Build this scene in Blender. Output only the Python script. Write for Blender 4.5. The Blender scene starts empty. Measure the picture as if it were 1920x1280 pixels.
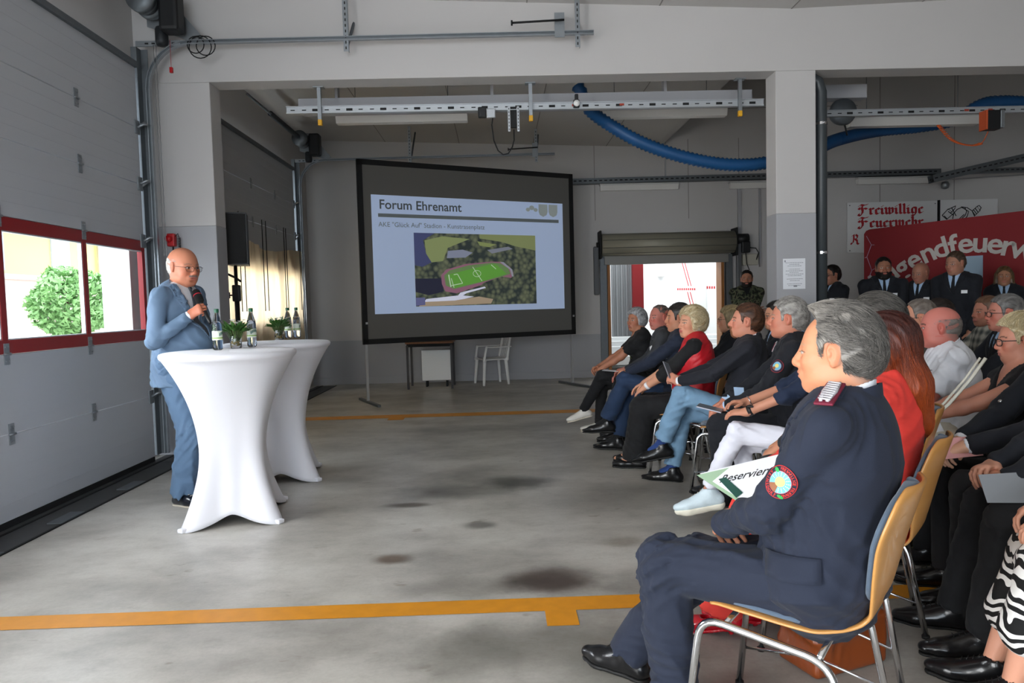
import bpy, math, random
import numpy as np
from mathutils import Vector, Matrix, noise as mnoise

# ------------------------------------------------------------------ camera
scene = bpy.context.scene
FPX, CAMH = 1330.0, 1.36
_yaw, _pit, _rol = 0.019, 0.053, 0.026
_f = Vector((math.sin(_yaw)*math.cos(_pit), math.cos(_yaw)*math.cos(_pit), -math.sin(_pit)))
_r0 = Vector((math.cos(_yaw), -math.sin(_yaw), 0))
_u0 = _r0.cross(_f)
_r = _r0*math.cos(_rol) - _u0*math.sin(_rol)
_u = _u0*math.cos(_rol) + _r0*math.sin(_rol)
cd = bpy.data.cameras.new('camera'); cam = bpy.data.objects.new('camera', cd)
scene.collection.objects.link(cam)
cam.matrix_world = Matrix(((_r.x, _u.x, -_f.x, 0), (_r.y, _u.y, -_f.y, 0), (_r.z, _u.z, -_f.z, CAMH), (0, 0, 0, 1)))
cd.sensor_width = 36.0; cd.lens = 36.0*FPX/1920.0; cd.clip_start = 0.05; cd.clip_end = 200
scene.camera = cam

# ------------------------------------------------------------------ light
scene.view_settings.view_transform = 'Standard'
try: scene.view_settings.look = 'None'
except Exception: pass
scene.view_settings.gamma = 1.0
scene.view_settings.use_curve_mapping = False
scene.view_settings.exposure = 0.12

w = bpy.data.worlds.new('sky'); scene.world = w; w.use_nodes = True
bg = w.node_tree.nodes['Background']
bg.inputs[0].default_value = (0.80, 0.90, 1.0, 1); bg.inputs[1].default_value = 5.5

def area(name, loc, rot, sx, sy, power, col=(1, 1, 1), spread=180):
    l = bpy.data.lights.new(name, 'AREA'); l.shape = 'RECTANGLE'; l.size = sx; l.size_y = sy
    l.energy = power; l.color = col; l.spread = math.radians(spread)
    o = bpy.data.objects.new(name, l); scene.collection.objects.link(o)
    o.location = loc; o.rotation_euler = rot
    return o
PI = math.pi
# daylight through the open vehicle gate behind the camera
area('gate_daylight', (-0.8, -4.6, 1.6), (PI/2, 0, 0), 4.4, 2.8, 84, (0.86, 0.93, 1.0))
# daylight through the open gate of the bay left of the camera
area('side_gate_daylight', (-3.3, -1.2, 1.5), (0, -PI/2, 0), 2.7, 3.2, 270, (1.0, 0.975, 0.94))
# daylight through the glazing of the first gate
area('window_daylight', (-3.33, 3.4, 1.56), (0, -PI/2, 0), 0.8, 2.0, 55, (0.97, 0.98, 1.0))
# warm sun outside the second gate, falls on the cloth hung inside its glazing
area('second_window_daylight', (-3.55, 9.2, 1.56), (0, -PI/2, 0), 0.85, 4.0, 26, (1.0, 0.86, 0.62))
# ceiling tubes of the room behind the roller shutter
area('hall_light', (3.4, 15.0, 3.0), (0, 0, 0), 4.0, 3.0, 190, (0.95, 0.98, 1.0))

# ------------------------------------------------------------------ helpers
COL = scene.collection
def tag(o, label=None, cat=None, group=None, kind=None):
    if label: o['label'] = label
    if cat: o['category'] = cat
    if group: o['group'] = group
    if kind: o['kind'] = kind
    return o
def empty(name, loc=(0, 0, 0), rz=0.0):
    o = bpy.data.objects.new(name, None); COL.objects.link(o)
    o.empty_display_size = 0.1
    o.location = loc; o.rotation_euler = (0, 0, rz); return o
def thing(name, label, cat, loc=(0, 0, 0), rz=0.0, group=None):
    return tag(empty(name, loc, rz), label, cat, group)
def link(name, me, m, parent=None, label=None):
    o = bpy.data.objects.new(name, me); COL.objects.link(o)
    if m is not None:
        for mm in (m if isinstance(m, (list, tuple)) else [m]): me.materials.append(mm)
    if parent is not None: o.parent = parent
    if label: o['label'] = label
    return o
def copy_tree(o, parent=None):
    c = o.copy(); COL.objects.link(c)
    if parent is not None: c.parent = parent
    for ch in list(o.children): copy_tree(ch, c)
    return c

def V(*a): return np.array(a, dtype=float)
def nrm(v):
    v = np.asarray(v, float); return v/(np.linalg.norm(v)+1e-12)

class MB:
    """collects simple geometry for ONE mesh object"""
    def __init__(s): s.v = []; s.f = []; s.sm = []; s.mi = []; s.cur = 0
    def add(s, vs, fs, smooth=False):
        n = len(s.v); s.v += [tuple(map(float, q)) for q in vs]
        for f in fs:
            s.f.append([n+i for i in f]); s.sm.append(smooth); s.mi.append(s.cur)
        return s
    def box(s, c, d, rot=None, bev=0.0):
        hx, hy, hz = d[0]/2, d[1]/2, d[2]/2
        if bev <= 0:
            vs = [(x, y, z) for z in (-hz, hz) for y in (-hy, hy) for x in (-hx, hx)]
            fs = [(0, 2, 3, 1), (4, 5, 7, 6), (0, 1, 5, 4), (2, 6, 7, 3), (0, 4, 6, 2), (1, 3, 7, 5)]
        else:
            b = min(bev, hx*.99, hy*.99, hz*.99)
            # rounded outline in xy with bevelled top and bottom
            def ring(z, ins):
                pts = []
                for (sx, sy, a0) in ((1, 1, 0), (-1, 1, 90), (-1, -1, 180), (1, -1, 270)):
                    for k in range(3):
                        a = math.radians(a0+45*k); rr = max(b-ins, 1e-5)
                        pts.append((sx*(hx-b)+rr*math.cos(a), sy*(hy-b)+rr*math.sin(a), z))
                return pts
            R = [ring(-hz, b), ring(-hz+b*.3, b*.3), ring(-hz+b, 0), ring(hz-b, 0), ring(hz-b*.3, b*.3), ring(hz, b)]
            vs = [p for r in R for p in r]; n = 12; fs = []
            for i in range(5):
                for k in range(n): fs.append((i*n+k, i*n+(k+1) % n, (i+1)*n+(k+1) % n, (i+1)*n+k))
            fs.append(tuple(range(n-1, -1, -1))); fs.append(tuple(range(5*n, 6*n)))
        if rot is not None:
            vs = [tuple(rot @ Vector(q)) for q in vs]
        vs = [(q[0]+c[0], q[1]+c[1], q[2]+c[2]) for q in vs]
        return s.add(vs, fs)
    def tube(s, pts, r, n=8, close=False, cap=True, smooth=True, flat=None):
        P = [Vector(p) for p in pts]; m = len(P)
        rs = r if isinstance(r, (list, tuple)) else [r]*m
        vs = []; up = None
        for i, p in enumerate(P):
            if close: t = (P[(i+1) % m]-P[i-1])
            else: t = (P[min(i+1, m-1)]-P[max(i-1, 0)])
            if t.length < 1e-9: t = Vector((0, 0, 1))
            t.normalize()
            if up is None:
                up = Vector((0, 0, 1)) if abs(t.z) < .9 else Vector((1, 0, 0))
            a = up - t*up.dot(t)
            if a.length < 1e-6: a = t.orthogonal()
            a.normalize(); b = t.cross(a); up = a
            for k in range(n):
                an = 2*PI*k/n
                ca, sa = math.cos(an)*rs[i], math.sin(an)*rs[i]*(flat if flat else 1)
                vs.append(tuple(p + a*ca + b*sa))
        fs = []
        for i in range(m if close else m-1):
            j = (i+1) % m
            for k in range(n): fs.append((i*n+k, i*n+(k+1) % n, j*n+(k+1) % n, j*n+k))
        if cap and not close:
            fs.append(tuple(range(n-1, -1, -1))); fs.append(tuple(range((m-1)*n, m*n)))
        return s.add(vs, fs, smooth)
    def lathe(s, prof, c=(0, 0, 0), n=24, smooth=True, cap=True):
        vs = []; 
        for (r, z) in prof:
            for k in range(n):
                a = 2*PI*k/n; vs.append((c[0]+r*math.cos(a), c[1]+r*math.sin(a), c[2]+z))
        fs = []; m = len(prof)
        for i in range(m-1):
            for k in range(n): fs.append((i*n+k, i*n+(k+1) % n, (i+1)*n+(k+1) % n, (i+1)*n+k))
        if cap:
            fs.append(tuple(range(n-1, -1, -1))); fs.append(tuple(range((m-1)*n, m*n)))
        return s.add(vs, fs, smooth)
    def prism(s, poly, ax, c0, c1):
        """extrude 2D polygon (list of (u,v)) along axis ax ('x','y','z') from c0 to c1"""
        def P(u, v, c): return {'x': (c, u, v), 'y': (u, c, v), 'z': (u, v, c)}[ax]
        n = len(poly)
        vs = [P(u, v, c0) for u, v in poly]+[P(u, v, c1) for u, v in poly]
        fs = [tuple(range(n-1, -1, -1)), tuple(range(n, 2*n))]
        for k in range(n): fs.append((k, (k+1) % n, n+(k+1) % n, n+k))
        return s.add(vs, fs)
    def grid(s, P, smooth=True, closeu=False):
        """P[i][j] -> points"""
        m, n = len(P), len(P[0])
        vs = [q for row in P for q in row]; fs = []
        for i in range(m if closeu else m-1):
            for j in range(n-1):
                a, b = i, (i+1) % m
                fs.append((a*n+j, a*n+j+1, b*n+j+1, b*n+j))
        return s.add(vs, fs, smooth)
    def build(s, name, m, parent=None, label=None):
        me = bpy.data.meshes.new(name); me.from_pydata(s.v, [], s.f); me.update()
        me.polygons.foreach_set('use_smooth', s.sm)
        if isinstance(m, (list, tuple)): me.polygons.foreach_set('material_index', s.mi)
        import bmesh
        b = bmesh.new(); b.from_mesh(me); bmesh.ops.recalc_face_normals(b, faces=b.faces); b.to_mesh(me); b.free()
        return link(name, me, m, parent, label)

def npmesh(name, vs, fs, m, parent=None, col=None, smooth=True, label=None):
    """fast mesh from numpy arrays (quads or tris in one array)"""
    me = bpy.data.meshes.new(name)
    nv, nf, k = len(vs), len(fs), fs.shape[1]
    me.vertices.add(nv); me.vertices.foreach_set('co', np.ascontiguousarray(vs, dtype=np.float32).ravel())
    me.loops.add(nf*k); me.loops.foreach_set('vertex_index', np.ascontiguousarray(fs, dtype=np.int32).ravel())
    me.polygons.add(nf); me.polygons.foreach_set('loop_start', np.arange(0, nf*k, k, dtype=np.int32))
    me.polygons.foreach_set('use_smooth', np.full(nf, smooth))
    me.update(calc_edges=True)
    if col is not None:
        at = me.color_attributes.new('Col', 'FLOAT_COLOR', 'POINT')
        c4 = np.ones((nv, 4), np.float32); c4[:, :3] = col
        at.data.foreach_set('color', c4.ravel())
    return link(name, me, m, parent, label)

# ------------------------------------------------------------------ materials
def lin(c):
    if isinstance(c, str):
        c = [int(c[i:i+2], 16)/255 for i in (0, 2, 4)]
        c = [x/12.92 if x <= .04045 else ((x+.055)/1.055)**2.4 for x in c]
    return (c[0], c[1], c[2])
_mc = {}
def mat(name, col, rough=.6, metal=0.0, bump=0.0, bscale=60, var=0.0, vscale=6, spec=.5, emit=0, sheen=0, coat=0, trans=0, ior=1.45, tex='noise', stretch=None):
    if name in _mc: return _mc[name]
    m = bpy.data.materials.new(name); m.use_nodes = True; nt = m.node_tree; N = nt.nodes; L = nt.links
    b = N['Principled BSDF']; c = lin(col)
    b.inputs['Base Color'].default_value = (*c, 1); b.inputs['Roughness'].default_value = rough
    b.inputs['Metallic'].default_value = metal; b.inputs['Specular IOR Level'].default_value = spec
    b.inputs['IOR'].default_value = ior
    if sheen: b.inputs['Sheen Weight'].default_value = sheen
    if coat: b.inputs['Coat Weight'].default_value = coat
    if trans: b.inputs['Transmission Weight'].default_value = trans
    if emit: b.inputs['Emission Color'].default_value = (*c, 1); b.inputs['Emission Strength'].default_value = emit
    if var or bump:
        tc = N.new('ShaderNodeTexCoord'); src = tc.outputs['Object']
        if stretch:
            mp = N.new('ShaderNodeMapping'); mp.inputs['Scale'].default_value = stretch
            L.new(src, mp.inputs[0]); src = mp.outputs[0]
    if var:
        n = N.new('ShaderNodeTexNoise'); n.inputs['Scale'].default_value = vscale; n.inputs['Detail'].default_value = 6
        L.new(src, n.inputs['Vector'])
        mx = N.new('ShaderNodeMix'); mx.data_type = 'RGBA'
        mx.inputs[6].default_value = (*[x*(1-var) for x in c], 1); mx.inputs[7].default_value = (*[min(1, x*(1+var)) for x in c], 1)
        L.new(n.outputs[0], mx.inputs[0]); L.new(mx.outputs[2], b.inputs['Base Color'])
    if bump:
        n = N.new('ShaderNodeTexNoise'); n.inputs['Scale'].default_value = bscale; n.inputs['Detail'].default_value = 4
        L.new(src, n.inputs['Vector'])
        bp = N.new('ShaderNodeBump'); bp.inputs['Strength'].default_value = bump; bp.inputs['Distance'].default_value = .004
        L.new(n.outputs[0], bp.inputs['Height']); L.new(bp.outputs[0], b.inputs['Normal'])
    _mc[name] = m; return m
def attr_mat(name, rough=.5, sss=0.0, bump=0.0, bscale=300, spec=.4, sheen=0):
    if name in _mc: return _mc[name]
    m = mat(name, (1, 1, 1), rough, bump=bump, bscale=bscale, spec=spec, sheen=sheen); nt = m.node_tree
    a = nt.nodes.new('ShaderNodeVertexColor'); a.layer_name = 'Col'
    b = nt.nodes['Principled BSDF']; nt.links.new(a.outputs[0], b.inputs['Base Color'])
    if sss:
        b.inputs['Subsurface Weight'].default_value = sss; b.inputs['Subsurface Radius'].default_value = (.010, .004, .002)
        b.inputs['Subsurface Scale'].default_value = 1.0
    return m

# text -> mesh (built-in font), in local xz plane facing -y by default
def text_mesh(txt, size, extr=0.0, bold=0.0, align='LEFT', sx=1.0, spacing=1.0):
    cu = bpy.data.curves.new('t', 'FONT'); cu.body = txt; cu.size = size; cu.extrude = extr; cu.offset = bold
    cu.align_x = align; cu.space_character = spacing; cu.resolution_u = 3
    o = bpy.data.objects.new('t', cu); COL.objects.link(o)
    bpy.context.view_layer.update()
    me = bpy.data.meshes.new_from_object(o.evaluated_get(bpy.context.evaluated_depsgraph_get()))
    bpy.data.objects.remove(o); bpy.data.curves.remove(cu)
    me.materials.clear()
    vs = [(v.co.x*sx, v.co.y, v.co.z) for v in me.vertices]; fs = [tuple(p.vertices) for p in me.polygons]
    bpy.data.meshes.remove(me)
    return vs, fs
def add_text(mb, txt, size, origin, right=(1, 0, 0), up=(0, 0, 1), **k):
    vs, fs = text_mesh(txt, size, **k)
    o, r, u = Vector(origin), Vector(right).normalized(), Vector(up).normalized(); n = r.cross(u)
    mb.add([tuple(o+r*x+u*y+n*z) for x, y, z in vs], fs)
    return mb
# ------------------------------------------------------------------ implicit surfaces
def smin(a, b, k):
    if k <= 0: return np.minimum(a, b)
    h = np.clip(.5+.5*(b-a)/k, 0, 1)
    return b*(1-h)+a*h-k*h*(1-h)
def smax(a, b, k): return -smin(-a, -b, k)
class Fld:
    def __init__(s): s.p = []
    def rc(s, a, b, r1, r2, k=.02, n=None, fl=1.0, op='+'):
        """tapered capsule; n, fl: squash to fl times along n"""
        a, b = np.asarray(a, float), np.asarray(b, float); m = max(r1, r2)*max(1, fl)
        s.p.append(('rc', a, b, r1, r2, k, None if n is None else nrm(n), fl, op, np.minimum(a, b)-m, np.maximum(a, b)+m)); return s
    def el(s, c, r, k=.02, R=None, op='+'):
        c = np.asarray(c, float); r = np.asarray(r, float); m = r.max() if R is not None else r
        s.p.append(('el', c, r, R, 0, k, None, 1, op, c-m, c+m)); return s
    def bx(s, c, h, k=.01, R=None, rd=.005, op='+'):
        c = np.asarray(c, float); h = np.asarray(h, float); m = np.linalg.norm(h) if R is not None else h
        s.p.append(('bx', c, h, R, rd, k, None, 1, op, c-m, c+m)); return s
    @staticmethod
    def ev(p, X, Y, Z):
        t = p[0]
        if t == 'rc':
            _, a, b, r1, r2, k, n, fl = p[:8]
            ba = b-a; bb = max(ba@ba, 1e-12); x, y, z = X-a[0], Y-a[1], Z-a[2]
            h = np.clip((x*ba[0]+y*ba[1]+z*ba[2])/bb, 0, 1)
            x = x-h*ba[0]; y = y-h*ba[1]; z = z-h*ba[2]
            q = x*x+y*y+z*z
            if n is not None:
                qn = x*n[0]+y*n[1]+z*n[2]; q = q+qn*qn*(1/fl**2-1)
                return (np.sqrt(np.maximum(q, 0))-(r1+(r2-r1)*h))*min(1, (1+fl)/2)
            return np.sqrt(q)-(r1+(r2-r1)*h)
        c = p[1]; x, y, z = X-c[0], Y-c[1], Z-c[2]; R = p[3]
        if R is not None:
            x, y, z = (R[0, 0]*x+R[1, 0]*y+R[2, 0]*z, R[0, 1]*x+R[1, 1]*y+R[2, 1]*z, R[0, 2]*x+R[1, 2]*y+R[2, 2]*z)
        if t == 'el':
            r = p[2]; k0 = np.sqrt((x/r[0])**2+(y/r[1])**2+(z/r[2])**2); k1 = np.sqrt((x/r[0]**2)**2+(y/r[1]**2)**2+(z/r[2]**2)**2)
            return k0*(k0-1)/np.maximum(k1, 1e-6)
        h, rd = p[2], p[4]
        qx, qy, qz = np.abs(x)-h[0]+rd, np.abs(y)-h[1]+rd, np.abs(z)-h[2]+rd
        return np.sqrt(np.maximum(qx, 0)**2+np.maximum(qy, 0)**2+np.maximum(qz, 0)**2)+np.minimum(np.maximum(qx, np.maximum(qy, qz)), 0)-rd
    def at(s, P):
        """evaluate at points (n,3)"""
        X, Y, Z = P[:, 0], P[:, 1], P[:, 2]; d = np.full(len(P), .5)
        for p in s.p:
            e = s.ev(p, X, Y, Z)
            d = smin(d, e, p[5]) if p[8] == '+' else smax(d, -e, p[5])
        return d
    def grid(s, lo, hi, v):
        lo = np.asarray(lo, float); n = np.maximum(np.ceil((np.asarray(hi)-lo)/v).astype(int)+1, 4)
        ax = [(lo[i]+v*np.arange(n[i])).astype(np.float32) for i in range(3)]
        D = np.full(n, .06, np.float32)
        for p in s.p:
            mg = p[5]+3*v if p[8] == '+' else p[5]+v
            i0 = np.clip(np.floor((p[9]-mg-lo)/v).astype(int), 0, n); i1 = np.clip(np.ceil((p[10]+mg-lo)/v).astype(int)+1, 0, n)
            if (i1 <= i0).any(): continue
            sl = tuple(slice(i0[i], i1[i]) for i in range(3))
            X, Y, Z = ax[0][sl[0]][:, None, None], ax[1][sl[1]][None, :, None], ax[2][sl[2]][None, None, :]
            e = s.ev(p, X, Y, Z)
            D[sl] = smin(D[sl], e, p[5]) if p[8] == '+' else smax(D[sl], -e, p[5])
        return ax, D
    def bounds(s, m=.03):
        q = [p for p in s.p if p[8] == '+']
        return np.min([p[9] for p in q], 0)-m, np.max([p[10] for p in q], 0)+m
    def mesh(s, v, post=None, lo=None, hi=None):
        if lo is None: lo, hi = s.bounds(3*v+.005)
        ax, D = s.grid(lo, hi, v)
        if post is not None:
            D = post(ax[0][:, None, None], ax[1][None, :, None], ax[2][None, None, :], D)
        return surfnet(ax, D, v)
def surfnet(ax, D, v):
    D = D.copy()
    D[0], D[-1] = .05, .05; D[:, 0], D[:, -1] = .05, .05; D[:, :, 0], D[:, :, -1] = .05, .05
    I = D < 0
    c = np.zeros(tuple(k-1 for k in D.shape), np.int8)
    for dx in (0, 1):
        for dy in (0, 1):
            for dz in (0, 1):
                c += I[dx:D.shape[0]-1+dx, dy:D.shape[1]-1+dy, dz:D.shape[2]-1+dz]
    ci = np.argwhere((c > 0) & (c < 8))
    if len(ci) == 0: return np.zeros((0, 3)), np.zeros((0, 4), int)
    idx = np.full(c.shape, -1, np.int32); idx[ci[:, 0], ci[:, 1], ci[:, 2]] = np.arange(len(ci))
    S = np.zeros((len(ci), 3)); W = np.zeros(len(ci))
    cv = {}
    for a in (0, 1):
        for b in (0, 1):
            for g in (0, 1): cv[a, b, g] = D[ci[:, 0]+a, ci[:, 1]+b, ci[:, 2]+g].astype(float)
    for (a, da) in cv.items():
        for q in range(3):
            if a[q] == 0:
                b = list(a); b[q] = 1; db = cv[tuple(b)]
                m = (da < 0) != (db < 0)
                t = np.where(m, da/np.where(m, da-db, 1), 0)
                for w in range(3): S[:, w] += np.where(m, a[w]+(t if w == q else 0), 0)
                W += m
    P = (ci+S/W[:, None])*v+np.array([ax[0][0], ax[1][0], ax[2][0]])
    Q = []
    for q in range(3):
        A = I[tuple(slice(0, -1) if w == q else slice(None) for w in range(3))]
        B = I[tuple(slice(1, None) if w == q else slice(None) for w in range(3))]
        e = np.argwhere(A != B)
        u, w_ = [(1, 2), (2, 0), (0, 1)][q]
        ok = (e[:, u] > 0) & (e[:, w_] > 0) & (e[:, u] < D.shape[u]-1) & (e[:, w_] < D.shape[w_]-1); e = e[ok]
        fl = A[e[:, 0], e[:, 1], e[:, 2]]
        def g(du, dw):
            k = e.copy(); k[:, u] += du; k[:, w_] += dw; return idx[k[:, 0], k[:, 1], k[:, 2]]
        f = np.stack([g(-1, -1), g(0, -1), g(0, 0), g(-1, 0)], 1)
        f[~fl] = f[~fl][:, ::-1]; Q.append(f)
    Q = np.concatenate(Q); Q = Q[(Q >= 0).all(1)]
    return P, Q
def relax(P, Q, it=1, lam=.5):
    n = len(P)
    for _ in range(it):
        S = np.zeros_like(P); W = np.zeros(n)
        for a, b in ((0, 1), (1, 2), (2, 3), (3, 0)):
            np.add.at(S, Q[:, a], P[Q[:, b]]); np.add.at(W, Q[:, a], 1)
            np.add.at(S, Q[:, b], P[Q[:, a]]); np.add.at(W, Q[:, b], 1)
        P = P+lam*(S/np.maximum(W, 1)[:, None]-P)
    return P
def cat(parts):
    vs, fs, n = [], [], 0
    for P, Q in parts:
        vs.append(P); fs.append(Q+n); n += len(P)
    return np.concatenate(vs), np.concatenate(fs)
def folds(seed, amp, sc=1.0, ridge=.6):
    """cloth wrinkles: patches of warped ridges"""
    r = np.random.RandomState(seed); A = []
    for i in range(5):
        A.append((nrm(r.normal(size=3)*np.array([1, 1, 1.3]))*(34+22*i)*sc, nrm(r.normal(size=3))*(11+5*i)*sc, nrm(r.normal(size=3))*(9+3*i)*sc, r.rand(3)*6, 1/(1+.7*i)))
    def f(X, Y, Z):
        t = 0
        for w_, u, m, ph, a in A:
            s_ = np.sin(w_[0]*X+w_[1]*Y+w_[2]*Z+ph[0]+1.6*np.sin(u[0]*X+u[1]*Y+u[2]*Z+ph[1]))
            k = np.clip(.45+.9*np.sin(m[0]*X+m[1]*Y+m[2]*Z+ph[2]+np.sin(u[1]*X+u[2]*Y-u[0]*Z)), 0, 1)
            t = t+a*k*((1-np.abs(s_))*-1.3*ridge-s_*(1-ridge)*.6+.35*ridge)
        return amp*t*1.25
    return f
# ------------------------------------------------------------------ people
def R3(yaw=0, pitch=0, roll=0):
    y, p, r = math.radians(yaw), math.radians(pitch), math.radians(roll)
    Rz = np.array([[math.cos(y), -math.sin(y), 0], [math.sin(y), math.cos(y), 0], [0, 0, 1]])
    Ry = np.array([[math.cos(p), 0, math.sin(p)], [0, 1, 0], [-math.sin(p), 0, math.cos(p)]])
    Rx = np.array([[1, 0, 0], [0, math.cos(r), -math.sin(r)], [0, math.sin(r), math.cos(r)]])
    return Rz@Ry@Rx
def ik(a, b, l1, l2, pole):
    """joint between a and b; pole = direction the joint bulges to. returns joint, reachable b"""
    a, b = np.asarray(a, float), np.asarray(b, float); d = b-a; L = np.linalg.norm(d)
    if L > (l1+l2)*.995: b = a+d/L*(l1+l2)*.995; d = b-a; L = np.linalg.norm(d)
    x = (l1*l1-l2*l2+L*L)/(2*L); h = math.sqrt(max(l1*l1-x*x, 0)); u = d/L
    p = np.asarray(pole, float); p = nrm(p-u*(p@u)); return a+u*x+p*h, b
def head_prims(F, C, R, s, o):
    def T(x, y, z): return C+R@(V(x, y, z)*s)
    def E(c, r, k=.015, op='+', Rl=None): F.el(T(*c), V(*r)*s, k*s, R if Rl is None else R@Rl, op)
    def K(a, b, r1, r2, k=.012, op='+'): F.rc(T(*a), T(*b), r1*s, r2*s, k*s, op=op)
    j = o.get('jaw', 1.0); fat = o.get('fat', 0)
    E((-.014, 0, .032), (.098, .077, .086)); E((-.03, 0, -.005), (.075, .068, .07), .03)
    E((.032, 0, -.025), (.060, .060+fat*.3, .085), .03)
    E((.030, 0, -.070), (.052, .052*j+fat*.5, .038), .03)
    K((.066, -.010*j, -.094), (.066, .010*j, -.094), .019, .019, .025)
    E((-.0, 0, -.07), (.06, .052*j+fat, .03+fat*.6), .035)
    for y in (-1, 1):
        E((.058, y*.040, -.026), (.024, .022, .024), .02)
        K((.074, y*.012, .020), (.058, y*.046, .018), .011, .009, .014)
        E((.094, y*.032, .001), (.018, .017, .0125), .010, '-')
        E((.0725, y*.0315, .0005), (.0145, .0150, .0125), .003)
        K((.0835, y*.018, .0075), (.070, y*.047, .0055), .0035, .0032, .004)
        # ear
        E((-.006, y*.077, -.002), (.018, .0085, .031), .006, '+', R3(-y*-18, 12))
        E((-.001, y*.0865, .000), (.0095, .0060, .018), .004, '-')
        E((.004, y*.080, .000), (.006, .0055, .010), .003)
        E((-.003, y*.077, -.027), (.008, .006, .009), .005)
    ns = o.get('nose', 1.0)
    K((.085, 0, .012), (.091+.011*ns, 0, -.024), .0088, .0120*ns, .013)
    E((.0925+.010*ns, 0, -.031), (.0125*ns, .0150*ns, .0115*ns), .008)
    for y in (-1, 1):
        E((.093, y*.013*ns, -.0345), (.012, .0080, .0088), .006)
        E((.099, y*.0075, -.042), (.006, .0034, .0035), .002, '-')
    E((.082, 0, -.060), (.016, .032, .022), .014)
    E((.0925, 0, -.0565), (.0105, .022, .0062), .004)
    E((.0905, 0, -.0685), (.0105, .019, .0070), .004)
    E((.103, 0, -.0625), (.012, .023, .0016 if not o.get('mouth') else .005), .003, '-')
    E((.094, 0, -.081), (.010, .020, .005), .008, '-')
def head_paint(P, C, R, s, o, hairf=None):
    q = (P-C)@R/s; x, y, z = q[:, 0], q[:, 1], q[:, 2]; ay = np.abs(y)
    base = np.array(lin(o.get('skin', 'd9a88c'))); c = np.tile(base, (len(P), 1))
    def mix(m, col):
        nonlocal c
        m = np.clip(m, 0, 1)[:, None]; c = c*(1-m)+np.array(col)*m
    def g(cx, cy, cz, r): return np.exp(-((x-cx)**2+(ay-cy)**2+(z-cz)**2)/r**2)
    red = base*np.array([1.0, .62, .58]); fl = o.get('flush', .5)
    mix(fl*g(.075, .04, -.03, .028), red); mix(fl*g(.11, 0, -.028, .02), red); mix(fl*.8*((ay > .074) & (np.abs(z) < .05)), red)
    mix(.6*g(.09, .032, -.014, .010), base*.72)
    hd = (np.abs(x) < .2) & (ay < .12) & (np.abs(z) < .2)
    if o.get('beard'):
        bc = lin(o['beard']); bm = np.clip((.012-(z+.04)-.35*np.maximum(x-.05, 0))/.012, 0, 1)*(x > -.012+.3*(-z-.04))*(z > -.135)*hd
        bm = bm*np.clip((ay+.03-(x-.062))/.03, 0, 1) if o.get('goatee') is None else bm*(ay < .030)*(x > .05)
        bm = np.maximum(bm*(z < -.045), ((z < -.044) & (z > -.056) & (ay < .030) & (x > .07))*1.0)
        mix(o.get('beardd', .85)*bm, bc)
    if o.get('stash'):
        mix(.9*((z < -.043) & (z > -.0555) & (ay < .031) & (x > .07)), lin(o['stash']))
    lip = (x > .072) & (((ay/.026)**2+((z+.0625)/(.011))**2) < 1)
    mix(.75*lip, lin(o.get('lips', 'b0665c')))
    e2 = ((ay-.032)/.0140)**2+((z-.0005)/.0047)**2
    fr = (x > .052) & (ay < .055)
    mix(.75*((e2 > .8) & (e2 < 2.1) & (z > .000) & fr), (.03, .02, .018))
    mix(1.0*((e2 < 1.0) & fr), (.40, .36, .33))
    r2 = (ay-.032)**2+(z-.001)**2
    mix(1.0*((r2 < .0056**2) & (e2 < 1.15) & fr), lin(o.get('iris', '4a3a2c')))
    mix(1.0*((r2 < .0028**2) & fr), (.01, .01, .01))
    bz = .0215+.10*(.034-np.abs(ay-.034))-.12*np.maximum(ay-.034, 0)
    bw = .0036
    mix(o.get('browd', .8)*((np.abs(z-bz) < bw) & (ay > .013) & (ay < .052) & (x > .045)), lin(o.get('brow', '4a3a30')))
    if o.get('scalp'):
        sm = np.clip((.055-z)/.02, 0, 1)*np.clip((.02-x)/.02, 0, 1)*(z > -.08)*hd*(ay < .079)
        sm = sm*np.clip((z+.02+1.2*(-.0-x))/.03, 0, 1)
        mix(o.get('scalpd', .5)*sm, lin(o['scalp']))
    return c

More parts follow.
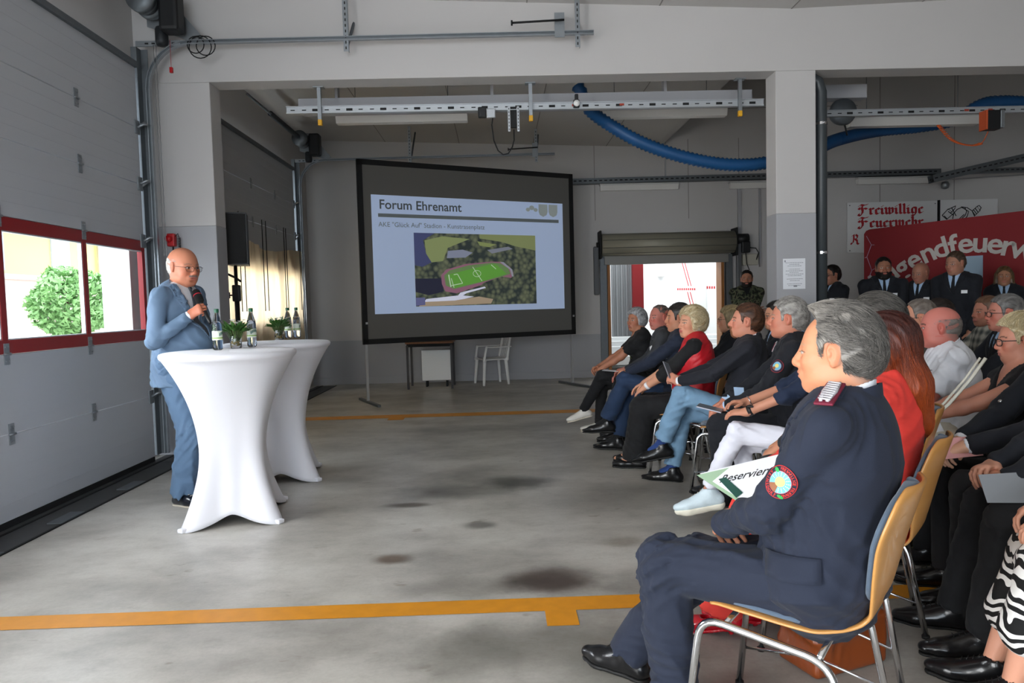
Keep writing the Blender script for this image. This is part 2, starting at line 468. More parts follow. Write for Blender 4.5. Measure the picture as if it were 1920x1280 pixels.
HAIRCUT = {
 'short': ([-.13, -.05, -.03, -.020, .018, .022, .034, .043, .055, .068, .12], [-.080, -.080, -.06, .030, .032, -.012, -.012, .045, .064, .080, .088]),
 'receding': ([-.13, -.05, -.03, -.020, .018, .022, .034, .038, .045, .055, .12], [-.080, -.080, -.06, .030, .032, -.012, -.012, .05, .080, .098, .2]),
 'bob': ([-.13, -.06, .0, .02, .03, .04, .052, .066, .12], [-.085, -.085, -.08, -.075, -.05, .0, .045, .065, .082]),
 'long': ([-.3, -.02, .0, .02, .03, .045, .06, .072, .12], [-.6, -.6, -.3, -.1, .0, .03, .055, .075, .085]),
 'fringe': ([-.13, -.05, -.03, -.020, .018, .022, .030, .034, .12], [-.075, -.075, -.055, .030, .032, -.005, .0, .2, .3]),
}
def make_hair(par, C, R, s, o, v, name='hair'):
    st = o['hair']; cut = HAIRCUT[o.get('cut', st if st in HAIRCUT else 'short')]
    t = o.get('thick', .006); tt = o.get('ttop', t+.006)
    F = Fld()      # in head space, unscaled
    F.el((-.014, 0, .034), (.100+t, .078+t, .087+tt), .02)
    F.el((-.032, 0, -.010), (.080+t, .069+t, .075), .03)
    if st == 'bob': F.el((-.02, 0, -.03), (.088+t, .080+t, .075), .03)
    if st == 'updo':
        F.el((-.085, 0, .035), (.05, .05, .055), .03); F.el((-.02, 0, .075), (.085, .07, .055), .03)
    if st == 'long':
        L = o.get('len', .3)
        F.rc((-.055, 0, -.02), (-.115, 0, -.02-L*.5), .080, .085, .03, n=(1, 0, 0), fl=.62)
        F.rc((-.115, 0, -.02-L*.5), (-.145, 0, -.02-L), .080, .050, .03, n=(1, 0, 0), fl=.5)
        for y in (-1, 1): F.rc((-.01, y*.06, .02), (.0, y*.085, -.02-L*.75), .036, .034, .03)
    if o.get('quiff'): F.el((.045, .0, .105), (.055, .055, .028), .03)
    sd = np.random.RandomState(o.get('seed', 1)); ph = sd.rand(6)*6
    curly = st == 'curly'
    def nz(X, Y, Z):
        if curly:
            return .0045*(np.sin(150*X+ph[0]+2*np.sin(90*Y))*np.sin(150*Y+ph[1]+2*np.sin(80*Z))*np.sin(150*Z+ph[2]))+.003*np.sin(70*X+60*Y+50*Z)
        if st in ('long', 'bob', 'updo'):
            return .0022*np.sin(260*np.sqrt(Y*Y+.0004)*np.sign(Y+1e-6)+40*X+3*np.sin(18*Z+ph[0])+ph[1])+.002*np.sin(55*Y+30*Z+ph[2])
        return .0016*np.sin(190*Y+60*Z+3*np.sin(30*X+ph[0]))+.0015*np.sin(140*Z+50*X+2*np.sin(60*Y+ph[1]))
    def post(X, Y, Z, D):
        D = D+nz(X, Y, Z)
        if o.get('tousle'): D = D-o['tousle']*(np.sin(62*X+30*Y+ph[2]+2*np.sin(50*Z))*np.sin(55*Y+40*Z+ph[3])+.5*np.sin(120*Y+70*X+ph[4]+2*np.sin(60*Z)))
        zm = np.interp(X, cut[0], cut[1])+.004*np.sin(160*Y+ph[3])+.003*np.sin(210*X+90*Y)
        if o.get('part'): zm = zm-.010*np.exp(-((Y-o['part'])/.02)**2)
        if o.get('receed'): zm = zm+o['receed']*np.exp(-((np.abs(Y)-.048)/.018)**2)*(X > .02)
        D = np.maximum(D, (zm-Z)*.8)
        if st in ('fringe',):
            D = np.maximum(D, (Z-np.interp(X, [-.13, -.09, .0, .03], [.055, .05, .045, .03]))*.8)
        if st == 'long':
            D = np.maximum(D, (X-.025)*(Z < -.02)+(-.5)*(Z >= -.02))
        if o.get('thin'):
            D = D + o['thin']*np.exp(-((Y/.05)**2+((X+.0)/.07)**2))*np.clip((Z-.06)/.04, 0, 1)*.02
        return D
    vv = v/s
    P, Q = F.mesh(vv, post)
    P = relax(P, Q, 1)
    c1, c2 = np.array(lin(o['hc'])), np.array(lin(o.get('hc2', o['hc'])))
    n = len(P)
    w = np.clip(.5+.5*np.sin(230*P[:, 1]+ph[0]+2*np.sin(40*P[:, 0]+30*P[:, 2]))*np.sin(120*P[:, 1]+80*P[:, 2]+ph[1]), 0, 1)
    if o.get('hgrad'):
        w = np.clip(o['hgrad'][0]-o['hgrad'][1]*P[:, 2]+.25*(w-.5), 0, 1)
    col = c1*(1-w[:, None])+c2*w[:, None]
    parts = [(P, Q)]; cols = [col*.8]
    ns = o.get('strands', 0)
    if ns and n:
        comb = np.array(o.get('comb', (-1, 0, -.35)), float)
        k = sd.randint(0, n, ns); p = P[k].copy(); L = o.get('slen', .035)*(.6+.8*sd.rand(ns)); K = 6
        path = []; wdt = []
        lift = o.get('lift', .003)*sd.rand(ns)
        cl = o.get('clump', 0); jit = sd.normal(size=(ns, 3))*o.get('jit', .25)+cl*np.stack([np.sin(p[:, [1, 2, 0]][:, a]*62+p[:, [2, 0, 1]][:, a]*45+ph[a]+2*np.sin(p[:, a]*50)) for a in range(3)], 1)
        ok = np.ones(ns, bool)
        for i in range(K+1):
            e = 1e-3; f0 = F.at(p); g_ = np.stack([F.at(p+np.eye(3)[a]*e)-f0 for a in range(3)], 1)/e
            g_ /= np.linalg.norm(g_, axis=1)[:, None]+1e-9
            zc = np.interp(p[:, 0], cut[0], cut[1]); live = p[:, 2] > zc-.003
            if i == 0: ok &= (p[:, 2] > zc-.002) & (f0 > -.006)
            off = .0015+lift*(i/K)
            if i > 0: p = np.where(live[:, None], p, path[-1])
            p = np.where(live[:, None], p-g_*(f0-off)[:, None]*.9, p)
            path.append(p.copy())
            cb = comb+jit
            if curly: cb = cb+sd.normal(size=(ns, 3))*.9
            if o.get('combpart') is not None:   # combed away from a parting
                cb = cb+np.stack([0*p[:, 0], np.sign(p[:, 1]-o['combpart'])*1.2, 0*p[:, 0]], 1)
            d = cb-g_*(cb*g_).sum(1)[:, None]; d /= np.linalg.norm(d, axis=1)[:, None]+1e-9
            p = p+d*(L/K)[:, None]
        A = np.stack(path, 1)[ok]; m = len(A)           # m,K+1,3
        T = np.gradient(A, axis=1); T /= np.linalg.norm(T, axis=2)[..., None]+1e-9
        up = nrm(np.ones(3))*np.ones_like(T); B1 = np.cross(T, up); B1 /= np.linalg.norm(B1, axis=2)[..., None]+1e-9; B2 = np.cross(T, B1)
        rad = (o.get('srad', .0009)*np.linspace(1, .25, K+1))[None, :, None]
        ring = [A+rad*(math.cos(a)*B1+math.sin(a)*B2) for a in (0, 2*PI/3, 4*PI/3)]
        VV = np.stack(ring, 2).reshape(-1, 3)            # m,K+1,3ring
        base = (np.arange(m)*(K+1)*3)[:, None, None]+(np.arange(K)*3)[None, :, None]
        rr = np.arange(3)[None, None, :]
        q = np.stack([base+rr, base+(rr+1) % 3, base+3+(rr+1) % 3, base+3+rr], -1).reshape(-1, 4)
        r_ = sd.rand(m)
        if o.get('hgrad'): r_ = np.clip(o['hgrad'][0]-o['hgrad'][1]*A[:, 2, 2]+.5*(r_-.5), 0, 1)
        elif o.get('hfront'): r_ = np.clip(r_*.6+o['hfront']*np.clip((A[:, 2, 0]-.0)/.08, 0, 1), 0, 1)
        cc = c1*(1-r_[:, None])+c2*r_[:, None]; cc = cc*(.7+.6*sd.rand(m))[:, None]
        parts.append((VV, q)); cols.append(np.repeat(cc, (K+1)*3, axis=0))
    P, Q = cat(parts); P = (P*s)@R.T+C
    npmesh(name, P, Q, attr_mat('hair_strands', .45, spec=.5), par, np.clip(np.concatenate(cols), 0, 1))
def hand_prims(F, W, fd, bk, side, o, s=1.0):
    """W wrist, fd finger direction, bk back-of-hand normal, side: +1 if the thumb lies on cross(bk, fd)"""
    fd = nrm(fd); bk = nrm(bk-fd*(bk@fd)); la = np.cross(bk, fd)*side
    T = lambda a, b, c: W+(fd*a+la*b+bk*c)*s     # along, to thumb side, to back
    F.rc(T(-.02, 0, 0), T(.015, 0, 0), .026*s, .027*s, .02*s, n=bk, fl=.75)
    F.rc(T(.02, .012, 0), T(.080, .022, 0), .021*s, .018*s, .012*s, n=bk, fl=.72)
    F.rc(T(.02, -.008, 0), T(.078, -.018, -.002), .021*s, .016*s, .014*s, n=bk, fl=.72)
    F.rc(T(.05, .0, 0), T(.080, .0, .001), .021*s, .019*s, .014*s, n=bk, fl=.72)
    cu = o.get('curl', (20, 30, 20)); sp = o.get('spread', 3)
    for i, (y, l, x0) in enumerate(((.030, .070, .082), (.010, .078, .087), (-.010, .073, .084), (-.028, .058, .077))):
        c = cu if not isinstance(cu[0], (tuple, list)) else cu[i]
        p = T(x0, y, 0); an = 0; ls = (l*.45, l*.32, l*.26); r = .0092-.0006*abs(i-1)
        for j in range(3):
            an += c[j]; a = math.radians(an); yy = math.radians(sp*(1.5-i))
            d = nrm((fd*math.cos(yy)+la*math.sin(yy))*math.cos(a)-bk*math.sin(a))
            q = p+d*ls[j]*s; F.rc(p, q, r*s, (r-.0009)*s, .0035*s); p = q; r -= .0009
    th = o.get('thumb', (.62, .70, -.35)); th2 = o.get('thumb2', (.85, .30, -.40))
    p = T(.022, .022, -.006); d = nrm(fd*th[0]+la*th[1]+bk*th[2]); q = p+d*.040*s
    F.rc(p, q, .0155*s, .0115*s, .012*s)
    d = nrm(fd*th2[0]+la*th2[1]+bk*th2[2]); r = q+d*.030*s; F.rc(q, r, .0112*s, .0100*s, .004*s)
    d = nrm(fd*th2[0]*1.1+la*(th2[1]-.15)+bk*th2[2]); F.rc(r, r+d*.024*s, .0098*s, .0080*s, .004*s)
def hitray(F, p, d, t0=0., t1=.4, n=160):
    T = np.linspace(t0, t1, n); P = p[None]+np.asarray(d)[None]*T[:, None]; D = F.at(P)
    for i in range(n-1):
        if D[i] < 0 <= D[i+1]:
            t = T[i]+(T[i+1]-T[i])*(-D[i])/(D[i+1]-D[i]); q = p+np.asarray(d)*t; e = 1e-3
            g = np.array([F.at((q+np.eye(3)[a]*e)[None])[0]-F.at((q-np.eye(3)[a]*e)[None])[0] for a in range(3)])
            return q, nrm(g)
    return p+np.asarray(d)*t1, nrm(d)
def frame_from(n, up=(0, 0, 1)):
    n = nrm(n); up = np.asarray(up, float); x = nrm(np.cross(up, n)); u = np.cross(n, x); return x, u, n
def mrot(x, u, n):
    return Matrix(((x[0], u[0], n[0]), (x[1], u[1], n[1]), (x[2], u[2], n[2])))
def shoe(par, A, f, kind, m, sole, v=.006, s=1.0, up=None, sole_t=.012, sole_m=None):
    f = nrm(f); up = V(0, 0, 1) if up is None else up
    up = nrm(up-f*(up@f)); la = np.cross(up, f)
    T = lambda a, b, c: A+(f*a+la*b+up*c)*s
    F = Fld(); z0 = -.080
    F.rc(T(-.045, 0, -.052), T(.06, 0, -.055), .037*s, .036*s, .02*s)
    F.rc(T(.06, .002, -.056), T(.125, .006, -.056), .040*s, .043*s, .02*s, n=up, fl=.7)
    if kind == 'pointed': F.rc(T(.12, .005, -.060), T(.205, .006, -.066), .040*s, .017*s, .02*s, n=up, fl=.62)
    else: F.rc(T(.12, .005, -.060), T(.180, .006, -.060), .042*s, .029*s, .02*s, n=up, fl=.72)
    if kind not in ('pump', 'sandal'):
        F.rc(T(-.01, 0, -.015), T(.075, 0, -.045), .040*s, .030*s, .03*s)
        F.rc(T(-.012, 0, -.015), T(-.012, 0, .0), .040*s, .041*s, .02*s)
        F.rc(T(-.012, 0, -.01), T(-.012, 0, .08), .033*s, .033*s, .004*s, op='-')
    else:
        F.rc(T(-.01, 0, -.01), T(.065, 0, -.03), .042*s, .030*s, .006*s, op='-')
    pz = A@up+z0*s
    def post(X, Y, Z, D): return np.maximum(D, pz-(X*up[0]+Y*up[1]+Z*up[2]))
    P, Q = F.mesh(v, post); P = relax(P, Q, 1, .4)
    sh = npmesh('shoe', P, Q, m, par)
    lo, hi = F.bounds(.01+3*v); th = sole_t*s
    def post2(X, Y, Z, D):
        h = X*up[0]+Y*up[1]+Z*up[2]-pz
        r = np.maximum(D-.003*s, np.abs(h+th*.45)-th*.5)
        return r
    F2 = Fld(); 
    F2.rc(T(-.045, 0, -.08), T(.06, 0, -.08), .034*s, .030*s, .02*s)
    F2.rc(T(.06, .002, -.08), T(.125, .006, -.08), .034*s, .042*s, .03*s)
    F2.rc(T(.12, .005, -.08), T(.180 if kind != 'pointed' else .205, .006, -.08), .041*s, (.026 if kind != 'pointed' else .014)*s, .02*s)
    P, Q = F2.mesh(min(v, .005), lambda X, Y, Z, D: np.maximum(D, np.abs(X*up[0]+Y*up[1]+Z*up[2]-pz+th*.4)-th*.55))
    npmesh('sole', P, Q, sole, sh)
    if kind == 'laced':
        mb = MB()
        for k in range(4):
            c = T(.035+.018*k, 0, -.012-.012*k)
            q, n_ = hitray(F, c, up, 0, .1)
            mb.tube([q-la*.016*s+n_*.001, q+n_*.003, q+la*.016*s+f*.004+n_*.001], .0016*s, 5)
        mb.build('laces', sole if sole_m is None else sole_m, sh)
    return sh
def glasses(par, C, R, s, m, lens=None, rim=.0013, w=.024, h=.017, tint=None):
    mb = MB(); T = lambda x, y, z: tuple(C+R@(V(x, y, z)*s)); lm = MB()
    for y in (-1, 1):
        pts = []
        for k in range(20):
            a = 2*PI*k/20; ca, sa = math.cos(a), math.sin(a)
            ex = math.copysign(abs(ca)**.7, ca)*w; ez = math.copysign(abs(sa)**.75, sa)*h
            yy = y*.034+ex; pts.append(T(.1065-.35*max(0, abs(yy)-.02), yy, -.004+ez))
        mb.tube(pts, rim*s, 6, close=True)
        lm.add(pts, [tuple(range(20))])
        mb.tube([T(.096, y*(.034+w), .004), T(.088, y*.070, .005), T(.03, y*.0795, .004), T(-.005, y*.0815, .006), T(-.022, y*.079, -.008)], rim*s*.9, 6)
    mb.tube([T(.1055, -.010, .002), T(.112, 0, .004), T(.1055, .010, .002)], rim*s, 6)
    g = mb.build('glasses', m, par)
    lm.build('lens', mat('spectacle_lens', 'ffffff' if not tint else tint, .02, trans=1.0, ior=1.05), g)

UP = V(0, 0, 1)
def person(label, pos, yaw, o, group=None):
    """o: dictionary of pose, looks and clothing"""
    s = o.get('s', 1.0); st = o.get('stand', False); v = o.get('v', .008)
    root = thing('person', label, 'person', (pos[0], pos[1], o.get('z0', 0)), math.radians(yaw), group)
    fem = o.get('fem', 0)
    L = math.radians(o.get('lean', 0)); u = V(math.sin(L), 0, math.cos(L)); L2 = math.radians(o.get('lean2', o.get('lean', 0))); u2 = V(math.sin(L2), 0, math.cos(L2))
    tw = math.radians(o.get('twist', 0)); lat = V(-math.sin(tw), math.cos(tw), 0); fwd = V(math.cos(tw), math.sin(tw), 0); fwd = nrm(fwd-u2*(fwd@u2))
    hz = (.93 if st else .545/s)*s; hx = 0 if st else o.get('hx', -.06)
    pel = V(hx, 0, hz); wai = pel+u*.17*s; che = wai+u2*.18*s; shc = che+u2*.115*s; nb = shc+u2*.045*s
    ws = o.get('wid', .178 if not fem else .155)*s; g = o.get('girth', 1.0)*(1 if not fem else .92)
    shj = {1: shc+lat*ws-u2*.01*s, -1: shc-lat*ws-u2*.01*s}
    hr = o.get('hs', 1.0)*s
    Rh = R3(o.get('hyaw', 0), o.get('hpitch', 0), o.get('hroll', 0))
    hc = nb+V(math.sin(L2)+.10, 0, 1)*.125*hr+fwd*o.get('hfwd', .02)*s
    # ---- arms
    A = {}
    for sd_, nm in ((1, 'L'), (-1, 'R')):
        wr = o.get('wr'+nm)
        if wr is None: wr = (.03, sd_*.26, hz-.03) if st else (.36, sd_*.10, .645)
        wr = V(*wr)*1.0
        el, w2 = ik(shj[sd_], wr, .295*s, .255*s, V(*o.get('pole'+nm, (-.6, sd_*.55, -.6))))
        A[sd_] = (shj[sd_], el, w2)
    # ---- legs
    G = {}
    for sd_, nm in ((1, 'L'), (-1, 'R')):
        an = o.get('an'+nm)
        if an is None: an = (.0, sd_*.09, .085) if st else (.40, sd_*.11, .09)
        hp = V(hx, sd_*.085*s, hz-.02*s)
        kn, a2 = ik(hp, V(*an), .435*s, .425*s, V(*o.get('kp'+nm, (1, sd_*.12, .35))))
        G[sd_] = (hp, kn, a2)
    top = o.get('top', 'jacket'); loose = .010 if top in ('jacket', 'vest') else .002
    arm_full = o.get('sleeve', 'long') in ('short', 'none')
    # ---- torso field
    def torso(F, off=0.0, k=.04):
        F.rc(pel+u*.02*s, wai, (.155*g+off)*(1.06 if fem else 1), .142*g+off, k, n=fwd, fl=.76)
        F.rc(wai, che, .142*g+off, .158*g+off, k, n=fwd, fl=.72)
        F.rc(che, shc-u2*.03*s, .158*g+off, .130+off, k, n=fwd, fl=.70)
        F.rc(che-lat*.06*s+u2*.06*s, che+lat*.06*s+u2*.06*s, .105+off, .105+off, k, n=fwd, fl=.9)
        for q in (1, -1): F.rc(nb-u2*.02*s, shj[q]-lat*q*.015*s, .045+off, .050+off, k)
        b = o.get('belly', 0)
        F.el(wai+fwd*(.045+b*.4)*s-u*.02*s, V(.09+b*.7+off, .13*g+off, .13+b*.3), k)
        if fem:
            for q in (1, -1): F.el(che+fwd*.085*s+lat*q*.07*s-u2*.01*s, V(.058, .065, .062)*o.get('bust', 1)+off, .03)
    # ---- body (skin): head, neck, chest, arms, hands
    parts = []; cols = []
    F = Fld(); head_prims(F, hc, Rh, hr, o)
    hb = hc+Rh@(V(-.025, 0, -.055)*hr)
    nr = o.get('neck', .055 if not fem else .047)*s
    F.rc(hb, nb-u2*.01*s, nr, nr*1.08, .025)
    F.rc(nb-u2*.01*s, nb-u2*.05*s, nr*1.1, nr*1.3, .03)
    F.rc(hb+Rh@(V(.04, 0, -.02)*hr), nb+fwd*.03*s, .018, .03, .03)
    if o.get('chestskin', 0):
        torso(F, -.006)
    hv = o.get('hv', v*.55)
    lo, hi = F.bounds(.01)
    if not o.get('chestskin', 0): lo[2] = max(lo[2], nb[2]-.12)
    P, Q = F.mesh(hv, None, lo, hi)
    parts.append((P, Q)); cols.append(head_paint(P, hc, Rh, hr, o))
    base = np.array(lin(o.get('skin', 'd9a88c'))); hcol = np.array(lin(o.get('handskin', o.get('skin', 'd9a88c'))))
    hands = o.get('hands', 'LR')
    for sd_, nm in ((1, 'L'), (-1, 'R')):
        sj, el, w = A[sd_]; F = Fld()
        if arm_full:
            F.rc(sj, el, .047*s, .040*s, .02); F.rc(el, el+(w-el)*.35, .040*s, .039*s, .02); F.rc(el+(w-el)*.35, w, .039*s, .026*s, .02)
        else:
            F.rc(sj, el, .03*s, .03*s, .02); F.rc(el, w, .03*s, .026*s, .02)
        if nm in hands:
            d = nrm(w-el); fd = V(*o['fd'+nm]) if 'fd'+nm in o else d
            bk = V(*o['bk'+nm]) if 'bk'+nm in o else (V(.2, sd_*.3, 1) if not st else V(0, sd_, .0))
            hp = o.get('hand'+nm, {}) or {}
            # thumb side: thumbs point to the body midline for a palm-down hand
            fd_ = nrm(fd); bk_ = nrm(bk-fd_*(bk@fd_)); sgn = 1 if sd_ == -1 else -1
            hand_prims(F, w, fd, bk, sgn, hp, s*o.get('handscale', 1.0)*(.93 if fem else 1.0))
            P, Q = F.mesh(min(hv, .0045) if v < .0095 else .006)
            parts.append((P, Q)); cc = np.tile(hcol, (len(P), 1)); cols.append(cc)
    if o.get('legskin'):
        for sd_ in (1, -1):
            hp, kn, an = G[sd_]; F = Fld(); a, b = o['legskin']
            q_ = 1.0 if o.get('trousers') is None else .62; F.rc(kn, kn+(an-kn)*.35, .052*s*q_, .054*s*q_, .02); F.rc(kn+(an-kn)*.35, an, .054*s*q_, .030*s, .02); F.rc(hp, kn, .07*s*q_, .055*s*q_, .02)
            fdv = V(*o.get('ft'+('L' if sd_ == 1 else 'R'), (1, 0, 0)))
            if o.get('shoekind', 'laced') in ('sandal', 'pump'): F.rc(an, an+nrm(fdv)*.10*s-V(0, 0, .045)*s, .032*s, .026*s, .02); F.rc(an+nrm(fdv)*.10*s-V(0, 0, .045)*s, an+nrm(fdv)*.18*s-V(0, 0, .06)*s, .028*s, .016*s, .02); F.el(an-nrm(fdv)*.03*s-V(0, 0, .04)*s, V(.028, .028, .035)*s, .02)
            P, Q = F.mesh(v*.8); parts.append((P, Q)); cols.append(np.tile(base, (len(P), 1)))
    P, Q = cat(parts)
    body = npmesh('body', P, Q, attr_mat('skin', .48, sss=.12, bump=.08, bscale=500, spec=.4), root, np.clip(np.concatenate(cols), 0, 1))
    # ---- trousers / skirt
    vt = v*1.15
    if o.get('trousers') is not None:
        F = Fld(); tr = o.get('thigh', .082 if not fem else .080)*s; kr = o.get('kneer', .064)*s; cr = o.get('cuff', .052)*s
        F.el(pel+V(0, 0, -.005), V(.125 if not st else .11, .165*g, .105 if not st else .12)*s, .04)
        if st: F.rc(pel, wai, .150*g*s, .145*g*s, .03, n=fwd, fl=.74)
        for q in (1, -1):
            hp, kn, an = G[q]
            cl = o.get('cuffup', (.0, .0))[0 if q == 1 else 1]
            e = an+(kn-an)*cl
            F.rc(hp, kn, tr, kr, .035 if not st else .03); F.rc(kn, e, kr, cr, .02)
        for q in (1, -1):
            hp, kn, an = G[q]; cl = o.get('cuffup', (.0, .0))[0 if q == 1 else 1]; e = an+(kn-an)*cl; d = nrm(an-kn)
            F.rc(e+d*(.012+cr), e+d*.16, cr*1.35, cr*1.5, .004, op='-')
        fo = folds(o.get('seed', 1)+7, o.get('tfold', .0045)*1.9, .9); jn = [(G[q][i]) for q in (1, -1) for i in (0, 1)]
        fo2 = folds(o.get('seed', 1)+19, o.get('tfold', .0045)*3, 1.6)
        def post(X, Y, Z, D):
            ww = 0
            for c in jn: ww = ww+np.exp(-((X-c[0])**2+(Y-c[1])**2+(Z-c[2])**2)/.012)
            return D+fo(X, Y, Z)+fo2(X, Y, Z)*ww
        P, Q = F.mesh(vt, post); P = relax(P, Q, 1, .4)
        npmesh('trousers', P, Q, o['trousers'], root)
    if o.get('skirt') is not None:
        F = Fld(); F.el(pel+V(0, 0, -.005), V(.125, .17, .105)*s, .04)
        for q in (1, -1):
            hp, kn, an = G[q]; F.rc(hp, kn, .085*s, .07*s, .05); F.rc(kn, kn+(an-kn)*.55, .075*s, .085*s, .07)
        k0 = (G[1][1]+G[-1][1])/2; F.rc(pel, k0, .09, .08, .06, n=UP, fl=.9)
        fo = folds(o.get('seed', 1)+7, .006, .7)
        P, Q = F.mesh(vt, lambda X, Y, Z, D: D+fo(X, Y, Z)); npmesh('skirt', P, Q, o['skirt'], root)
    # ---- socks, shoes
    if o.get('socks') is not None:
        for q in (1, -1):
            hp, kn, an = G[q]; F = Fld(); F.rc(an+(kn-an)*.45, an, .043*s, .036*s, .01); F.rc(an, an+nrm(V(*o.get('ft'+('L' if q == 1 else 'R'), (1, 0, 0))))*.07-V(0, 0, .03), .036*s, .03*s, .02)
            P, Q = F.mesh(v); npmesh('sock', P, Q, o['socks'], root)
    if o.get('shoes') is not None:
        for q, nm in ((1, 'L'), (-1, 'R')):
            if nm in o.get('noshoe', ''): continue
            hp, kn, an = G[q]; f = V(*o.get('ft'+nm, (1, q*.12, 0)))
            up = UP if 'up'+nm not in o else V(*o['up'+nm])
            shoe(root, an, f, o.get('shoekind', 'laced'), o['shoes'], o.get('sole', mat('black_rubber', '141414', .6)), min(v*.8, .007), s*o.get('shoescale', 1.0), up, o.get('sole_t', .012), o.get('lacemat'))
    # ---- upper garment
    TF = Fld(); torso(TF, 0.004+loose)
    sl = o.get('sleeve', 'long'); ar = o.get('armr', .054 if top == 'jacket' else .048)*s
    if not st and o.get('hem', True): TF.el(pel+V(.01, 0, .01), V(.145, .175*g, .115)*s+loose, .05)
    if st and o.get('hem', True): TF.rc(pel+u*.03, pel-V(0, 0, o.get('hemlen', .12)), .158*g*s, .168*g*s, .03, n=fwd, fl=.80)
    if sl != 'none':
        for q in (1, -1):
            sj, el, w = A[q]
            if sl == 'long':
                e = w-(w-el)*o.get('cuffback', .10)
                TF.rc(sj, el, ar*1.08, ar*.92, .016); TF.rc(el, e, ar*.92, ar*.70, .014)
            elif sl == 'half':
                e = el+(w-el)*.12; TF.rc(sj, el, ar*1.1, ar*1.0, .035); TF.rc(el, e, ar*1.0, ar*.95, .02)
            else:
                e = sj+(el-sj)*o.get('slen_', .62); TF.rc(sj, e, ar*1.15, ar*1.28, .035)
    for q in (1, -1):
        if sl == 'none': continue
        sj, el, w = A[q]
        if sl == 'long': e = w-(w-el)*o.get('cuffback', .10); d = nrm(w-el); r = ar*.68
        elif sl == 'half': e = el+(w-el)*.12; d = nrm(w-el); r = ar*.95
        else: e = sj+(el-sj)*o.get('slen_', .62); d = nrm(el-sj); r = ar*1.28
        TF.rc(e+d*(r*.35+r*1.25), e+d*(r*.35+r*1.25+.08), r*1.25, r*1.25, .003, op='-')
    TF.rc(nb-u2*.012*s, hc, nr*(1.22 if top == 'jacket' else 1.15), nr*1.5, .006, op='-')
    vo = o.get('vneck')        # (height along u2 of the point below nb, half width at nb)
    fo = folds(o.get('seed', 1), 1.8*o.get('jfold', .005 if top == 'jacket' else .004), .8); fo2 = folds(o.get('seed', 1)+3, .013, 1.2)
    els = [A[1][1], A[-1][1]]+([pel+fwd*.1, wai+lat*.15*0+fwd*.12] if not st else [])
    def Vd(X, Y, Z):
        y_ = (X-nb[0])*lat[0]+(Y-nb[1])*lat[1]+(Z-nb[2])*lat[2]; t_ = (X-nb[0])*u2[0]+(Y-nb[1])*u2[1]+(Z-nb[2])*u2[2]; f_ = (X-nb[0])*fwd[0]+(Y-nb[1])*fwd[1]+(Z-nb[2])*fwd[2]
        dp, hw = vo[0]*s, vo[1]*s
        return np.abs(y_)-hw*(t_+dp)/dp, f_, t_, y_
    def postT(X, Y, Z, D):
        ww = 0
        for c in els: ww = ww+np.exp(-((X-c[0])**2+(Y-c[1])**2+(Z-c[2])**2)/.010)
        D = D+fo(X, Y, Z)+fo2(X, Y, Z)*ww
        if st: D = np.maximum(D, (hz-o.get('hemlen', .12)-Z))
        if vo:
            a, f_, t_, y_ = Vd(X, Y, Z); D = np.maximum(D, -np.maximum(a, -f_+.0))
        return D
    P, Q = TF.mesh(v, postT); P = relax(P, Q, 1, .2)
    garment = npmesh(o.get('topname', 'jacket'), P, Q, o['topm'], root)
    if o.get('lapel') is not None and vo:
        lw = .055*s
        def pl(X, Y, Z, D):
            D = D+fo(X, Y, Z); a, f_, t_, y_ = Vd(X, Y, Z)
            w_ = lw*np.clip((t_+vo[0]*s)/(vo[0]*s*.75), 0.05, 1)
            notch = np.where((t_ > -.075*s) & (t_ < -.060*s) & (a > lw*.45), .02, -1)
            return np.maximum.reduce([D-.006, -(D+.004), -(a+.004), a-w_, -f_+.02*0-.02, notch+0*D])
        lo, hi = nb-V(.25, .25, vo[0]+.06)*s, nb+V(.25, .25, .05)*s
        P, Q = TF.mesh(min(v*.75, .006), pl, lo, hi)
        if len(P): npmesh('lapel', P, Q, o['lapel'], garment)
    # ---- collar of jacket (band round the neck)
    def band(F_, r0, r1, h0, h1, m, name, th=.006, tilt=-.35, gap=0, par=root):
        a = nb-u2*.02*s; b = nb+u2*.10*s+V(.10, 0, 0)*.1*s
        B = Fld(); B.rc(a, b, r0, r1, .01)
        def pb(X, Y, Z, D):
            t_ = (X-nb[0])*u2[0]+(Y-nb[1])*u2[1]+(Z-nb[2])*u2[2]; f_ = (X-nb[0])*fwd[0]+(Y-nb[1])*fwd[1]+(Z-nb[2])*fwd[2]; y_ = (X-nb[0])*lat[0]+(Y-nb[1])*lat[1]
            tt = t_-tilt*f_
            R_ = [D-th*.5, -(D+th*.5), h0-tt, tt-h1]
            if gap: R_.append(np.minimum(.02, gap*s-np.abs(y_)+.0)*(f_ > 0)-.02*(f_ <= 0)+0*D)
            return np.maximum.reduce(R_)
        P, Q = B.mesh(min(v*.6, .0045), pb)
        if len(P): return npmesh(name, P, Q, m, par)
    if top in ('jacket',) and o.get('jcollar', True):
        band(None, nr*1.42, nr*1.25, -.035*s, .018*s, o['topm'], 'jacket_collar', .008, -.45, gap=(.035 if vo else 0), par=garment)
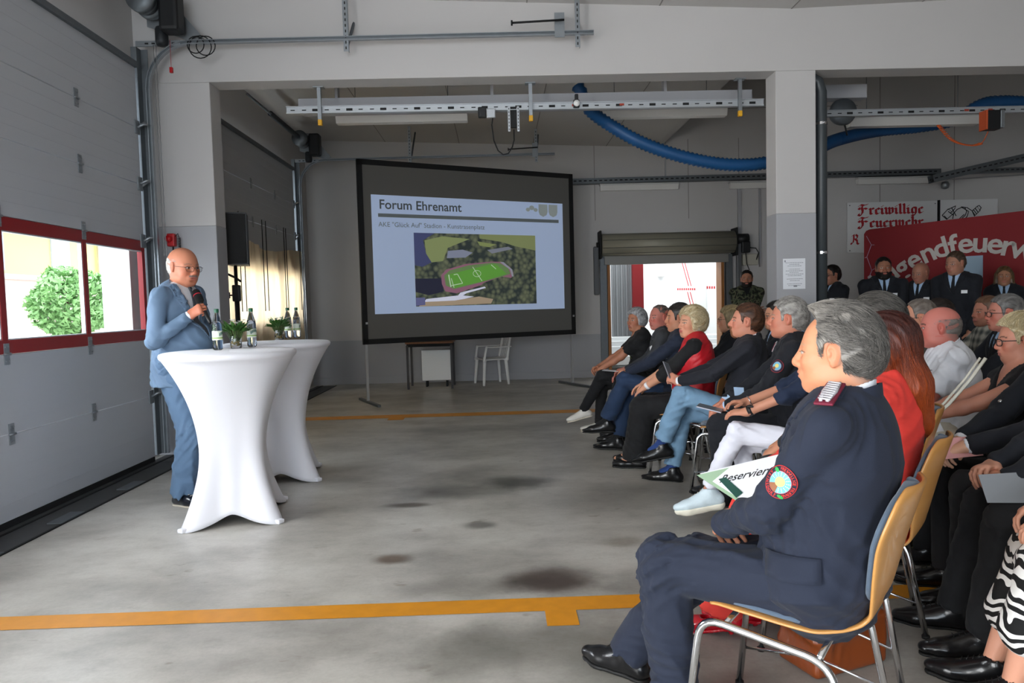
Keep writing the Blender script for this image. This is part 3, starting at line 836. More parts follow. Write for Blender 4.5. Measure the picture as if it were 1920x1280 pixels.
    if o.get('shirt') is not None:
        if vo:
            F = Fld(); torso(F, .002)
            def ps(X, Y, Z, D):
                a, f_, t_, y_ = Vd(X, Y, Z)
                return np.maximum.reduce([D, a-.02, -f_+.0, -(t_+vo[0]*s+.03)])
            P, Q = F.mesh(min(v, .007), ps)
            if len(P): sh_ = npmesh('shirt', P, Q, o['shirt'], root)
        band(None, nr*1.16, nr*1.10, -.025*s, .030*s, o['shirt'], 'shirt_collar', .005, -.50, gap=.010)
        if o.get('tie') is not None and vo:
            F = Fld(); torso(F, .006)
            def pt(X, Y, Z, D):
                a, f_, t_, y_ = Vd(X, Y, Z); wd = .010*s+np.clip(-t_, 0, .4)*.07
                return np.maximum.reduce([D-.003, -(D+.008), np.abs(y_)-wd, -f_+.0, t_-.0, -(t_+vo[0]*s+.03)])
            P, Q = F.mesh(min(v*.6, .0045), pt)
            if len(P): npmesh('tie', P, Q, o['tie'], root)
            kq, kn_ = hitray(F, nb-u2*.005*s, fwd, 0, .2)
            m_ = MB(); x_, u_, n_ = frame_from(kn_); m_.box(kq+n_*.004, (.026*s, .028*s, .012), mrot(x_, u_, n_), .005); m_.build('tie_knot', o['tie'], root)
        if o.get('cuffs') is not None:
            for q, nm in ((1, 'L'), (-1, 'R')):
                if nm not in o['cuffs']: continue
                sj, el, w = A[q]; d = nrm(w-el); F = Fld(); a = w-d*.030; F.rc(a, w-d*.004, .034*s, .033*s, .01); F.rc(w+d*.032, w+d*.1, .036*s, .036*s, .002, op='-')
                P, Q = F.mesh(.005); npmesh('shirt_cuff', P, Q, o['shirt'], root)
    # ---- hair, glasses
    if o.get('hair'): make_hair(root, hc, Rh, hr, o, o.get('hairv', hv*1.0))
    if o.get('glasses') is not None: glasses(root, hc, Rh, hr, o['glasses'], tint=o.get('tint'), rim=o.get('rim', .0013))
    if o.get('beardmesh'):
        F = Fld(); head_prims(F, hc, Rh, hr, o)
        def pbm(X, Y, Z, D):
            x, y, z = X-hc[0], Y-hc[1], Z-hc[2]
            a, b, c = [(x*Rh[0, i]+y*Rh[1, i]+z*Rh[2, i])/hr for i in range(3)]
            full = o['beardmesh'] == 'full'
            m1 = np.maximum((c+.040)-.0*a, -(c+.14)); ed = .040 if full else .028
            side = np.abs(b)-(.09 if full else .026); bk_ = (.0 if full else .055)-a
            lipc = -(np.sqrt((b/.022)**2+((c+.063)/.010)**2+0*a)-1)*.01
            cheek = (c+.055)-np.clip((np.abs(b)-.03)*.6, 0, .03)*(1 if full else 0) if full else c+.042
            return np.maximum.reduce([D-.005*o.get('beardt', 1), -(D+.006), m1*1.0, side, bk_, lipc, cheek])+.0012*np.sin(400*x+200*z)*np.sin(300*y+350*z)
        lo, hi = hc-.17, hc+.17
        P, Q = F.mesh(hv, pbm, lo, hi)
        if len(P): npmesh('beard', P, Q, mat('beard_'+o['beard'], o['beard'], .7, bump=.6, bscale=400, var=.4, vscale=300), root)
    # ---- name tag
    I = dict(root=root, A=A, G=G, hc=hc, Rh=Rh, hr=hr, nb=nb, u2=u2, fwd=fwd, lat=lat, TF=TF, s=s, che=che, wai=wai, pel=pel, shj=shj, shc=shc, garment=garment, v=v, o=o)
    for (t_, y_, rot) in o.get('tags', []):
        stuck(I, t_, y_, .060, .036, mat('name_tag_paper', 'eef0f2', .5), 'name_tag', rot)
    if o.get('buttons') is not None:
        for (t_, y_) in o['buttons']:
            q, n_ = hitray(TF, nb-u2*t_*s+lat*y_*s, fwd, 0, .35)
            m_ = MB(); x_, u_, n2 = frame_from(n_)
            m_.lathe([(.0001, .004), (.006, .0035), (.009, .001), (.009, -.004)], n=12, cap=False)
            Rm = mrot(x_, u_, n2); m_.v = [tuple(Rm@Vector(p)+Vector(q+n_*.002)) for p in m_.v]
            m_.build('button', mat('silver_button', 'd8d8d8', .25, 1.0), garment)
    return I
def conform(I, c, n_, w_, h_, m, name, off=.008, rot=0, cut=0, th=.004, up=(0, 0, 1)):
    """cloth piece lying on the garment, bent to it"""
    x_, u_, n2 = frame_from(n_, up); a = math.radians(rot); x2, u3 = x_*math.cos(a)+u_*math.sin(a), u_*math.cos(a)-x_*math.sin(a); P = []
    for i in range(9):
        row = []
        for j in range(5):
            s_, t_ = (i/8-.5), (j/4-.5)
            p = c+x2*w_*s_+u3*h_*(t_-(cut*abs(s_)*(j == 0)))
            q, _ = hitray(I['TF'], p-n2*.02, n2, 0, .35, 90); row.append(tuple(q+n2*off))
        P.append(row)
    mb = MB(); mb.grid(P); o = mb.build(name, m, I['garment']); sd = o.modifiers.new('t', 'SOLIDIFY'); sd.thickness = th; sd.offset = 0
    return o
def stuck(I, t_, y_, w_, h_, m, name, rot=0, th=.002, par=None, extra=None):
    """small flat thing lying on the chest, bent to the torso"""
    q, n_ = hitray(I['TF'], I['nb']-I['u2']*t_*I['s']+I['lat']*y_*I['s'], I['fwd'], 0, .35)
    x_, u_, n2 = frame_from(n_); a = math.radians(rot)
    x2, u3 = x_*math.cos(a)+u_*math.sin(a), u_*math.cos(a)-x_*math.sin(a)
    mb = MB(); mb.box(q+n_*.006, (w_, h_, th), mrot(x2, u3, n2))
    ob = mb.build(name, m, par or I['root'])
    return ob, q, x2, u3, n2
# ------------------------------------------------------------------ where a pixel of the photograph lies at depth Y
def at(px, py, Y):
    d = _f*FPX+_r*(px-960)-_u*(py-640); k = Y/d.y
    return Vector((d.x*k, Y, CAMH+d.z*k))
def at_x(px, py, X):
    d = _f*FPX+_r*(px-960)-_u*(py-640); k = X/d.x
    return Vector((X, d.y*k, CAMH+d.z*k))
def at_z(px, py, z=0.0):
    d = _f*FPX+_r*(px-960)-_u*(py-640); k = (z-CAMH)/d.z
    return Vector((d.x*k, d.y*k, z))

# ------------------------------------------------------------------ setting
M_wall = mat('painted_plaster', 'c1bebc', .75, bump=.08, bscale=120, var=.03, vscale=1.2)
M_wallg = mat('grey_painted_plaster', 'a6a6a9', .7, bump=.08, bscale=120, var=.04, vscale=1.2)
M_ceil = mat('ceiling_paint', 'c4c1be', .8, var=.03, vscale=1.5)
M_galv = mat('galvanised_steel', '9a9fa3', .42, .85, var=.15, vscale=14)
M_steel = mat('dull_steel', '6f7478', .5, .7, var=.12, vscale=20)
M_dark = mat('dark_rubber', '101112', .7)
M_blk = mat('black_plastic', '17181a', .5)
M_chrome = mat('chrome', 'dcdde0', .12, 1.0)
M_red = mat('red_powder_coat', '8c0f14', .4)
M_white = mat('white_plastic', 'e8e8e6', .4)

# concrete floor with stains of their own shape
def floor_mat():
    m = mat('sealed_concrete', 'b5b1a9', .38, bump=.05, bscale=30); nt = m.node_tree; N = nt.nodes; L = nt.links
    b = N['Principled BSDF']; tc = N.new('ShaderNodeTexCoord'); g = tc.outputs['Object']
    def nz(sc, det=8, st=(1, 1, 1), rgh=.6):
        mp = N.new('ShaderNodeMapping'); mp.inputs['Scale'].default_value = st; L.new(g, mp.inputs[0])
        n = N.new('ShaderNodeTexNoise'); n.inputs['Scale'].default_value = sc; n.inputs['Detail'].default_value = det; n.inputs['Roughness'].default_value = rgh
        L.new(mp.outputs[0], n.inputs['Vector']); return n.outputs[0]
    def ramp(src, stops):
        r = N.new('ShaderNodeValToRGB'); e = r.color_ramp.elements
        e[0].position, e[0].color = stops[0][0], (*stops[0][1], 1); e[1].position, e[1].color = stops[-1][0], (*stops[-1][1], 1)
        for p, c in stops[1:-1]:
            q = e.new(p); q.color = (*c, 1)
        L.new(src, r.inputs[0]); return r.outputs[0]
    base = ramp(nz(1.4, 10, (.8, 1.1, 1)), [(.30, lin('8f8b84')), (.45, lin('a9a59d')), (.55, lin('bab6ae')), (.70, lin('cac7bf'))])
    def mul(a, bsock, fac=1.0):
        mx = N.new('ShaderNodeMix'); mx.data_type = 'RGBA'; mx.blend_type = 'MULTIPLY'; mx.inputs[0].default_value = fac
        L.new(a, mx.inputs[6]); L.new(bsock, mx.inputs[7]); return mx.outputs[2]
    c = mul(base, ramp(nz(9, 8, (.8, 1.2, 1), .7), [(.3, (.80, .79, .78)), (.5, (.98, .98, .98)), (.7, (1, 1, 1))]), .8)
    c = mul(c, ramp(nz(60, 4), [(.3, (.86, .86, .86)), (.6, (1, 1, 1))]), .6)
    sp = ramp(nz(5.5, 3, (.8, 1.3, 1)), [(.66, (1, 1, 1)), (.72, (.62, .56, .50))]); c = mul(c, sp, .7)
    # tyre and oil marks
    sx = N.new('ShaderNodeSeparateXYZ'); L.new(g, sx.inputs[0])
    wn = nz(3.0, 5)
    def mth(op, a, bb=None):
        q = N.new('ShaderNodeMath'); q.operation = op
        for i, z in enumerate((a, bb)):
            if z is None: continue
            if isinstance(z, (int, float)): q.inputs[i].default_value = z
            else: L.new(z, q.inputs[i])
        return q.outputs[0]
    wob = mth('MULTIPLY', mth('SUBTRACT', wn, .5), .9)
    for (cx, cy, rx, ry, col, amt) in STAINS:
        dx = mth('DIVIDE', mth('SUBTRACT', sx.outputs[0], cx), rx); dy = mth('DIVIDE', mth('SUBTRACT', sx.outputs[1], cy), ry)
        r = mth('ADD', mth('SQRT', mth('ADD', mth('MULTIPLY', dx, dx), mth('MULTIPLY', dy, dy))), wob)
        k = N.new('ShaderNodeMapRange'); k.interpolation_type = 'SMOOTHSTEP'; k.inputs[1].default_value = .35; k.inputs[2].default_value = 1.15; k.inputs[3].default_value = amt; k.inputs[4].default_value = 0
        L.new(r, k.inputs[0])
        mx = N.new('ShaderNodeMix'); mx.data_type = 'RGBA'; mx.blend_type = 'MULTIPLY'; mx.inputs[7].default_value = (*col, 1)
        L.new(k.outputs[0], mx.inputs[0]); L.new(c, mx.inputs[6]); c = mx.outputs[2]
    L.new(c, b.inputs['Base Color'])
    rr = N.new('ShaderNodeMapRange'); rr.inputs[3].default_value = .22; rr.inputs[4].default_value = .50; L.new(nz(2.2, 6), rr.inputs[0]); L.new(rr.outputs[0], b.inputs['Roughness'])
    return m
def zs(px, py): p = at_z(px, py); return p.x, p.y
STAINS = [(*zs(1030, 1088), .30, .20, (.16, .11, .09), .92), (*zs(975, 905), .32, .24, (.20, .19, .18), .85), (*zs(870, 920), .6, .24, (.32, .31, .30), .7),
          (*zs(900, 984), .13, .09, (.28, .27, .26), .85), (*zs(765, 947), .18, .07, (.22, .18, .14), .9), (*zs(735, 1048), .14, .09, (.28, .20, .15), .9),
          (*zs(870, 1100), .5, .14, (.55, .54, .53), .6), (*zs(1180, 930), .9, .5, (.55, .54, .52), .6), (*zs(1300, 1090), .6, .2, (.5, .5, .5), .6),
          (*zs(900, 745), 2.2, 1.0, (.55, .54, .53), .55), (*zs(870, 803), 1.3, .25, (.6, .6, .6), .6), (*zs(1170, 1015), .16, .1, (.5, .45, .4), .7),
          (*zs(640, 905), .35, .25, (.5, .5, .5), .5), (*zs(1000, 1220), .9, .25, (.62, .62, .61), .7), (*zs(1500, 1200), 1.6, .8, (.55, .55, .54), .7)]
mb = MB(); mb.box((4.5, 5.0, -.05), (16.0, 24.0, .1)); fl = mb.build('floor', floor_mat()); tag(fl, kind='structure')
XW, YB = -3.32, 12.7                      # plane of the left wall, of the back wall
BY0, BY1, BZ = 6.80, 7.05, 3.50           # beam
def zc(x): return 4.32-.040*(x+3.3) if x < 2.85 else 4.074+.035*(x-2.85)
# ceiling: slightly pitched, with shallow panel joints
def ceil_piece(name, x0, x1, y0, y1, dz=0, seams=()):
    mb = MB(); xs = sorted(set([x0, x1]+([2.85] if x0 < 2.85 < x1 else [])))
    for a, b in zip(xs, xs[1:]):
        mb.add([(a, y0, zc(a)+dz), (b, y0, zc(b)+dz), (b, y1, zc(b)+dz), (a, y1, zc(a)+dz), (a, y0, zc(a)+dz+.1), (b, y0, zc(b)+dz+.1), (b, y1, zc(b)+dz+.1), (a, y1, zc(a)+dz+.1)],
               [(0, 1, 2, 3), (4, 7, 6, 5), (0, 4, 5, 1), (1, 5, 6, 2), (2, 6, 7, 3), (3, 7, 4, 0)])
    o = mb.build(name, M_ceil); tag(o, kind='structure')
    mb = MB()
    for x in seams: mb.box((x, (y0+y1)/2, zc(x)+dz-.001), (.012, y1-y0, .004))
    if seams: mb.build('panel_joints', mat('joint_filler', '8e8a86', .8), o)
    return o
ceil_piece('ceiling', XW, 12.0, -5.0, BY0+.05, 0, (-2.0, -.8, .35, 1.6, 2.85, 4.1))
ceil_piece('ceiling', XW, 2.95, BY1-.05, YB+.1, 0, (-1.9, -.6, .7, 2.0))
mb = MB(); mb.box((7.5, 9.9, 5.65), (9.2, 5.9, .1)); tag(mb.build('ceiling', M_ceil), kind='structure')
# beam across the hall and the two columns
mb = MB(); mb.add([(XW, y, z) for y in (BY0, BY1) for z in (BZ, 4.34)]+[(12, y, z) for y in (BY0, BY1) for z in (BZ, 4.5)],
                  [(0, 4, 5, 1), (2, 3, 7, 6), (0, 2, 6, 4), (1, 5, 7, 3), (0, 1, 3, 2), (4, 6, 7, 5)])
tag(mb.build('trim_1', M_wall), 'long white concrete beam across the hall on two columns', 'beam', kind='structure')
mb = MB(); mb.box((7.5, BY1+.05, 4.95), (9.2, .1, 1.5)); tag(mb.build('wall_upper', M_wall), kind='structure')
mb = MB(); mb.box((2.95, 9.9, 4.85), (.1, 5.8, 1.5)); tag(mb.build('wall_upper_side', M_wall), kind='structure')
def column(n, x0, x1, zp, label):
    mb = MB(); mb.box(((x0+x1)/2, (BY0+BY1)/2, (zp+BZ)/2), (x1-x0, BY1-BY0, BZ-zp), bev=.006); o = mb.build('trim_%d' % n, M_wall)
    tag(o, label, 'column', kind='structure')
    mb = MB(); mb.box(((x0+x1)/2, (BY0+BY1)/2, zp/2), (x1-x0+.002, BY1-BY0+.002, zp), bev=.006); mb.build('grey_paint_band', M_wallg, o, 'grey painted lower half')
    return o
cx0, cx1 = at(313, 300, BY0).x, at(396, 230, BY0).x
column(2, XW, cx1, at(390, 423, BY0).z, 'white column beside the first sectional gate')
rx0, rx1 = at(1455, 300, BY0).x, at(1530, 300, BY0).x
column(3, rx0, rx1, at(1480, 400, BY0).z, 'white column standing between the seated audience and the gate bays')
# back wall with an opening for the roller shutter
ox0, ox1, oz = at(1137, 560, YB).x, at(1357, 560, YB).x, at(1250, 490, YB).z
mb = MB()
def wbox(mb, x0, x1, z0, z1, y0=YB, y1=YB+.25): mb.box(((x0+x1)/2, (y0+y1)/2, (z0+z1)/2), (x1-x0, y1-y0, z1-z0))
wbox(mb, XW, ox0, .78, 4.4); wbox(mb, ox0, ox1, oz, 5.7); wbox(mb, ox1, 12, .0, 5.7)
wb = mb.build('wall_back', M_wall); tag(wb, kind='structure')
mb = MB(); wbox(mb, XW, ox0, 0, .78, YB-.002); mb.build('grey_paint_band', M_wallg, wb)
mb = MB()
for px in (1114, 1290, 1385): p = at(px, 300, YB); mb.box((p.x, YB-.001, 3.5), (.012, .003, 1.4))
for px in (1650, 1790): p = at(px, 200, YB); mb.box((p.x, YB-.001, 4.2), (.014, .003, 2.7))
p = at(1600, 198, YB); mb.box((5.3, YB-.001, p.z), (2.4, .003, .014))
mb.build('panel_joints', mat('joint_filler', '8e8a86', .8), wb)
mb = MB(); mb.box(((XW+ox0)/2, YB-.012, .06), (ox0-XW, .024, .12)); tag(mb.build('baseboard_back', M_wallg), kind='structure')
# left wall with two gate openings
D1 = (2.75, 6.52); D2 = (7.45, 11.4); DH = 3.58
mb = MB()
def lbox(mb, y0, y1, z0, z1): mb.box((XW-.13, (y0+y1)/2, (z0+z1)/2), (.26, y1-y0, z1-z0))
for a in ((-5.0, -2.8), (.4, D1[0]), (D1[1], D2[0]), (D2[1], YB+.2)): lbox(mb, *a, 0, 4.5)
lbox(mb, -2.8, .4, 3.4, 4.5); lbox(mb, *D1, DH, 4.5); lbox(mb, *D2, DH, 4.5)
tag(mb.build('wall_left', M_wall), kind='structure')
mb = MB(); mb.box((12.05, 4.0, 2.9), (.1, 18, 5.8)); tag(mb.build('wall_right', M_wall), kind='structure')
mb = MB(); mb.box((4.4, -5.05, 3.95), (15.4, .1, 1.1)); mb.box((6.8, -5.05, 1.7), (10.4, .1, 3.4)); mb.box((-3.2, -5.05, 1.7), (.3, .1, 3.4)); tag(mb.build('wall_front', M_wall), kind='structure')

# floor channel in front of the gates
mb = MB(); mb.box((-3.04, 5.0, .0015), (.34, 15.0, .003)); ch = mb.build('floor_channel', mat('wet_dark_concrete', '3a3a3a', .5, var=.3, vscale=8)); tag(ch, 'dark drainage channel running along the foot of the gates', 'floor channel')
mb = MB(); mb.box((-2.875, 5.0, .004), (.018, 15.0, .006)); mb.box((-3.12, 5.0, .004), (.02, 15.0, .006)); mb.build('slot', M_dark, ch)
for i, yy in enumerate((3.95, 4.75, 5.6)):
    mb = MB(); mb.box((-2.93, yy, .006), (.10, .26, .010), bev=.003); mb.build('cover_plate', M_steel, ch)
# painted floor lines
def paint(): return mat('yellow_floor_paint', 'd08a1c', .45, var=.16, vscale=14, bump=.05)
def line(y0, y1, x0, x1, lab, stubs):
    mb = MB(); s = (y1[0]-y0[0]); mb.add([(x0, y0[0], .002), (x1, y0[1], .002), (x1, y1[1], .002), (x0, y1[0], .002)], [(0, 1, 2, 3)])
    for (a, b, c, d) in stubs: mb.add([(a, c, .0021), (b, c, .0021), (b, d, .0021), (a, d, .0021)], [(0, 1, 2, 3)])
    o = mb.build('floor_line', paint()); tag(o, lab, 'floor line')
a, b = at_z(0, 1182), at_z(1180, 1140); c, d = at_z(0, 1157), at_z(1180, 1115)
def ex(p, q, x): return p.y+(q.y-p.y)*(x-p.x)/(q.x-p.x)
s0, s1 = at_z(1022, 1147), at_z(1087, 1172)
line((ex(a, b, -2.86), ex(a, b, 6)), (ex(c, d, -2.86), ex(c, d, 6)), -2.86, 6, 'wide yellow line painted across the floor in the foreground', [(s0.x, s1.x, s1.y, s0.y+.03)])
a, b = at_z(590, 788), at_z(1065, 774); c, d = at_z(590, 782), at_z(1065, 768)
s0, s1 = at_z(730, 783), at_z(756, 787)
line((ex(a, b, -2.86), ex(a, b, 3)), (ex(c, d, -2.86), ex(c, d, 3)), -2.86, 3, 'thin yellow line painted on the floor in front of the screen', [(s0.x, s1.x, s1.y, s0.y)])

# ------------------------------------------------------------------ sectional gates
def door(n, y0, y1, label, window=True, curtain=False):
    X = XW+.14; root = thing('door_%d' % n, label, 'gate'); root['kind'] = 'structure'
    mp_ = mat('gate_panel_paint', 'b6b9be', .45, bump=.10, bscale=12, stretch=(1, .02, 14))
    zs_ = [.045, .60, 1.12, 2.01, 2.52, 3.02, 3.56]
    for i, (a, b) in enumerate(zip(zs_, zs_[1:])):
        if i == 2: continue
        mb = MB(); mb.box((X-.02, (y0+y1)/2, (a+b)/2), (.04, y1-y0, b-a-.006), bev=.004)
        # pressed ribs
        for k in range(1, 5):
            z = a+(b-a)*k/5; mb.box((X+.0005, (y0+y1)/2, z), (.002, y1-y0-.02, .004))
        mb.build('panel', mp_, root)
    mb = MB(); mb.box((X-.018, (y0+y1)/2, .022), (.03, y1-y0, .044)); mb.build('bottom_seal', M_dark, root)
    # glazed section
    a, b = 1.12, 2.01; fr = MB(); npn = 4; wd = (y1-y0)/npn
    ro = M_red if n == 1 else M_red
    mb = MB(); mb.box((X-.02, (y0+y1)/2, a+.045), (.045, y1-y0, .09), bev=.004); mb.box((X-.02, (y0+y1)/2, b-.045), (.045, y1-y0, .09), bev=.004)
    for k in range(npn+1):
        yy = y0+wd*k; yy = min(max(yy, y0+.03), y1-.03); mb.box((X-.02, yy, (a+b)/2), (.044, .050, b-a-.1))
    mb.build('window_frame', ro, root)
    mb = MB()
    for k in range(npn):
        ya, yb = y0+wd*k+.03, y0+wd*(k+1)-.03
        for (p, q) in ((ya, .012), (yb, .012)): mb.box((X-.018, p, (a+b)/2), (.03, .014, b-a-.2))
        for z in (a+.093, b-.093): mb.box((X-.018, (ya+yb)/2, z), (.03, yb-ya, .010))
    mb.build('glazing_bead', mat('aluminium_bead', 'c9cdd0', .35, .6), root)
    g = mat('window_glass', 'ffffff', .0, trans=1.0, ior=1.02)
    for k in range(npn):
        mb = MB(); mb.box((X-.02, y0+wd*(k+.5), (a+b)/2), (.004, wd-.06, b-a-.19)); mb.build('pane', g, root)
    # hinges
    for z in (.60, 1.12, 2.01, 2.52, 3.02):
        for k in range(1, npn):
            yy = y0+wd*k; mb = MB(); mb.box((X+.004, yy, z+.038), (.006, .05, .062)); mb.box((X+.004, yy, z-.038), (.006, .05, .062)); mb.tube([(X+.010, yy-.03, z), (X+.010, yy+.03, z)], .009, 8)
            for q in (-.015, .015):
                for zz in (.045, -.045): mb.lathe([(.005, 0), (.005, .006)], n=6); mb.v[-12:] = [(X+.006+t[2], yy+q+t[0], z+zz+t[1]) for t in mb.v[-12:]]
            mb.build('hinge', M_galv, root)
        for yy in (y1-.03,):
            mb = MB(); mb.box((X+.006, yy, z), (.01, .08, .12)); mb.tube([(X+.01, yy, z), (X+.05, yy+.03, z+.03), (X+.08, yy+.04, z+.03)], .012, 8); mb.build('roller_bracket', M_galv, root)
    mb = MB(); mb.box((X+.005, (y0+y1)/2, 3.575), (.05, y1-y0, .05)); mb.build('top_seal', M_steel, root)
    return root
door(1, *D1, 'white sectional gate with a red framed window beside the speaker')
door(2, *D2, 'white sectional gate in the rear bay with cloth hung over its window')

# gate hardware: guide tracks, hangers, shaft drives
def track(yy, xr, label, hang, zr=3.70, R=.42, chain=True, motor=True):
    X = XW+.20; root = thing('gate_track', label, 'gate track', group='gate guide tracks')
    prof = []
    pts = [(X, yy, .06), (X, yy, zr-R)]
    for k in range(1, 10):
        a = PI/2*k/9; pts.append((X+R-R*math.cos(a), yy, zr-R+R*math.sin(a)))
    pts.append((xr, yy, zr+.02))
    def rail(off, h, w_, m, nm, pts=pts):
        mb = MB(); P = []
        for i, p in enumerate(pts):
            q0, q1 = pts[max(0, i-1)], pts[min(len(pts)-1, i+1)]; t = Vector((q1[0]-q0[0], 0, q1[2]-q0[2])).normalized(); nn = Vector((t.z, 0, -t.x))
            c = Vector(p)+nn*off
            P.append([tuple(c+nn*h+Vector((0, -w_, 0))), tuple(c+nn*h+Vector((0, w_, 0))), tuple(c-nn*h+Vector((0, w_, 0))), tuple(c-nn*h+Vector((0, -w_, 0)))])
        for i in range(len(P)-1):
            vs = P[i]+P[i+1]; mb.add(vs, [(0, 1, 5, 4), (1, 2, 6, 5), (2, 3, 7, 6), (3, 0, 4, 7)])
        mb.add(P[0], [(0, 1, 2, 3)]); mb.add(P[-1], [(3, 2, 1, 0)])
        return mb.build(nm, m, root)
    rail(0, .004, .022, M_galv, 'guide_rail'); rail(.028, .004, .020, M_galv, 'guide_rail_lip'); rail(.014, .014, .003, M_steel, 'guide_rail_web')
    mb = MB(); mb.box((X-.085, yy+.01, 1.9), (.05, .10, 3.7)); mb.box((X-.03, yy+.045, 1.9), (.06, .006, 3.7)); mb.build('wall_angle', M_steel, root)
    for z in (.6, 1.12, 2.01, 2.52, 3.05):
        mb = MB(); mb.tube([(X-.09, yy-.06, z-.03), (X-.01, yy-.03, z+.035)], .012, 6); mb.build('bracket', M_galv, root)
    for hx in hang:
        mb = MB(); zt = zc(hx)
        mb.box((hx, yy+.0, (zr-.12+zt)/2), (.045, .004, zt-zr+.12)); mb.box((hx+.02, yy+.02, (zr-.12+zt)/2), (.004, .04, zt-zr+.12))
        h_ = mb.build('hanger', M_galv, root)
        mb = MB(); 
        for k in range(int((zt-zr+.1)/.05)): mb.box((hx, yy-.003, zr-.09+.05*k), (.010, .003, .024))
        mb.build('slots', M_dark, h_)
        mb = MB(); mb.tube([(hx+.01, yy+.03, zr-.05), (hx+.06, yy+.35, zt-.02)], .014, 6); mb.build('brace', M_steel, root)
    return root
tr1 = track(6.60, at(1113, 62, 6.6).x, 'galvanised guide track rising beside the first gate and running under the front ceiling', (at(648, 60, 6.6).x, at(1083, 60, 6.6).x), zr=at(700, 70, 6.6).z)
tr2 = track(11.55, at(1040, 289, 11.55).x, 'galvanised guide track beside the rear gate, running above the projection screen', (at(768, 280, 11.55).x, at(1005, 280, 11.55).x), zr=at(800, 294, 11.55).z)
def drive(yy, zz, lab, far=False):
    X = XW+.20; root = thing('gate_drive', lab, 'gate drive')
    mb = MB()
    for i, r in enumerate((.115, .105, .120)): mb.lathe([(.02, -.03), (r, -.03), (r, .03), (.02, .03)], n=28); mb.v[-112:] = [(X+.10+q[0], yy-.10-.08*i+q[2], zz+.28+q[1]) for q in mb.v[-112:]]
    mb.build('cable_drum', M_steel, root)
    mb = MB(); mb.tube([(X+.10, yy, zz+.28), (X+.10, yy-2.6, zz+.28)], .016, 10); mb.build('spring_shaft', M_steel, root)
    mb = MB(); mb.tube([(X+.10, yy-.4, zz+.28), (X+.10, yy-1.7, zz+.28)], .038, 12); mb.build('torsion_spring', mat('spring_steel', '44474a', .5, .6, bump=.6, bscale=50, stretch=(.1, 30, .1)), root)
    mb = MB(); mb.add([(X+.02, yy, zz+.42), (X+.20, yy, zz+.42), (X+.52, yy, zz+.03), (X+.42, yy, zz-.0), (X+.02, yy, zz+.14)], [(0, 1, 2, 3, 4)])
    mb.v += [(a, b+.012, c) for a, b, c in mb.v]; mb.f.append([9, 8, 7, 6, 5]); mb.sm.append(False); mb.mi.append(0)
    for k in range(5): mb.f.append([k, 5+k, 5+(k+1) % 5, (k+1) % 5]); mb.sm.append(False); mb.mi.append(0)
    mb.build('bearing_plate', M_galv, root)
    mb = MB(); mb.box((X+.30, yy-.13, zz+.20), (.17, .18, .34), bev=.03); mb.build('motor_housing', M_blk, root)
    mb = MB(); mb.lathe([(.045, -.09), (.055, -.06), (.055, .05), (.045, .07)], (X+.17, yy-.05, zz+.04), 18); mb.build('motor', mat('motor_casing', '2c2e31', .5, .3), root)
    mb = MB(); mb.box((X+.12, yy-.02, zz-.02), (.40, .012, .05)); mb.build('slotted_arm', M_galv, root)
    mb = MB()
    for k in range(5): mb.box((X+.02+.06*k, yy-.028, zz-.02), (.03, .003, .012))
    mb.build('slots', M_dark, root)
    if not far:
        mb = MB(); 
        for (cx, cz, r) in ((.50, -.06, .10), (.46, -.04, .075), (.55, -.05, .085)):
            mb.tube([(X+cx+r*math.cos(2*PI*k/20), yy-.03, zz+cz+r*math.sin(2*PI*k/20)) for k in range(20)], .005, 6, close=True)
        mb.build('coiled_cable', M_dark, root)
        mb = MB(); mb.box((X+.245, yy-.06, zz-.27), (.028, .028, .050), bev=.005); mb.tube([(X+.245, yy-.06, zz-.25), (X+.245, yy-.06, zz-.0)], .002, 5); mb.build('release_pull', mat('red_plastic', 'b01018', .4), root)
        mb = MB()
        for q in (0, .022):
            P_ = [(X+.10+q, yy-.07+.003*math.sin(k*1.6), zz-.05-.02*k) for k in range(95)]; mb.tube(P_, .0035, 5)
        mb.build('hand_chain', mat('steel_chain', '8b8b8b', .4, .8, bump=1.0, bscale=60), root)
    return root
drive(6.62, at(700, 70, 6.6).z, 'black motor and cable drum above the first gate track')
drive(11.57, at(800, 294, 11.55).z, 'motor and cable drum above the rear gate track', True)
# stop buffer arms on the rails
for (yy, p0, p1, lab) in ((6.6, (958, 43), (1058, 37), 'spring buffer arm at the end of the front track'), (11.55, (952, 280), (1008, 276), 'spring buffer arm at the end of the rear track')):
    a, b = at(*p0, yy-.06), at(*p1, yy-.06); mb = MB(); mb.tube([a, b], .010, 8); mb.tube([a, a+Vector((.015, 0, 0))], .024, 10); o = mb.build('buffer_arm', M_dark); tag(o, lab, 'buffer')
    mb = MB(); mb.box((b.x-.04, yy-.02, b.z-.03), (.09, .008, .22)); mb.build('bracket', M_galv, o)
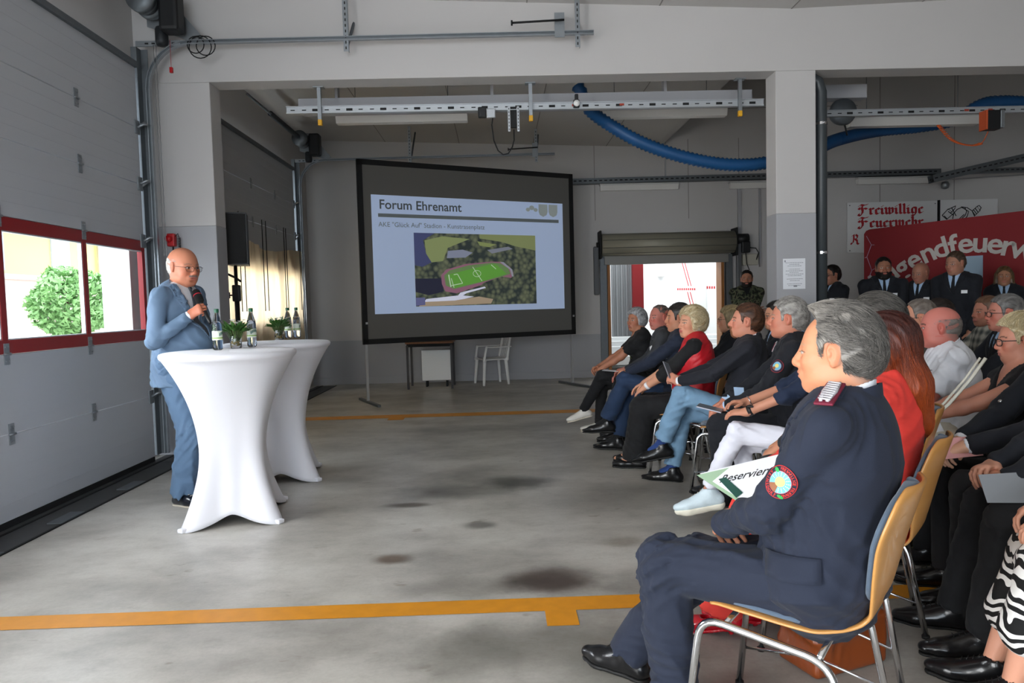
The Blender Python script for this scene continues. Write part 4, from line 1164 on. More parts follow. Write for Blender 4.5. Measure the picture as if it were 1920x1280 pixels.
# pull ropes hanging on the rear gate? cloth hung over its window
def curtain():
    X = XW+.17; y0, y1 = 7.5, 11.35; n = 240; z0, z1 = .78, 2.22
    P = []
    r = random.Random(3)
    for i in range(n+1):
        y = y0+(y1-y0)*i/n; x = X+.05+.022*math.sin(y*9)+.014*math.sin(y*23+1)+.008*math.sin(y*51)
        P.append([(x+.01*math.sin(k*1.1+y*5), y, z0+(z1-z0)*k/12+.03*math.sin(y*6)*(1 if k == 0 else 0)+(.05*math.sin(y*2.4) if k == 12 else 0)) for k in range(13)])
    mb = MB(); mb.grid(P)
    m = mat('beige_cloth', 'd9cdb4', .85, var=.06, vscale=6); nt = m.node_tree; N = nt.nodes; L = nt.links; b = N['Principled BSDF']
    t = N.new('ShaderNodeBsdfTranslucent'); t.inputs[0].default_value = (*lin('efdfc0'), 1); mx = N.new('ShaderNodeMixShader'); mx.inputs[0].default_value = .55
    L.new(b.outputs[0], mx.inputs[1]); L.new(t.outputs[0], mx.inputs[2]); L.new(mx.outputs[0], N['Material Output'].inputs[0])
    o = mb.build('cloth_sheet', m); tag(o, 'beige cloth sheet hung over the window of the rear gate', 'curtain')
    for yy in (7.95, 8.6, 8.75, 9.45, 9.6, 10.4, 10.5, 11.2): mb = MB(); mb.tube([(X+.085, yy, 1.35), (X+.08, yy+.01, 2.55)], .006, 5); mb.build('hanging_cord', M_dark, o)
curtain()

# ------------------------------------------------------------------ rail of the exhaust system, lamps, hose, trays
def ring_hose(name, pts, r, m, lab, cat, pitch=.048):
    # smooth path through pts
    P = [Vector(p) for p in pts]; Q = []
    for i in range(len(P)-1):
        p0, p1, p2, p3 = P[max(i-1, 0)], P[i], P[i+1], P[min(i+2, len(P)-1)]
        n = max(2, int((p2-p1).length/pitch*2))
        for k in range(n):
            t = k/n; Q.append(.5*((2*p1)+(p2-p0)*t+(2*p0-5*p1+4*p2-p3)*t*t+(3*p1-p0-3*p2+p3)*t**3))
    Q.append(P[-1]); mb = MB(); mb.tube(Q, [r*(1.0 if k % 2 else .80) for k in range(len(Q))], 14)
    o = mb.build(name, m); return tag(o, lab, cat)
RY = 7.058
def rail_box(p0, p1, Y, lab, name='exhaust_rail'):
    a, b = at(*p0, Y), at(*p1, Y); c = (a+b)/2; L = (b-a).length; ang = math.atan2(b.z-a.z, b.x-a.x)
    R = Matrix.Rotation(-ang, 3, 'Y')
    o = thing(name, lab, 'rail', c)
    mb = MB(); mb.box((0, .03, 0), (L, .05, .058), R); mb.box((0, 0, .031), (L, .03, .006), R); mb.box((0, 0, -.031), (L, .03, .006), R); mb.build('channel', mat('aluminium_profile', 'b8bcc0', .4, .5), o)
    mb = MB(); n = int(L/.11)
    for k in range(n):
        x = -L/2+.06+.11*k
        if k % 3 == 2: mb.box(tuple(R@Vector((x, .002, 0))), (.060, .006, .022), R)
        else: mb.box(tuple(R@Vector((x, .002, 0))), (.040, .006, .008), R)
    mb.build('slots', M_dark, o)
    mb = MB(); 
    for k in (9, 11): mb.box(tuple(R@Vector((-L/2+L*(.60+.05*(k-9)), .001, .004))), (.045, .006, .02), R)
    mb.build('red_marks', mat('red_mark', 'a03a28', .6), o)
    return o
rail_box((537, 207), (1432, 192), RY, 'perforated silver exhaust rail hanging under the beam')
for i, (px, pt, pb, w_) in enumerate(((598, 168, 230, ''), (994, 160, 222, ''), (1387, 152, 213, ''))):
    a, b = at(px, pt, BY1-.022), at(px, pb, BY1-.022)
    o = thing('rail_hanger', ['leftmost', 'middle', 'rightmost'][i]+' of three grey posts with yellow tips under the beam', 'hanger', (a.x, a.y, BZ), group='rail hangers')
    L = BZ-b.z
    mb = MB(); mb.box((0, 0, -.004), (.10, .08, .008)); mb.box((0, 0, -L/2), (.034, .034, L)); mb.build('post', M_galv, o)
    mb = MB(); mb.box((0, 0, -L+.0), (.040, .040, .055), bev=.006); mb.build('end_cap', mat('yellow_plastic', 'd8a020', .5), o, 'yellow cap')
mb = MB(); a, b = at(563, 195, 7.5), at(1735, 185, 7.5); mb.box(((a.x+rx0)/2, 7.5, (a.z+b.z)/2-.0), (rx0-a.x, .16, .14)); 
for x in (-1.6, 0, 1.8): mb.box((x, 7.5, ((a.z+b.z)/2+zc(x))/2+.02), (.03, .10, zc(x)-(a.z+b.z)/2-.07))
tag(mb.build('cable_duct', M_wallg), 'grey sheet metal duct behind the exhaust rail', 'duct')
def lamp(name, px0, px1, py, Y, lab, hang=True, h=.10, dep=.18, group='ceiling tube lamps'):
    a, b = at(px0, py, Y), at(px1, py, Y); L = b.x-a.x; c = (a+b)/2
    o = thing(name, lab, 'lamp', (c.x, Y, c.z), group=group)
    mb = MB(); mb.box((0, 0, .045), (L, dep, .03), bev=.008); mb.build('housing', mat('lamp_housing', 'c2c2c0', .5), o)
    mb = MB(); mb.prism([(-dep/2+.005, .03), (dep/2-.005, .03), (dep/2-.035, -.06), (-dep/2+.035, -.06)], 'x', -L/2+.01, L/2-.01); mb.build('diffuser', mat('milky_plastic', 'dcdad6', .35), o)
    if hang:
        mb = MB()
        for x in (-L*.35, L*.35): mb.tube([(x, 0, .05), (x, 0, zc(c.x)-c.z-.01)], .004, 5)
        mb.build('suspension_wire', M_steel, o)
    return o
lamp('tube_lamp', 630, 878, 221, 8.4, 'switched off tube lamp left of the hanging hose under the rear ceiling')
lamp('tube_lamp', 1115, 1362, 211, 8.4, 'switched off tube lamp in front of the blue hose')
lamp('tube_lamp', 1588, 1832, 227, 8.4, 'switched off tube lamp right of the column', hang=True)
for (p0, p1, py, t) in ((1124, 1272, 350, 'tube lamp on the back wall above the roller shutter'), (1367, 1515, 346, 'tube lamp on the back wall half behind the column'), (1606, 1752, 338, 'tube lamp on the back wall above the lettered board')):
    lamp('wall_lamp', p0, p1, py, YB-.07, t, False, dep=.12, group='wall tube lamps')
Mh = mat('blue_hose_rubber', '1c4f80', .45, bump=.2)
Yh = 8.0
ring_hose('blue_hose', [at(1082, 160, 7.85), at(1092, 178, 7.85), at(1105, 205, 7.9), at(1140, 232, Yh), at(1200, 266, Yh), at(1270, 291, Yh), at(1340, 306, Yh), at(1400, 309, Yh), at(1450, 302, Yh), at(1520, 283, Yh), at(1570, 262, 8.3), at(1640, 246, 8.8), at(1720, 238, 8.85), at(1790, 225, 8.85), at(1835, 198, 8.8), at(1880, 190, 8.8), at(1990, 196, 8.8)], .076, Mh, 'thick blue corrugated hose sagging under the rear ceiling', 'hose')
# tool balancer and pressure gauge on the rail
o = thing('cable_trolley', 'grey slotted trolley with a black cable on the exhaust rail', 'trolley', at(963, 223.5, RY-.004))
mb = MB()
for x in (-.045, .045): mb.box((x, 0, 0), (.022, .03, .24))
mb.box((-.22, 0, .06), (.09, .05, .09), bev=.01); mb.build('bracket', mat('aluminium_profile', 'b8bcc0', .4, .5), o)
mb = MB()
for x in (-.045, .045):
    for k in range(7): mb.box((x, -.017, -.1+.033*k), (.007, .004, .014))
mb.box((0, .01, .02), (.06, .03, .2)); mb.build('slots', M_dark, o)
mb = MB(); mb.tube([(0, 0, -.1), (.0, 0, -.2), (-.02, 0, -.27), (-.06, 0, -.33), (-.11, 0, -.34), (-.16, 0, -.30), (-.2, 0, -.2), (-.215, 0, -.05), (-.2, 0, .04)], .006, 6); mb.build('cable', M_dark, o)
o = thing('pressure_gauge', 'small round gauge with black regulator on the rail', 'gauge', at(1081, 194, RY-.035))
mb = MB(); mb.lathe([(.03, 0), (.03, .02), (.0001, .022)], n=20); mb.v = [(x, -z, y) for x, y, z in mb.v]; mb.build('dial', M_white, o)
mb = MB(); mb.box((0, .02, .0), (.06, .05, .08), bev=.01); mb.box((0, .0, .06), (.035, .035, .06), bev=.008); mb.build('regulator', M_blk, o)
mb = MB(); p = at(904, 211, RY); mb.box(p, (.08, .06, .10), bev=.01); tag(mb.build('end_switch', M_blk), 'small black box under the exhaust rail', 'switch box')
# second rail to the right of the column with its control box
rail_box((1545, 213), (1990, 203), 7.6, 'dark perforated rail right of the column', 'exhaust_rail')
o = thing('control_box', 'orange and black control box with coiled orange cable', 'control box', at(1858, 226, 7.5))
mb = MB(); mb.box((0, 0, 0), (.15, .10, .20), bev=.01); mb.build('housing', M_blk, o)
mb = MB(); mb.box((-.08, -.0, 0), (.02, .11, .20)); mb.build('orange_side', mat('orange_plastic', 'b8502a', .5), o)
mb = MB(); mb.box((.10, 0, .01), (.05, .08, .19), bev=.01); mb.build('heat_sink', M_galv, o)
cp = [at(1760, 235, 7.5), at(1785, 262, 7.5), at(1815, 272, 7.5), at(1840, 268, 7.5), at(1853, 246, 7.5)]
Q = []; tot = 0
for i in range(4):
    for k in range(60):
        t = k/60; p0, p1, p2, p3 = cp[max(i-1, 0)], cp[i], cp[i+1], cp[min(i+2, 4)]
        c = .5*((2*p1)+(p2-p0)*t+(2*p0-5*p1+4*p2-p3)*t*t+(3*p1-p0-3*p2+p3)*t**3); an = (i*60+k)*.9; rr = .022 if i < 3 else .0
        Q.append(c+Vector((rr*math.cos(an), rr*math.sin(an), rr*.4*math.sin(an)))-Vector(o.location))
mb = MB(); mb.tube(Q, .005, 5); mb.build('coiled_cable', mat('orange_cable', 'c2551f', .5), o)
p = at(1590, 238, 7.7)
o = thing('spring_balancer', 'round grey balancer hanging from the rail beside the pipe', 'balancer', at(1580, 210, 7.7))
mb = MB(); mb.lathe([(.02, -.06), (.13, -.05), (.145, 0), (.13, .05), (.02, .06)], n=26); mb.v = [(x, z, y) for x, y, z in mb.v]; mb.build('drum', M_steel, o)
mb = MB(); mb.box((.0, 0, .20), (.45, .15, .14)); mb.build('mounting_block', M_wallg, o)
mb = MB(); mb.tube([(-.02, 0, .1), (.0, 0, .2)], .008, 6); mb.tube([(.02, 0, -.13), (.05, 0, -.25)], .010, 6); mb.build('hook', M_dark, o)
# down pipe on the column
pp = at(1540, 300, BY0+.10)
o = thing('down_pipe', 'dark grey drain pipe running down the right side of the column', 'pipe', (pp.x, pp.y, 0))
mb = MB(); mb.tube([(0, 0, 0), (0, 0, 3.1), (-.0, 0, 3.32), (-.03, 0, 3.42), (-.12, 0, 3.47)], .052, 16); mb.build('pipe', mat('grey_pvc', '3c4144', .4), o)
for z in (1.78, 3.02):
    mb = MB(); mb.lathe([(.056, -.012), (.056, .012)], (0, 0, z), 18, cap=False); mb.tube([(0, -.05, z), (0, -.075, z)], .008, 6); mb.build('clamp', M_chrome, o)
# cable tray along the back wall
def tray(p0, p1, Y, lab, h=.09):
    a, b = at(*p0, Y), at(*p1, Y); d = b-a; L = d.length; ang = math.atan2(d.z, d.x); R = Matrix.Rotation(-ang, 3, 'Y'); c = (a+b)/2
    o = thing('cable_tray', lab, 'cable tray', c)
    mb = MB(); mb.box((0, 0, -h/2), (L, .14, .006), R); mb.box((0, -.07, 0), (L, .004, h), R); mb.box((0, .07, 0), (L, .004, h), R); mb.build('tray', M_steel, o)
    mb = MB()
    for k in range(int(L/.09)): mb.box(tuple(R@Vector((-L/2+.05+.09*k, -.073, .0))), (.05, .003, .02), R)
    mb.build('slots', M_dark, o)
    mb = MB(); r = random.Random(5)
    for j in range(4): mb.tube([tuple(R@Vector((-L/2+L*k/12, -.03+.02*j, -h/2+.03+.02*r.random()))) for k in range(13)], .012, 6)
    mb.build('cables', M_blk, o)
tray((1072, 341), (1760, 322), YB-.1, 'dark cable tray along the back wall')
tray((1745, 336), (1990, 279), YB-1.2, 'dark cable tray rising to the right', .12)
tray((1800, 322), (1990, 316), YB-.6, 'short bright perforated cable tray at the right edge', .07)
mb = MB()
for px in (1247,): a = at(px, 262, YB-.015); b = at(px, 338, YB-.015); mb.box((a.x, a.y, (a.z+b.z)/2), (.025, .025, a.z-b.z))
tag(mb.build('conduit', M_wallg), 'short white conduit above the cable tray', 'conduit')
for px, y1_, t in ((1386, 470, 'grey'), (1424, 500, 'thin grey')):
    a = at(px, 350, YB-.03); b = at(px, y1_, YB-.03); mb = MB(); mb.box((a.x, a.y, (a.z+b.z)/2), (.06 if t == 'grey' else .025, .04, a.z-b.z)); tag(mb.build('conduit', M_wallg), t+' vertical conduit beside the roller shutter motor', 'conduit')
# spotlight and conduit on the right of the back wall
o = thing('spotlight', 'small wall spotlight above the lettered boards', 'lamp', at(1772, 346, YB-.1))
mb = MB(); mb.lathe([(.02, -.08), (.06, -.06), (.07, .0), (.05, .05), (.0001, .06)], n=16); mb.build('shade', M_galv, o)
mb = MB(); mb.tube([(0, .05, .05), (.1, .08, .10), (1.6, .08, .16)], .010, 6); mb.build('conduit', M_wallg, o)

# ------------------------------------------------------------------ roller shutter
def shutter():
    c0, c1 = at(1128, 460, YB-.18), at(1375, 460, YB-.18)
    o = thing('roller_shutter', 'rolled up beige roller shutter over the opening in the back wall', 'roller shutter', ((c0.x+c1.x)/2, YB-.18, 0))
    L = c1.x-c0.x; zt, zb = at(1250, 436, YB-.35).z, at(1250, 478, YB-.35).z
    mb = MB(); zm, r = (zt+zb)/2+.02, (zt-zb)/2
    mb.tube([(-L/2, 0, zm), (L/2, 0, zm)], r, 40)
    mb.build('curtain_roll', mat('beige_slats', '8f8b7c', .5, .2), o)
    mb = MB()
    for a in (200, 160, 120, 235): mb.box((0, math.cos(math.radians(a))*r, zm+math.sin(math.radians(a))*r*1.0), (L, .012, .010))
    mb.build('slat_joints', mat('dark_joint', '4c4a42', .6), o)
    mb = MB(); mb.box((0, .10, at(1250, 486, YB).z), (L*.95, .06, .16), bev=.01); mb.build('bottom_slat', mat('grey_slat', '8a8884', .5, .3), o)
    for q in (-1, 1):
        mb = MB(); mb.box((q*(L/2+.03), .05, zm), (.03, .34, r*2+.1), bev=.01); mb.lathe([(.05, -.03), (.05, .03)], n=14); mb.v[-28:] = [(q*(L/2+.06)+z, x, zm+y) for x, y, z in mb.v[-28:]]; mb.build('end_plate', M_dark, o)
        mb = MB(); mb.box((q*(L/2-.04), .15, oz/2+.05), (.12, .08, oz+.1)); mb.build('guide_rail', M_steel, o)
        mb = MB(); mb.box((q*(L/2+.10), .02, zm-.45), (.09, .09, .85), bev=.02); mb.build('cable_cover', mat('grey_cover', '5b5d60', .5), o)
    mb = MB(); mb.tube([(L/2+.05, 0, zm+.05), (L/2+.26, 0, zm+.05)], .09, 16); mb.box((L/2+.20, -.02, zm-.10), (.15, .15, .2), bev=.02); mb.build('motor', M_blk, o)
    mb = MB(); mb.box((L/2+.33, .10, at(1400, 487, YB).z), (.28, .08, .20), bev=.015); mb.build('control_unit', mat('beige_box', 'b6b2a4', .5), o)
    mb = MB(); z = zm; mb.tube([(L/2+.25, 0, z-.1), (L/2+.40, 0, z-.12), (L/2+.46, .03, z-.2), (L/2+.42, .08, z-.36)], .010, 6); mb.tube([(L/2+.22, 0, z-.2), (L/2+.24, 0, z-.4), (L/2+.30, .05, z-.5)], .008, 6); mb.build('cable', M_dark, o)
    for q in (ox0+.04, ox1-.04):
        mb = MB(); mb.box((q-o.location.x, .25, oz/2), (.05, .30, oz)); mb.build('wooden_jamb', mat('oiled_wood', '9a6430', .5, var=.2, vscale=5, stretch=(8, 8, .6)), o)
shutter()
# room behind the shutter
YH = 16.2
Mw2 = mat('bright_wall', 'e6e9ea', .7)
mb = MB(); mb.box((3.6, YH+.05, 1.9), (7, .1, 3.8)); mb.box((.2, (YB+YH)/2+.1, 1.9), (.1, YH-YB-.3, 3.8)); mb.box((6.9, (YB+YH)/2+.1, 1.9), (.1, YH-YB-.3, 3.8)); o = mb.build('wall_hall', Mw2); tag(o, kind='structure')
mb = MB(); mb.box((3.6, (YB+YH)/2+.1, 3.85), (7, YH-YB, .1)); tag(mb.build('ceiling', Mw2), kind='structure')
def wq(mb, pts, Y, off=.004):
    P = [at(*p, Y) for p in pts]; mb.add([tuple(p) for p in P]+[(p.x, p.y+off, p.z) for p in P], [(0, 1, 2, 3), (7, 6, 5, 4), (0, 4, 5, 1), (1, 5, 6, 2), (2, 6, 7, 3), (3, 7, 4, 0)])
mb = MB(); Y = YH-.006
for (a, b) in (((1278, 489), (1291, 536)), ((1283, 489), (1296, 536)), ((1289, 547), (1302, 600)), ((1294, 547), (1308, 600))): wq(mb, [(a[0]-.6, a[1]), (a[0]+.8, a[1]), (b[0]+.8, b[1]), (b[0]-.6, b[1])], Y)
for k in range(10): wq(mb, [(1270+3.9*k, 540), (1272.3+3.9*k, 539.8), (1272.3+3.9*k, 543.8), (1270+3.9*k, 544)], Y)
for k in range(4): wq(mb, [(1325+4.4*k, 536.5), (1327.6+4.4*k, 536.3), (1327.6+4.4*k, 541), (1325+4.4*k, 541.2)], Y)
mb.build('red_stripes', mat('red_wall_paint', 'c02c34', .6), o)
mb = MB(); wq(mb, [(1305, 514), (1324, 513), (1324, 640), (1305, 640)], YH-.05, .05); tag(mb.build('wall_cabinet', mat('pale_grey_laminate', 'd2d6d2', .6)), 'tall pale grey cabinet in the bright room behind the shutter', 'cabinet')
a, b = at(1186, 560, 14.6), at(1206, 560, 14.6)
mb = MB(); mb.box(((a.x+b.x)/2, 14.6, 1.55), (b.x-a.x, .12, 1.96)); tag(mb.build('red_pillar', mat('dark_red_paint', '7a1016', .5)), 'dark red pillar in the room behind the shutter', 'pillar')
a, b = at(1146, 560, 14.7), at(1186, 560, 14.7)
mb = MB()
for k in range(9): mb.box((a.x+(b.x-a.x)*(k+.5)/9, 14.7+.02*(k % 2), 1.5), ((b.x-a.x)/9, .06, 1.9), bev=.01)
tag(mb.build('folding_partition', mat('grey_folding_door', '7d8184', .6)), 'grey folded partition beside the dark red pillar', 'partition')
mb = MB()
for k in range(3): mb.box((3.0, 13.9+.35*k, .20+.17*k), (4.4, .36, .17+.0), bev=.01)
mb.box((3.0, 14.6, .30), (4.4, .8, .5)); tag(mb.build('white_steps', mat('white_tiles', 'dfe3e4', .3, bump=.3, bscale=6)), 'white tiled steps in the room behind the shutter', 'steps')
mb = MB(); mb.box(at(1240, 508, YH-.1), (.16, .14, .26), bev=.02); tag(mb.build('wall_dispenser', M_white), 'white dispenser on the wall of the bright room', 'dispenser')

# ------------------------------------------------------------------ outside the gates
mb = MB(); mb.box((-14, 6, -.06), (21.0, 40, .1)); tag(mb.build('yard_ground', mat('yard_paving', 'c9c6bf', .8, var=.1, vscale=2)), kind='structure')
def at_x2(px, py, X): return at_x(px, py, X)
XO = -13.0
a, b = at_x(-60, 470, XO), at_x(150, 520, XO)
o = thing('yellow_house', 'pale yellow house with grey roof seen through the gate window', 'house', (XO-3, a.y, 0))
def L_(p): return (p.x-o.location.x, p.y-o.location.y, p.z)
mb = MB(); mb.box((0, 3.0, 2.2), (5, 13, 4.4)); mb.build('wall', mat('yellow_render', 'ecca78', .8), o)
mb = MB(); mb.prism([(-3.6, 4.3), (3.3, 4.3), (0, 7.8)], 'y', -4, 10); mb.build('roof', mat('slate_roof', '8b9096', .7, bump=.5, bscale=12, var=.1, vscale=9), o)
mb = MB(); mb.tube([(3.35, -4, 4.35), (3.35, 10, 4.35)], .08, 8); mb.tube([(3.3, 6.5, 4.3), (2.6, 6.5, 3.9), (2.6, 6.5, 0)], .06, 8); mb.build('gutter', mat('zinc', 'aab0b4', .4, .4), o)
for yy in (-1.5, 1.5, 4.5):
    mb = MB(); mb.box((2.52, yy, 3.2), (.06, .9, 1.1)); mb.build('window', mat('pale_window', '9fb0c4', .2), o)
mb = MB(); mb.box((-9.6, 13.0, 1.05), (.3, 17, 2.1)); mb.box((-9.6, 13.0, 2.14), (.42, 17, .10)); tag(mb.build('garden_wall', mat('pink_render', 'c9b0a6', .85)), 'pale garden wall outside behind the bush', 'wall')
# bush
def bush():
    bx = at_x(140, 565, -7.2); r = np.random.RandomState(4)
    o = thing('round_bush', 'round clipped green bush outside the gate window', 'bush', (bx.x, bx.y, 0))
    n = 5200; d = r.normal(size=(n, 3)); d /= np.linalg.norm(d, axis=1)[:, None]; rad = .62*(.72+.28*r.rand(n)**.5)*(1+.10*np.sin(5*d[:, 0]+4*d[:, 2]))
    c = d*rad[:, None]*np.array([1, 1.15, .95])+np.array([0, 0, bx.z])
    low = r.rand(n) < .22
    c[low] = np.stack([r.normal(size=low.sum())*.28, r.normal(size=low.sum())*.45, .12+.35*r.rand(low.sum())], 1)
    u = r.normal(size=(n, 3)); u /= np.linalg.norm(u, axis=1)[:, None]; w_ = np.cross(u, r.normal(size=(n, 3))); w_ /= np.linalg.norm(w_, axis=1)[:, None]
    s = (.030+.02*r.rand(n))[:, None]
    vs = np.stack([c-u*s*1.6, c+w_*s*.7, c+u*s*1.6, c-w_*s*.7], 1).reshape(-1, 3); fs = np.arange(n*4).reshape(-1, 4)
    m = mat('bush_leaves', '86b070', .6, var=.35, vscale=5)
    npmesh('foliage', vs, fs, m, o, smooth=False)
    mb = MB(); 
    for k in range(5): mb.tube([(.05*math.cos(k), .08*math.sin(k*2), 0), (.12*math.cos(k*1.3), .2*math.sin(k*2), bx.z)], [.035, .015], 7)
    mb.build('trunk', mat('bark', '5e4a38', .9), o)
bush()
# ------------------------------------------------------------------ projection screen and slide
def screen():
    f0, f1 = at_z(685, 757), at_z(1075, 722)
    d = Vector((f1.x-f0.x, f1.y-f0.y, 0)); Wd = d.length; d.normalize(); n = Vector((d.y, -d.x, 0))   # n points to the camera side
    o = thing('projection_screen', 'large projection screen on a stand with black frame showing a slide', 'projection screen', (f0.x, f0.y, 0), math.atan2(d.y, d.x))
    org = f0
    def loc(px, py):     # intersect the pixel ray with the screen plane -> local (x, z)
        D = _f*FPX+_r*(px-960)-_u*(py-640); C = Vector((0, 0, CAMH)); k = (org-C).dot(n)/D.dot(n); P = C+D*k; return (P-org).dot(d), P.z
    TL, TR, BL, BR = loc(668, 305), loc(1074, 320), loc(681, 645), loc(1078, 627)
    x0, x1, z0, z1 = (TL[0]+BL[0])/2, (TR[0]+BR[0])/2, (BL[1]+BR[1])/2, (TL[1]+TR[1])/2
    bw = .075
    mb = MB(); mb.box(((x0+x1)/2, .0, (z0+z1)/2), (x1-x0-.02, .006, z1-z0-.02)); mb.build('screen_fabric', mat('grey_screen_fabric', '64625e', .8), o)
    mb = MB()
    for (a, b, c, e) in ((x0, x1, z1-bw, z1), (x0, x1, z0, z0+bw), (x0, x0+bw, z0, z1), (x1-bw, x1, z0, z1)): mb.box(((a+b)/2, -.006, (c+e)/2), (b-a, .012, e-c))
    mb.build('black_border', mat('black_border_cloth', '121212', .8), o)
    mb = MB(); 
    for (a, b, c, e) in ((x0, x1, z1-.03, z1), (x0, x1, z0, z0+.03), (x0, x0+.03, z0, z1), (x1-.03, x1, z0, z1)): mb.box(((a+b)/2, .02, (c+e)/2), (b-a, .03, e-c))
    mb.build('frame', M_dark, o)
    for x in (x0+.06, x1-.04):
        mb = MB(); mb.box((x, .06, (z1-.6)/2), (.035, .035, z1-.6)); mb.box((x, .02, z0+.3), (.03, .08, .03))
        mb.build('leg', mat('aluminium_tube', 'b9bbbd', .4, .5), o)
        mb = MB(); mb.box((x, .0, .018), (.05, .95, .036), bev=.006); mb.build('foot', M_steel, o)
    # slide
    def Q(u, v):   # u 0..1 left-right, v 0..1 bottom-top in the slide
        return (sx0+(sx1-sx0)*u, sz0+(sz1-sz0)*v)
    a, b, c, e = loc(694, 370), loc(1055, 377), loc(1057, 577), loc(704, 590)
    sx0, sx1, sz0, sz1 = (a[0]+e[0])/2, (b[0]+c[0])/2, (c[1]+e[1])/2, (a[1]+b[1])/2
    def em(name, col, s=.62): return mat(name, col, .8, emit=s)
    sl = MB(); y = -.008
    def quad(mb, u0, v0, u1, v1, yy):
        p, q = Q(u0, v0), Q(u1, v1); mb.add([(p[0], yy, p[1]), (q[0], yy, p[1]), (q[0], yy, q[1]), (p[0], yy, q[1])], [(0, 1, 2, 3)])
    quad(sl, 0, 0, 1, 1, y); s_ = sl.build('projected_slide', em('slide_white', '9eaeca', .40), o)
    Mg = em('slide_grey', '70787a', .10)
    W_, H_ = sx1-sx0, sz1-sz0
    mb = MB(); p = Q(.035, .885); add_text(mb, 'Forum Ehrenamt', .185, (p[0], y-.002, p[1]), bold=.0028); mb.build('slide_title', em('slide_title_grey', '5a6064', .07), s_)
    mb = MB(); quad(mb, .03, .815, .975, .845, y-.002); mb.build('slide_rule', Mg, s_)
    mb = MB(); p = Q(.03, .735); add_text(mb, 'AKE "Glück Auf" Stadion - Kunstrasenplatz', .095, (p[0], y-.002, p[1])); mb.build('slide_subtitle', Mg, s_)
    mb = MB()
    for cx in (.885, .943):
        w_ = .026; pts = [Q(cx-w_, .985), Q(cx+w_, .985), Q(cx+w_, .915), Q(cx+w_*.75, .885), Q(cx, .868), Q(cx-w_*.75, .885), Q(cx-w_, .915)]
        mb.add([(p[0], y-.002, p[1]) for p in pts], [tuple(range(7))])
    for (ax, az, s2) in ((-.022, 0, 1), (0, .018, 1.2), (.022, 0, 1)):
        pts = [Q(.82+ax+.012*s2*math.cos(t), .93+az+.018*s2*math.sin(t)) for t in np.linspace(0, 2*PI, 12)[:-1]]; mb.add([(p[0], y-.002, p[1]) for p in pts], [tuple(range(11))])
    mb.build('slide_logos', em('slide_logo_grey', '9aa2a0', .22), s_)
    # aerial photograph: flat picture made of coloured shapes
    U0, U1, V0, V1 = .195, .835, .055, .690
    ph = MB(); quad(ph, U0, V0, U1, V1, y-.002)
    m = em('aerial_forest', '4e5848', .10); nt = m.node_tree; N = nt.nodes; L = nt.links
    tc = N.new('ShaderNodeTexCoord'); nz = N.new('ShaderNodeTexVoronoi'); nz.inputs['Scale'].default_value = 14; L.new(tc.outputs['Object'], nz.inputs['Vector'])
    n2 = N.new('ShaderNodeTexNoise'); n2.inputs['Scale'].default_value = 6; n2.inputs['Detail'].default_value = 8; L.new(tc.outputs['Object'], n2.inputs['Vector'])
    ad = N.new('ShaderNodeMath'); ad.operation = 'MULTIPLY'; L.new(nz.outputs[0], ad.inputs[0]); L.new(n2.outputs[0], ad.inputs[1])
    r = N.new('ShaderNodeValToRGB'); r.color_ramp.elements[0].position = .05; r.color_ramp.elements[0].color = (*lin('7c8266'), 1); r.color_ramp.elements[1].position = .38; r.color_ramp.elements[1].color = (*lin('37403f'), 1)
    L.new(ad.outputs[0], r.inputs[0]); b_ = N['Principled BSDF']; L.new(r.outputs[0], b_.inputs['Base Color']); L.new(r.outputs[0], b_.inputs['Emission Color']); b_.inputs['Emission Strength'].default_value = .25
    ph.build('aerial_picture', m, s_)
    def A(u, v): p = Q(U0+(U1-U0)*u, V0+(V1-V0)*(1-v)); return p
    dy = [y-.003]
    def poly(name, pts, col, e_=.3):
        mb = MB(); mb.add([(A(u, v)[0], dy[0], A(u, v)[1]) for u, v in pts], [tuple(range(len(pts)))]); mb.build(name, em(name+col, col, e_), s_); dy[0] -= .0005
    poly('lake', [(0, 0), (.16, 0), (.07, .10), (.09, .28), (.13, .40), (.06, .46), (0, .44)], '4a5078')
    poly('field', [(.08, .10), (.22, .04), (.44, .07), (.34, .14), (.26, .2), (.22, .38), (.13, .40), (.09, .28)], '8f9a68')
    poly('field', [(.50, .10), (.66, .14), (.60, .18), (.52, .16)], '8f9a62'); poly('field', [(.52, 0), (1, 0), (1, .22), (.82, .16), (.70, .10), (.52, .06)], '8a9364')
    poly('village', [(.26, .24), (.38, .22), (.46, .26), (.40, .33), (.25, .34)], '8d93a8'); poly('village', [(.58, .22), (.76, .17), (.80, .2), (.62, .27)], '8a8e9c')
    poly('shadow', [(0, .62), (.2, .62), (.22, .80), (.10, .85), (0, .80)], '36384e', .15)
    poly('running_track', [(.20, .58), (.24, .50), (.40, .42), (.62, .385), (.70, .39), (.77, .46), (.80, .55), (.78, .62), (.70, .60), (.55, .68), (.52, .72), (.32, .83), (.23, .80), (.205, .70)], '9a6a7e')
    poly('infield', [(.225, .58), (.27, .51), (.42, .44), (.62, .40), (.69, .41), (.755, .48), (.775, .56), (.70, .60), (.52, .68), (.30, .77), (.235, .72)], '6f8f5a')
    poly('pitch', [(.245, .62), (.25, .57), (.60, .425), (.655, .425), (.74, .56), (.55, .66), (.30, .755)], '5f9a3e', .42)
    ln = MB()
    def l(a, b, w_=.006):
        p, q = A(*a), A(*b); d_ = Vector((q[0]-p[0], 0, q[1]-p[1])); nn = Vector((-d_.z, 0, d_.x)).normalized()*w_
        ln.add([(p[0]-nn.x, dy[0], p[1]-nn.z), (q[0]-nn.x, dy[0], q[1]-nn.z), (q[0]+nn.x, dy[0], q[1]+nn.z), (p[0]+nn.x, dy[0], p[1]+nn.z)], [(0, 1, 2, 3)])
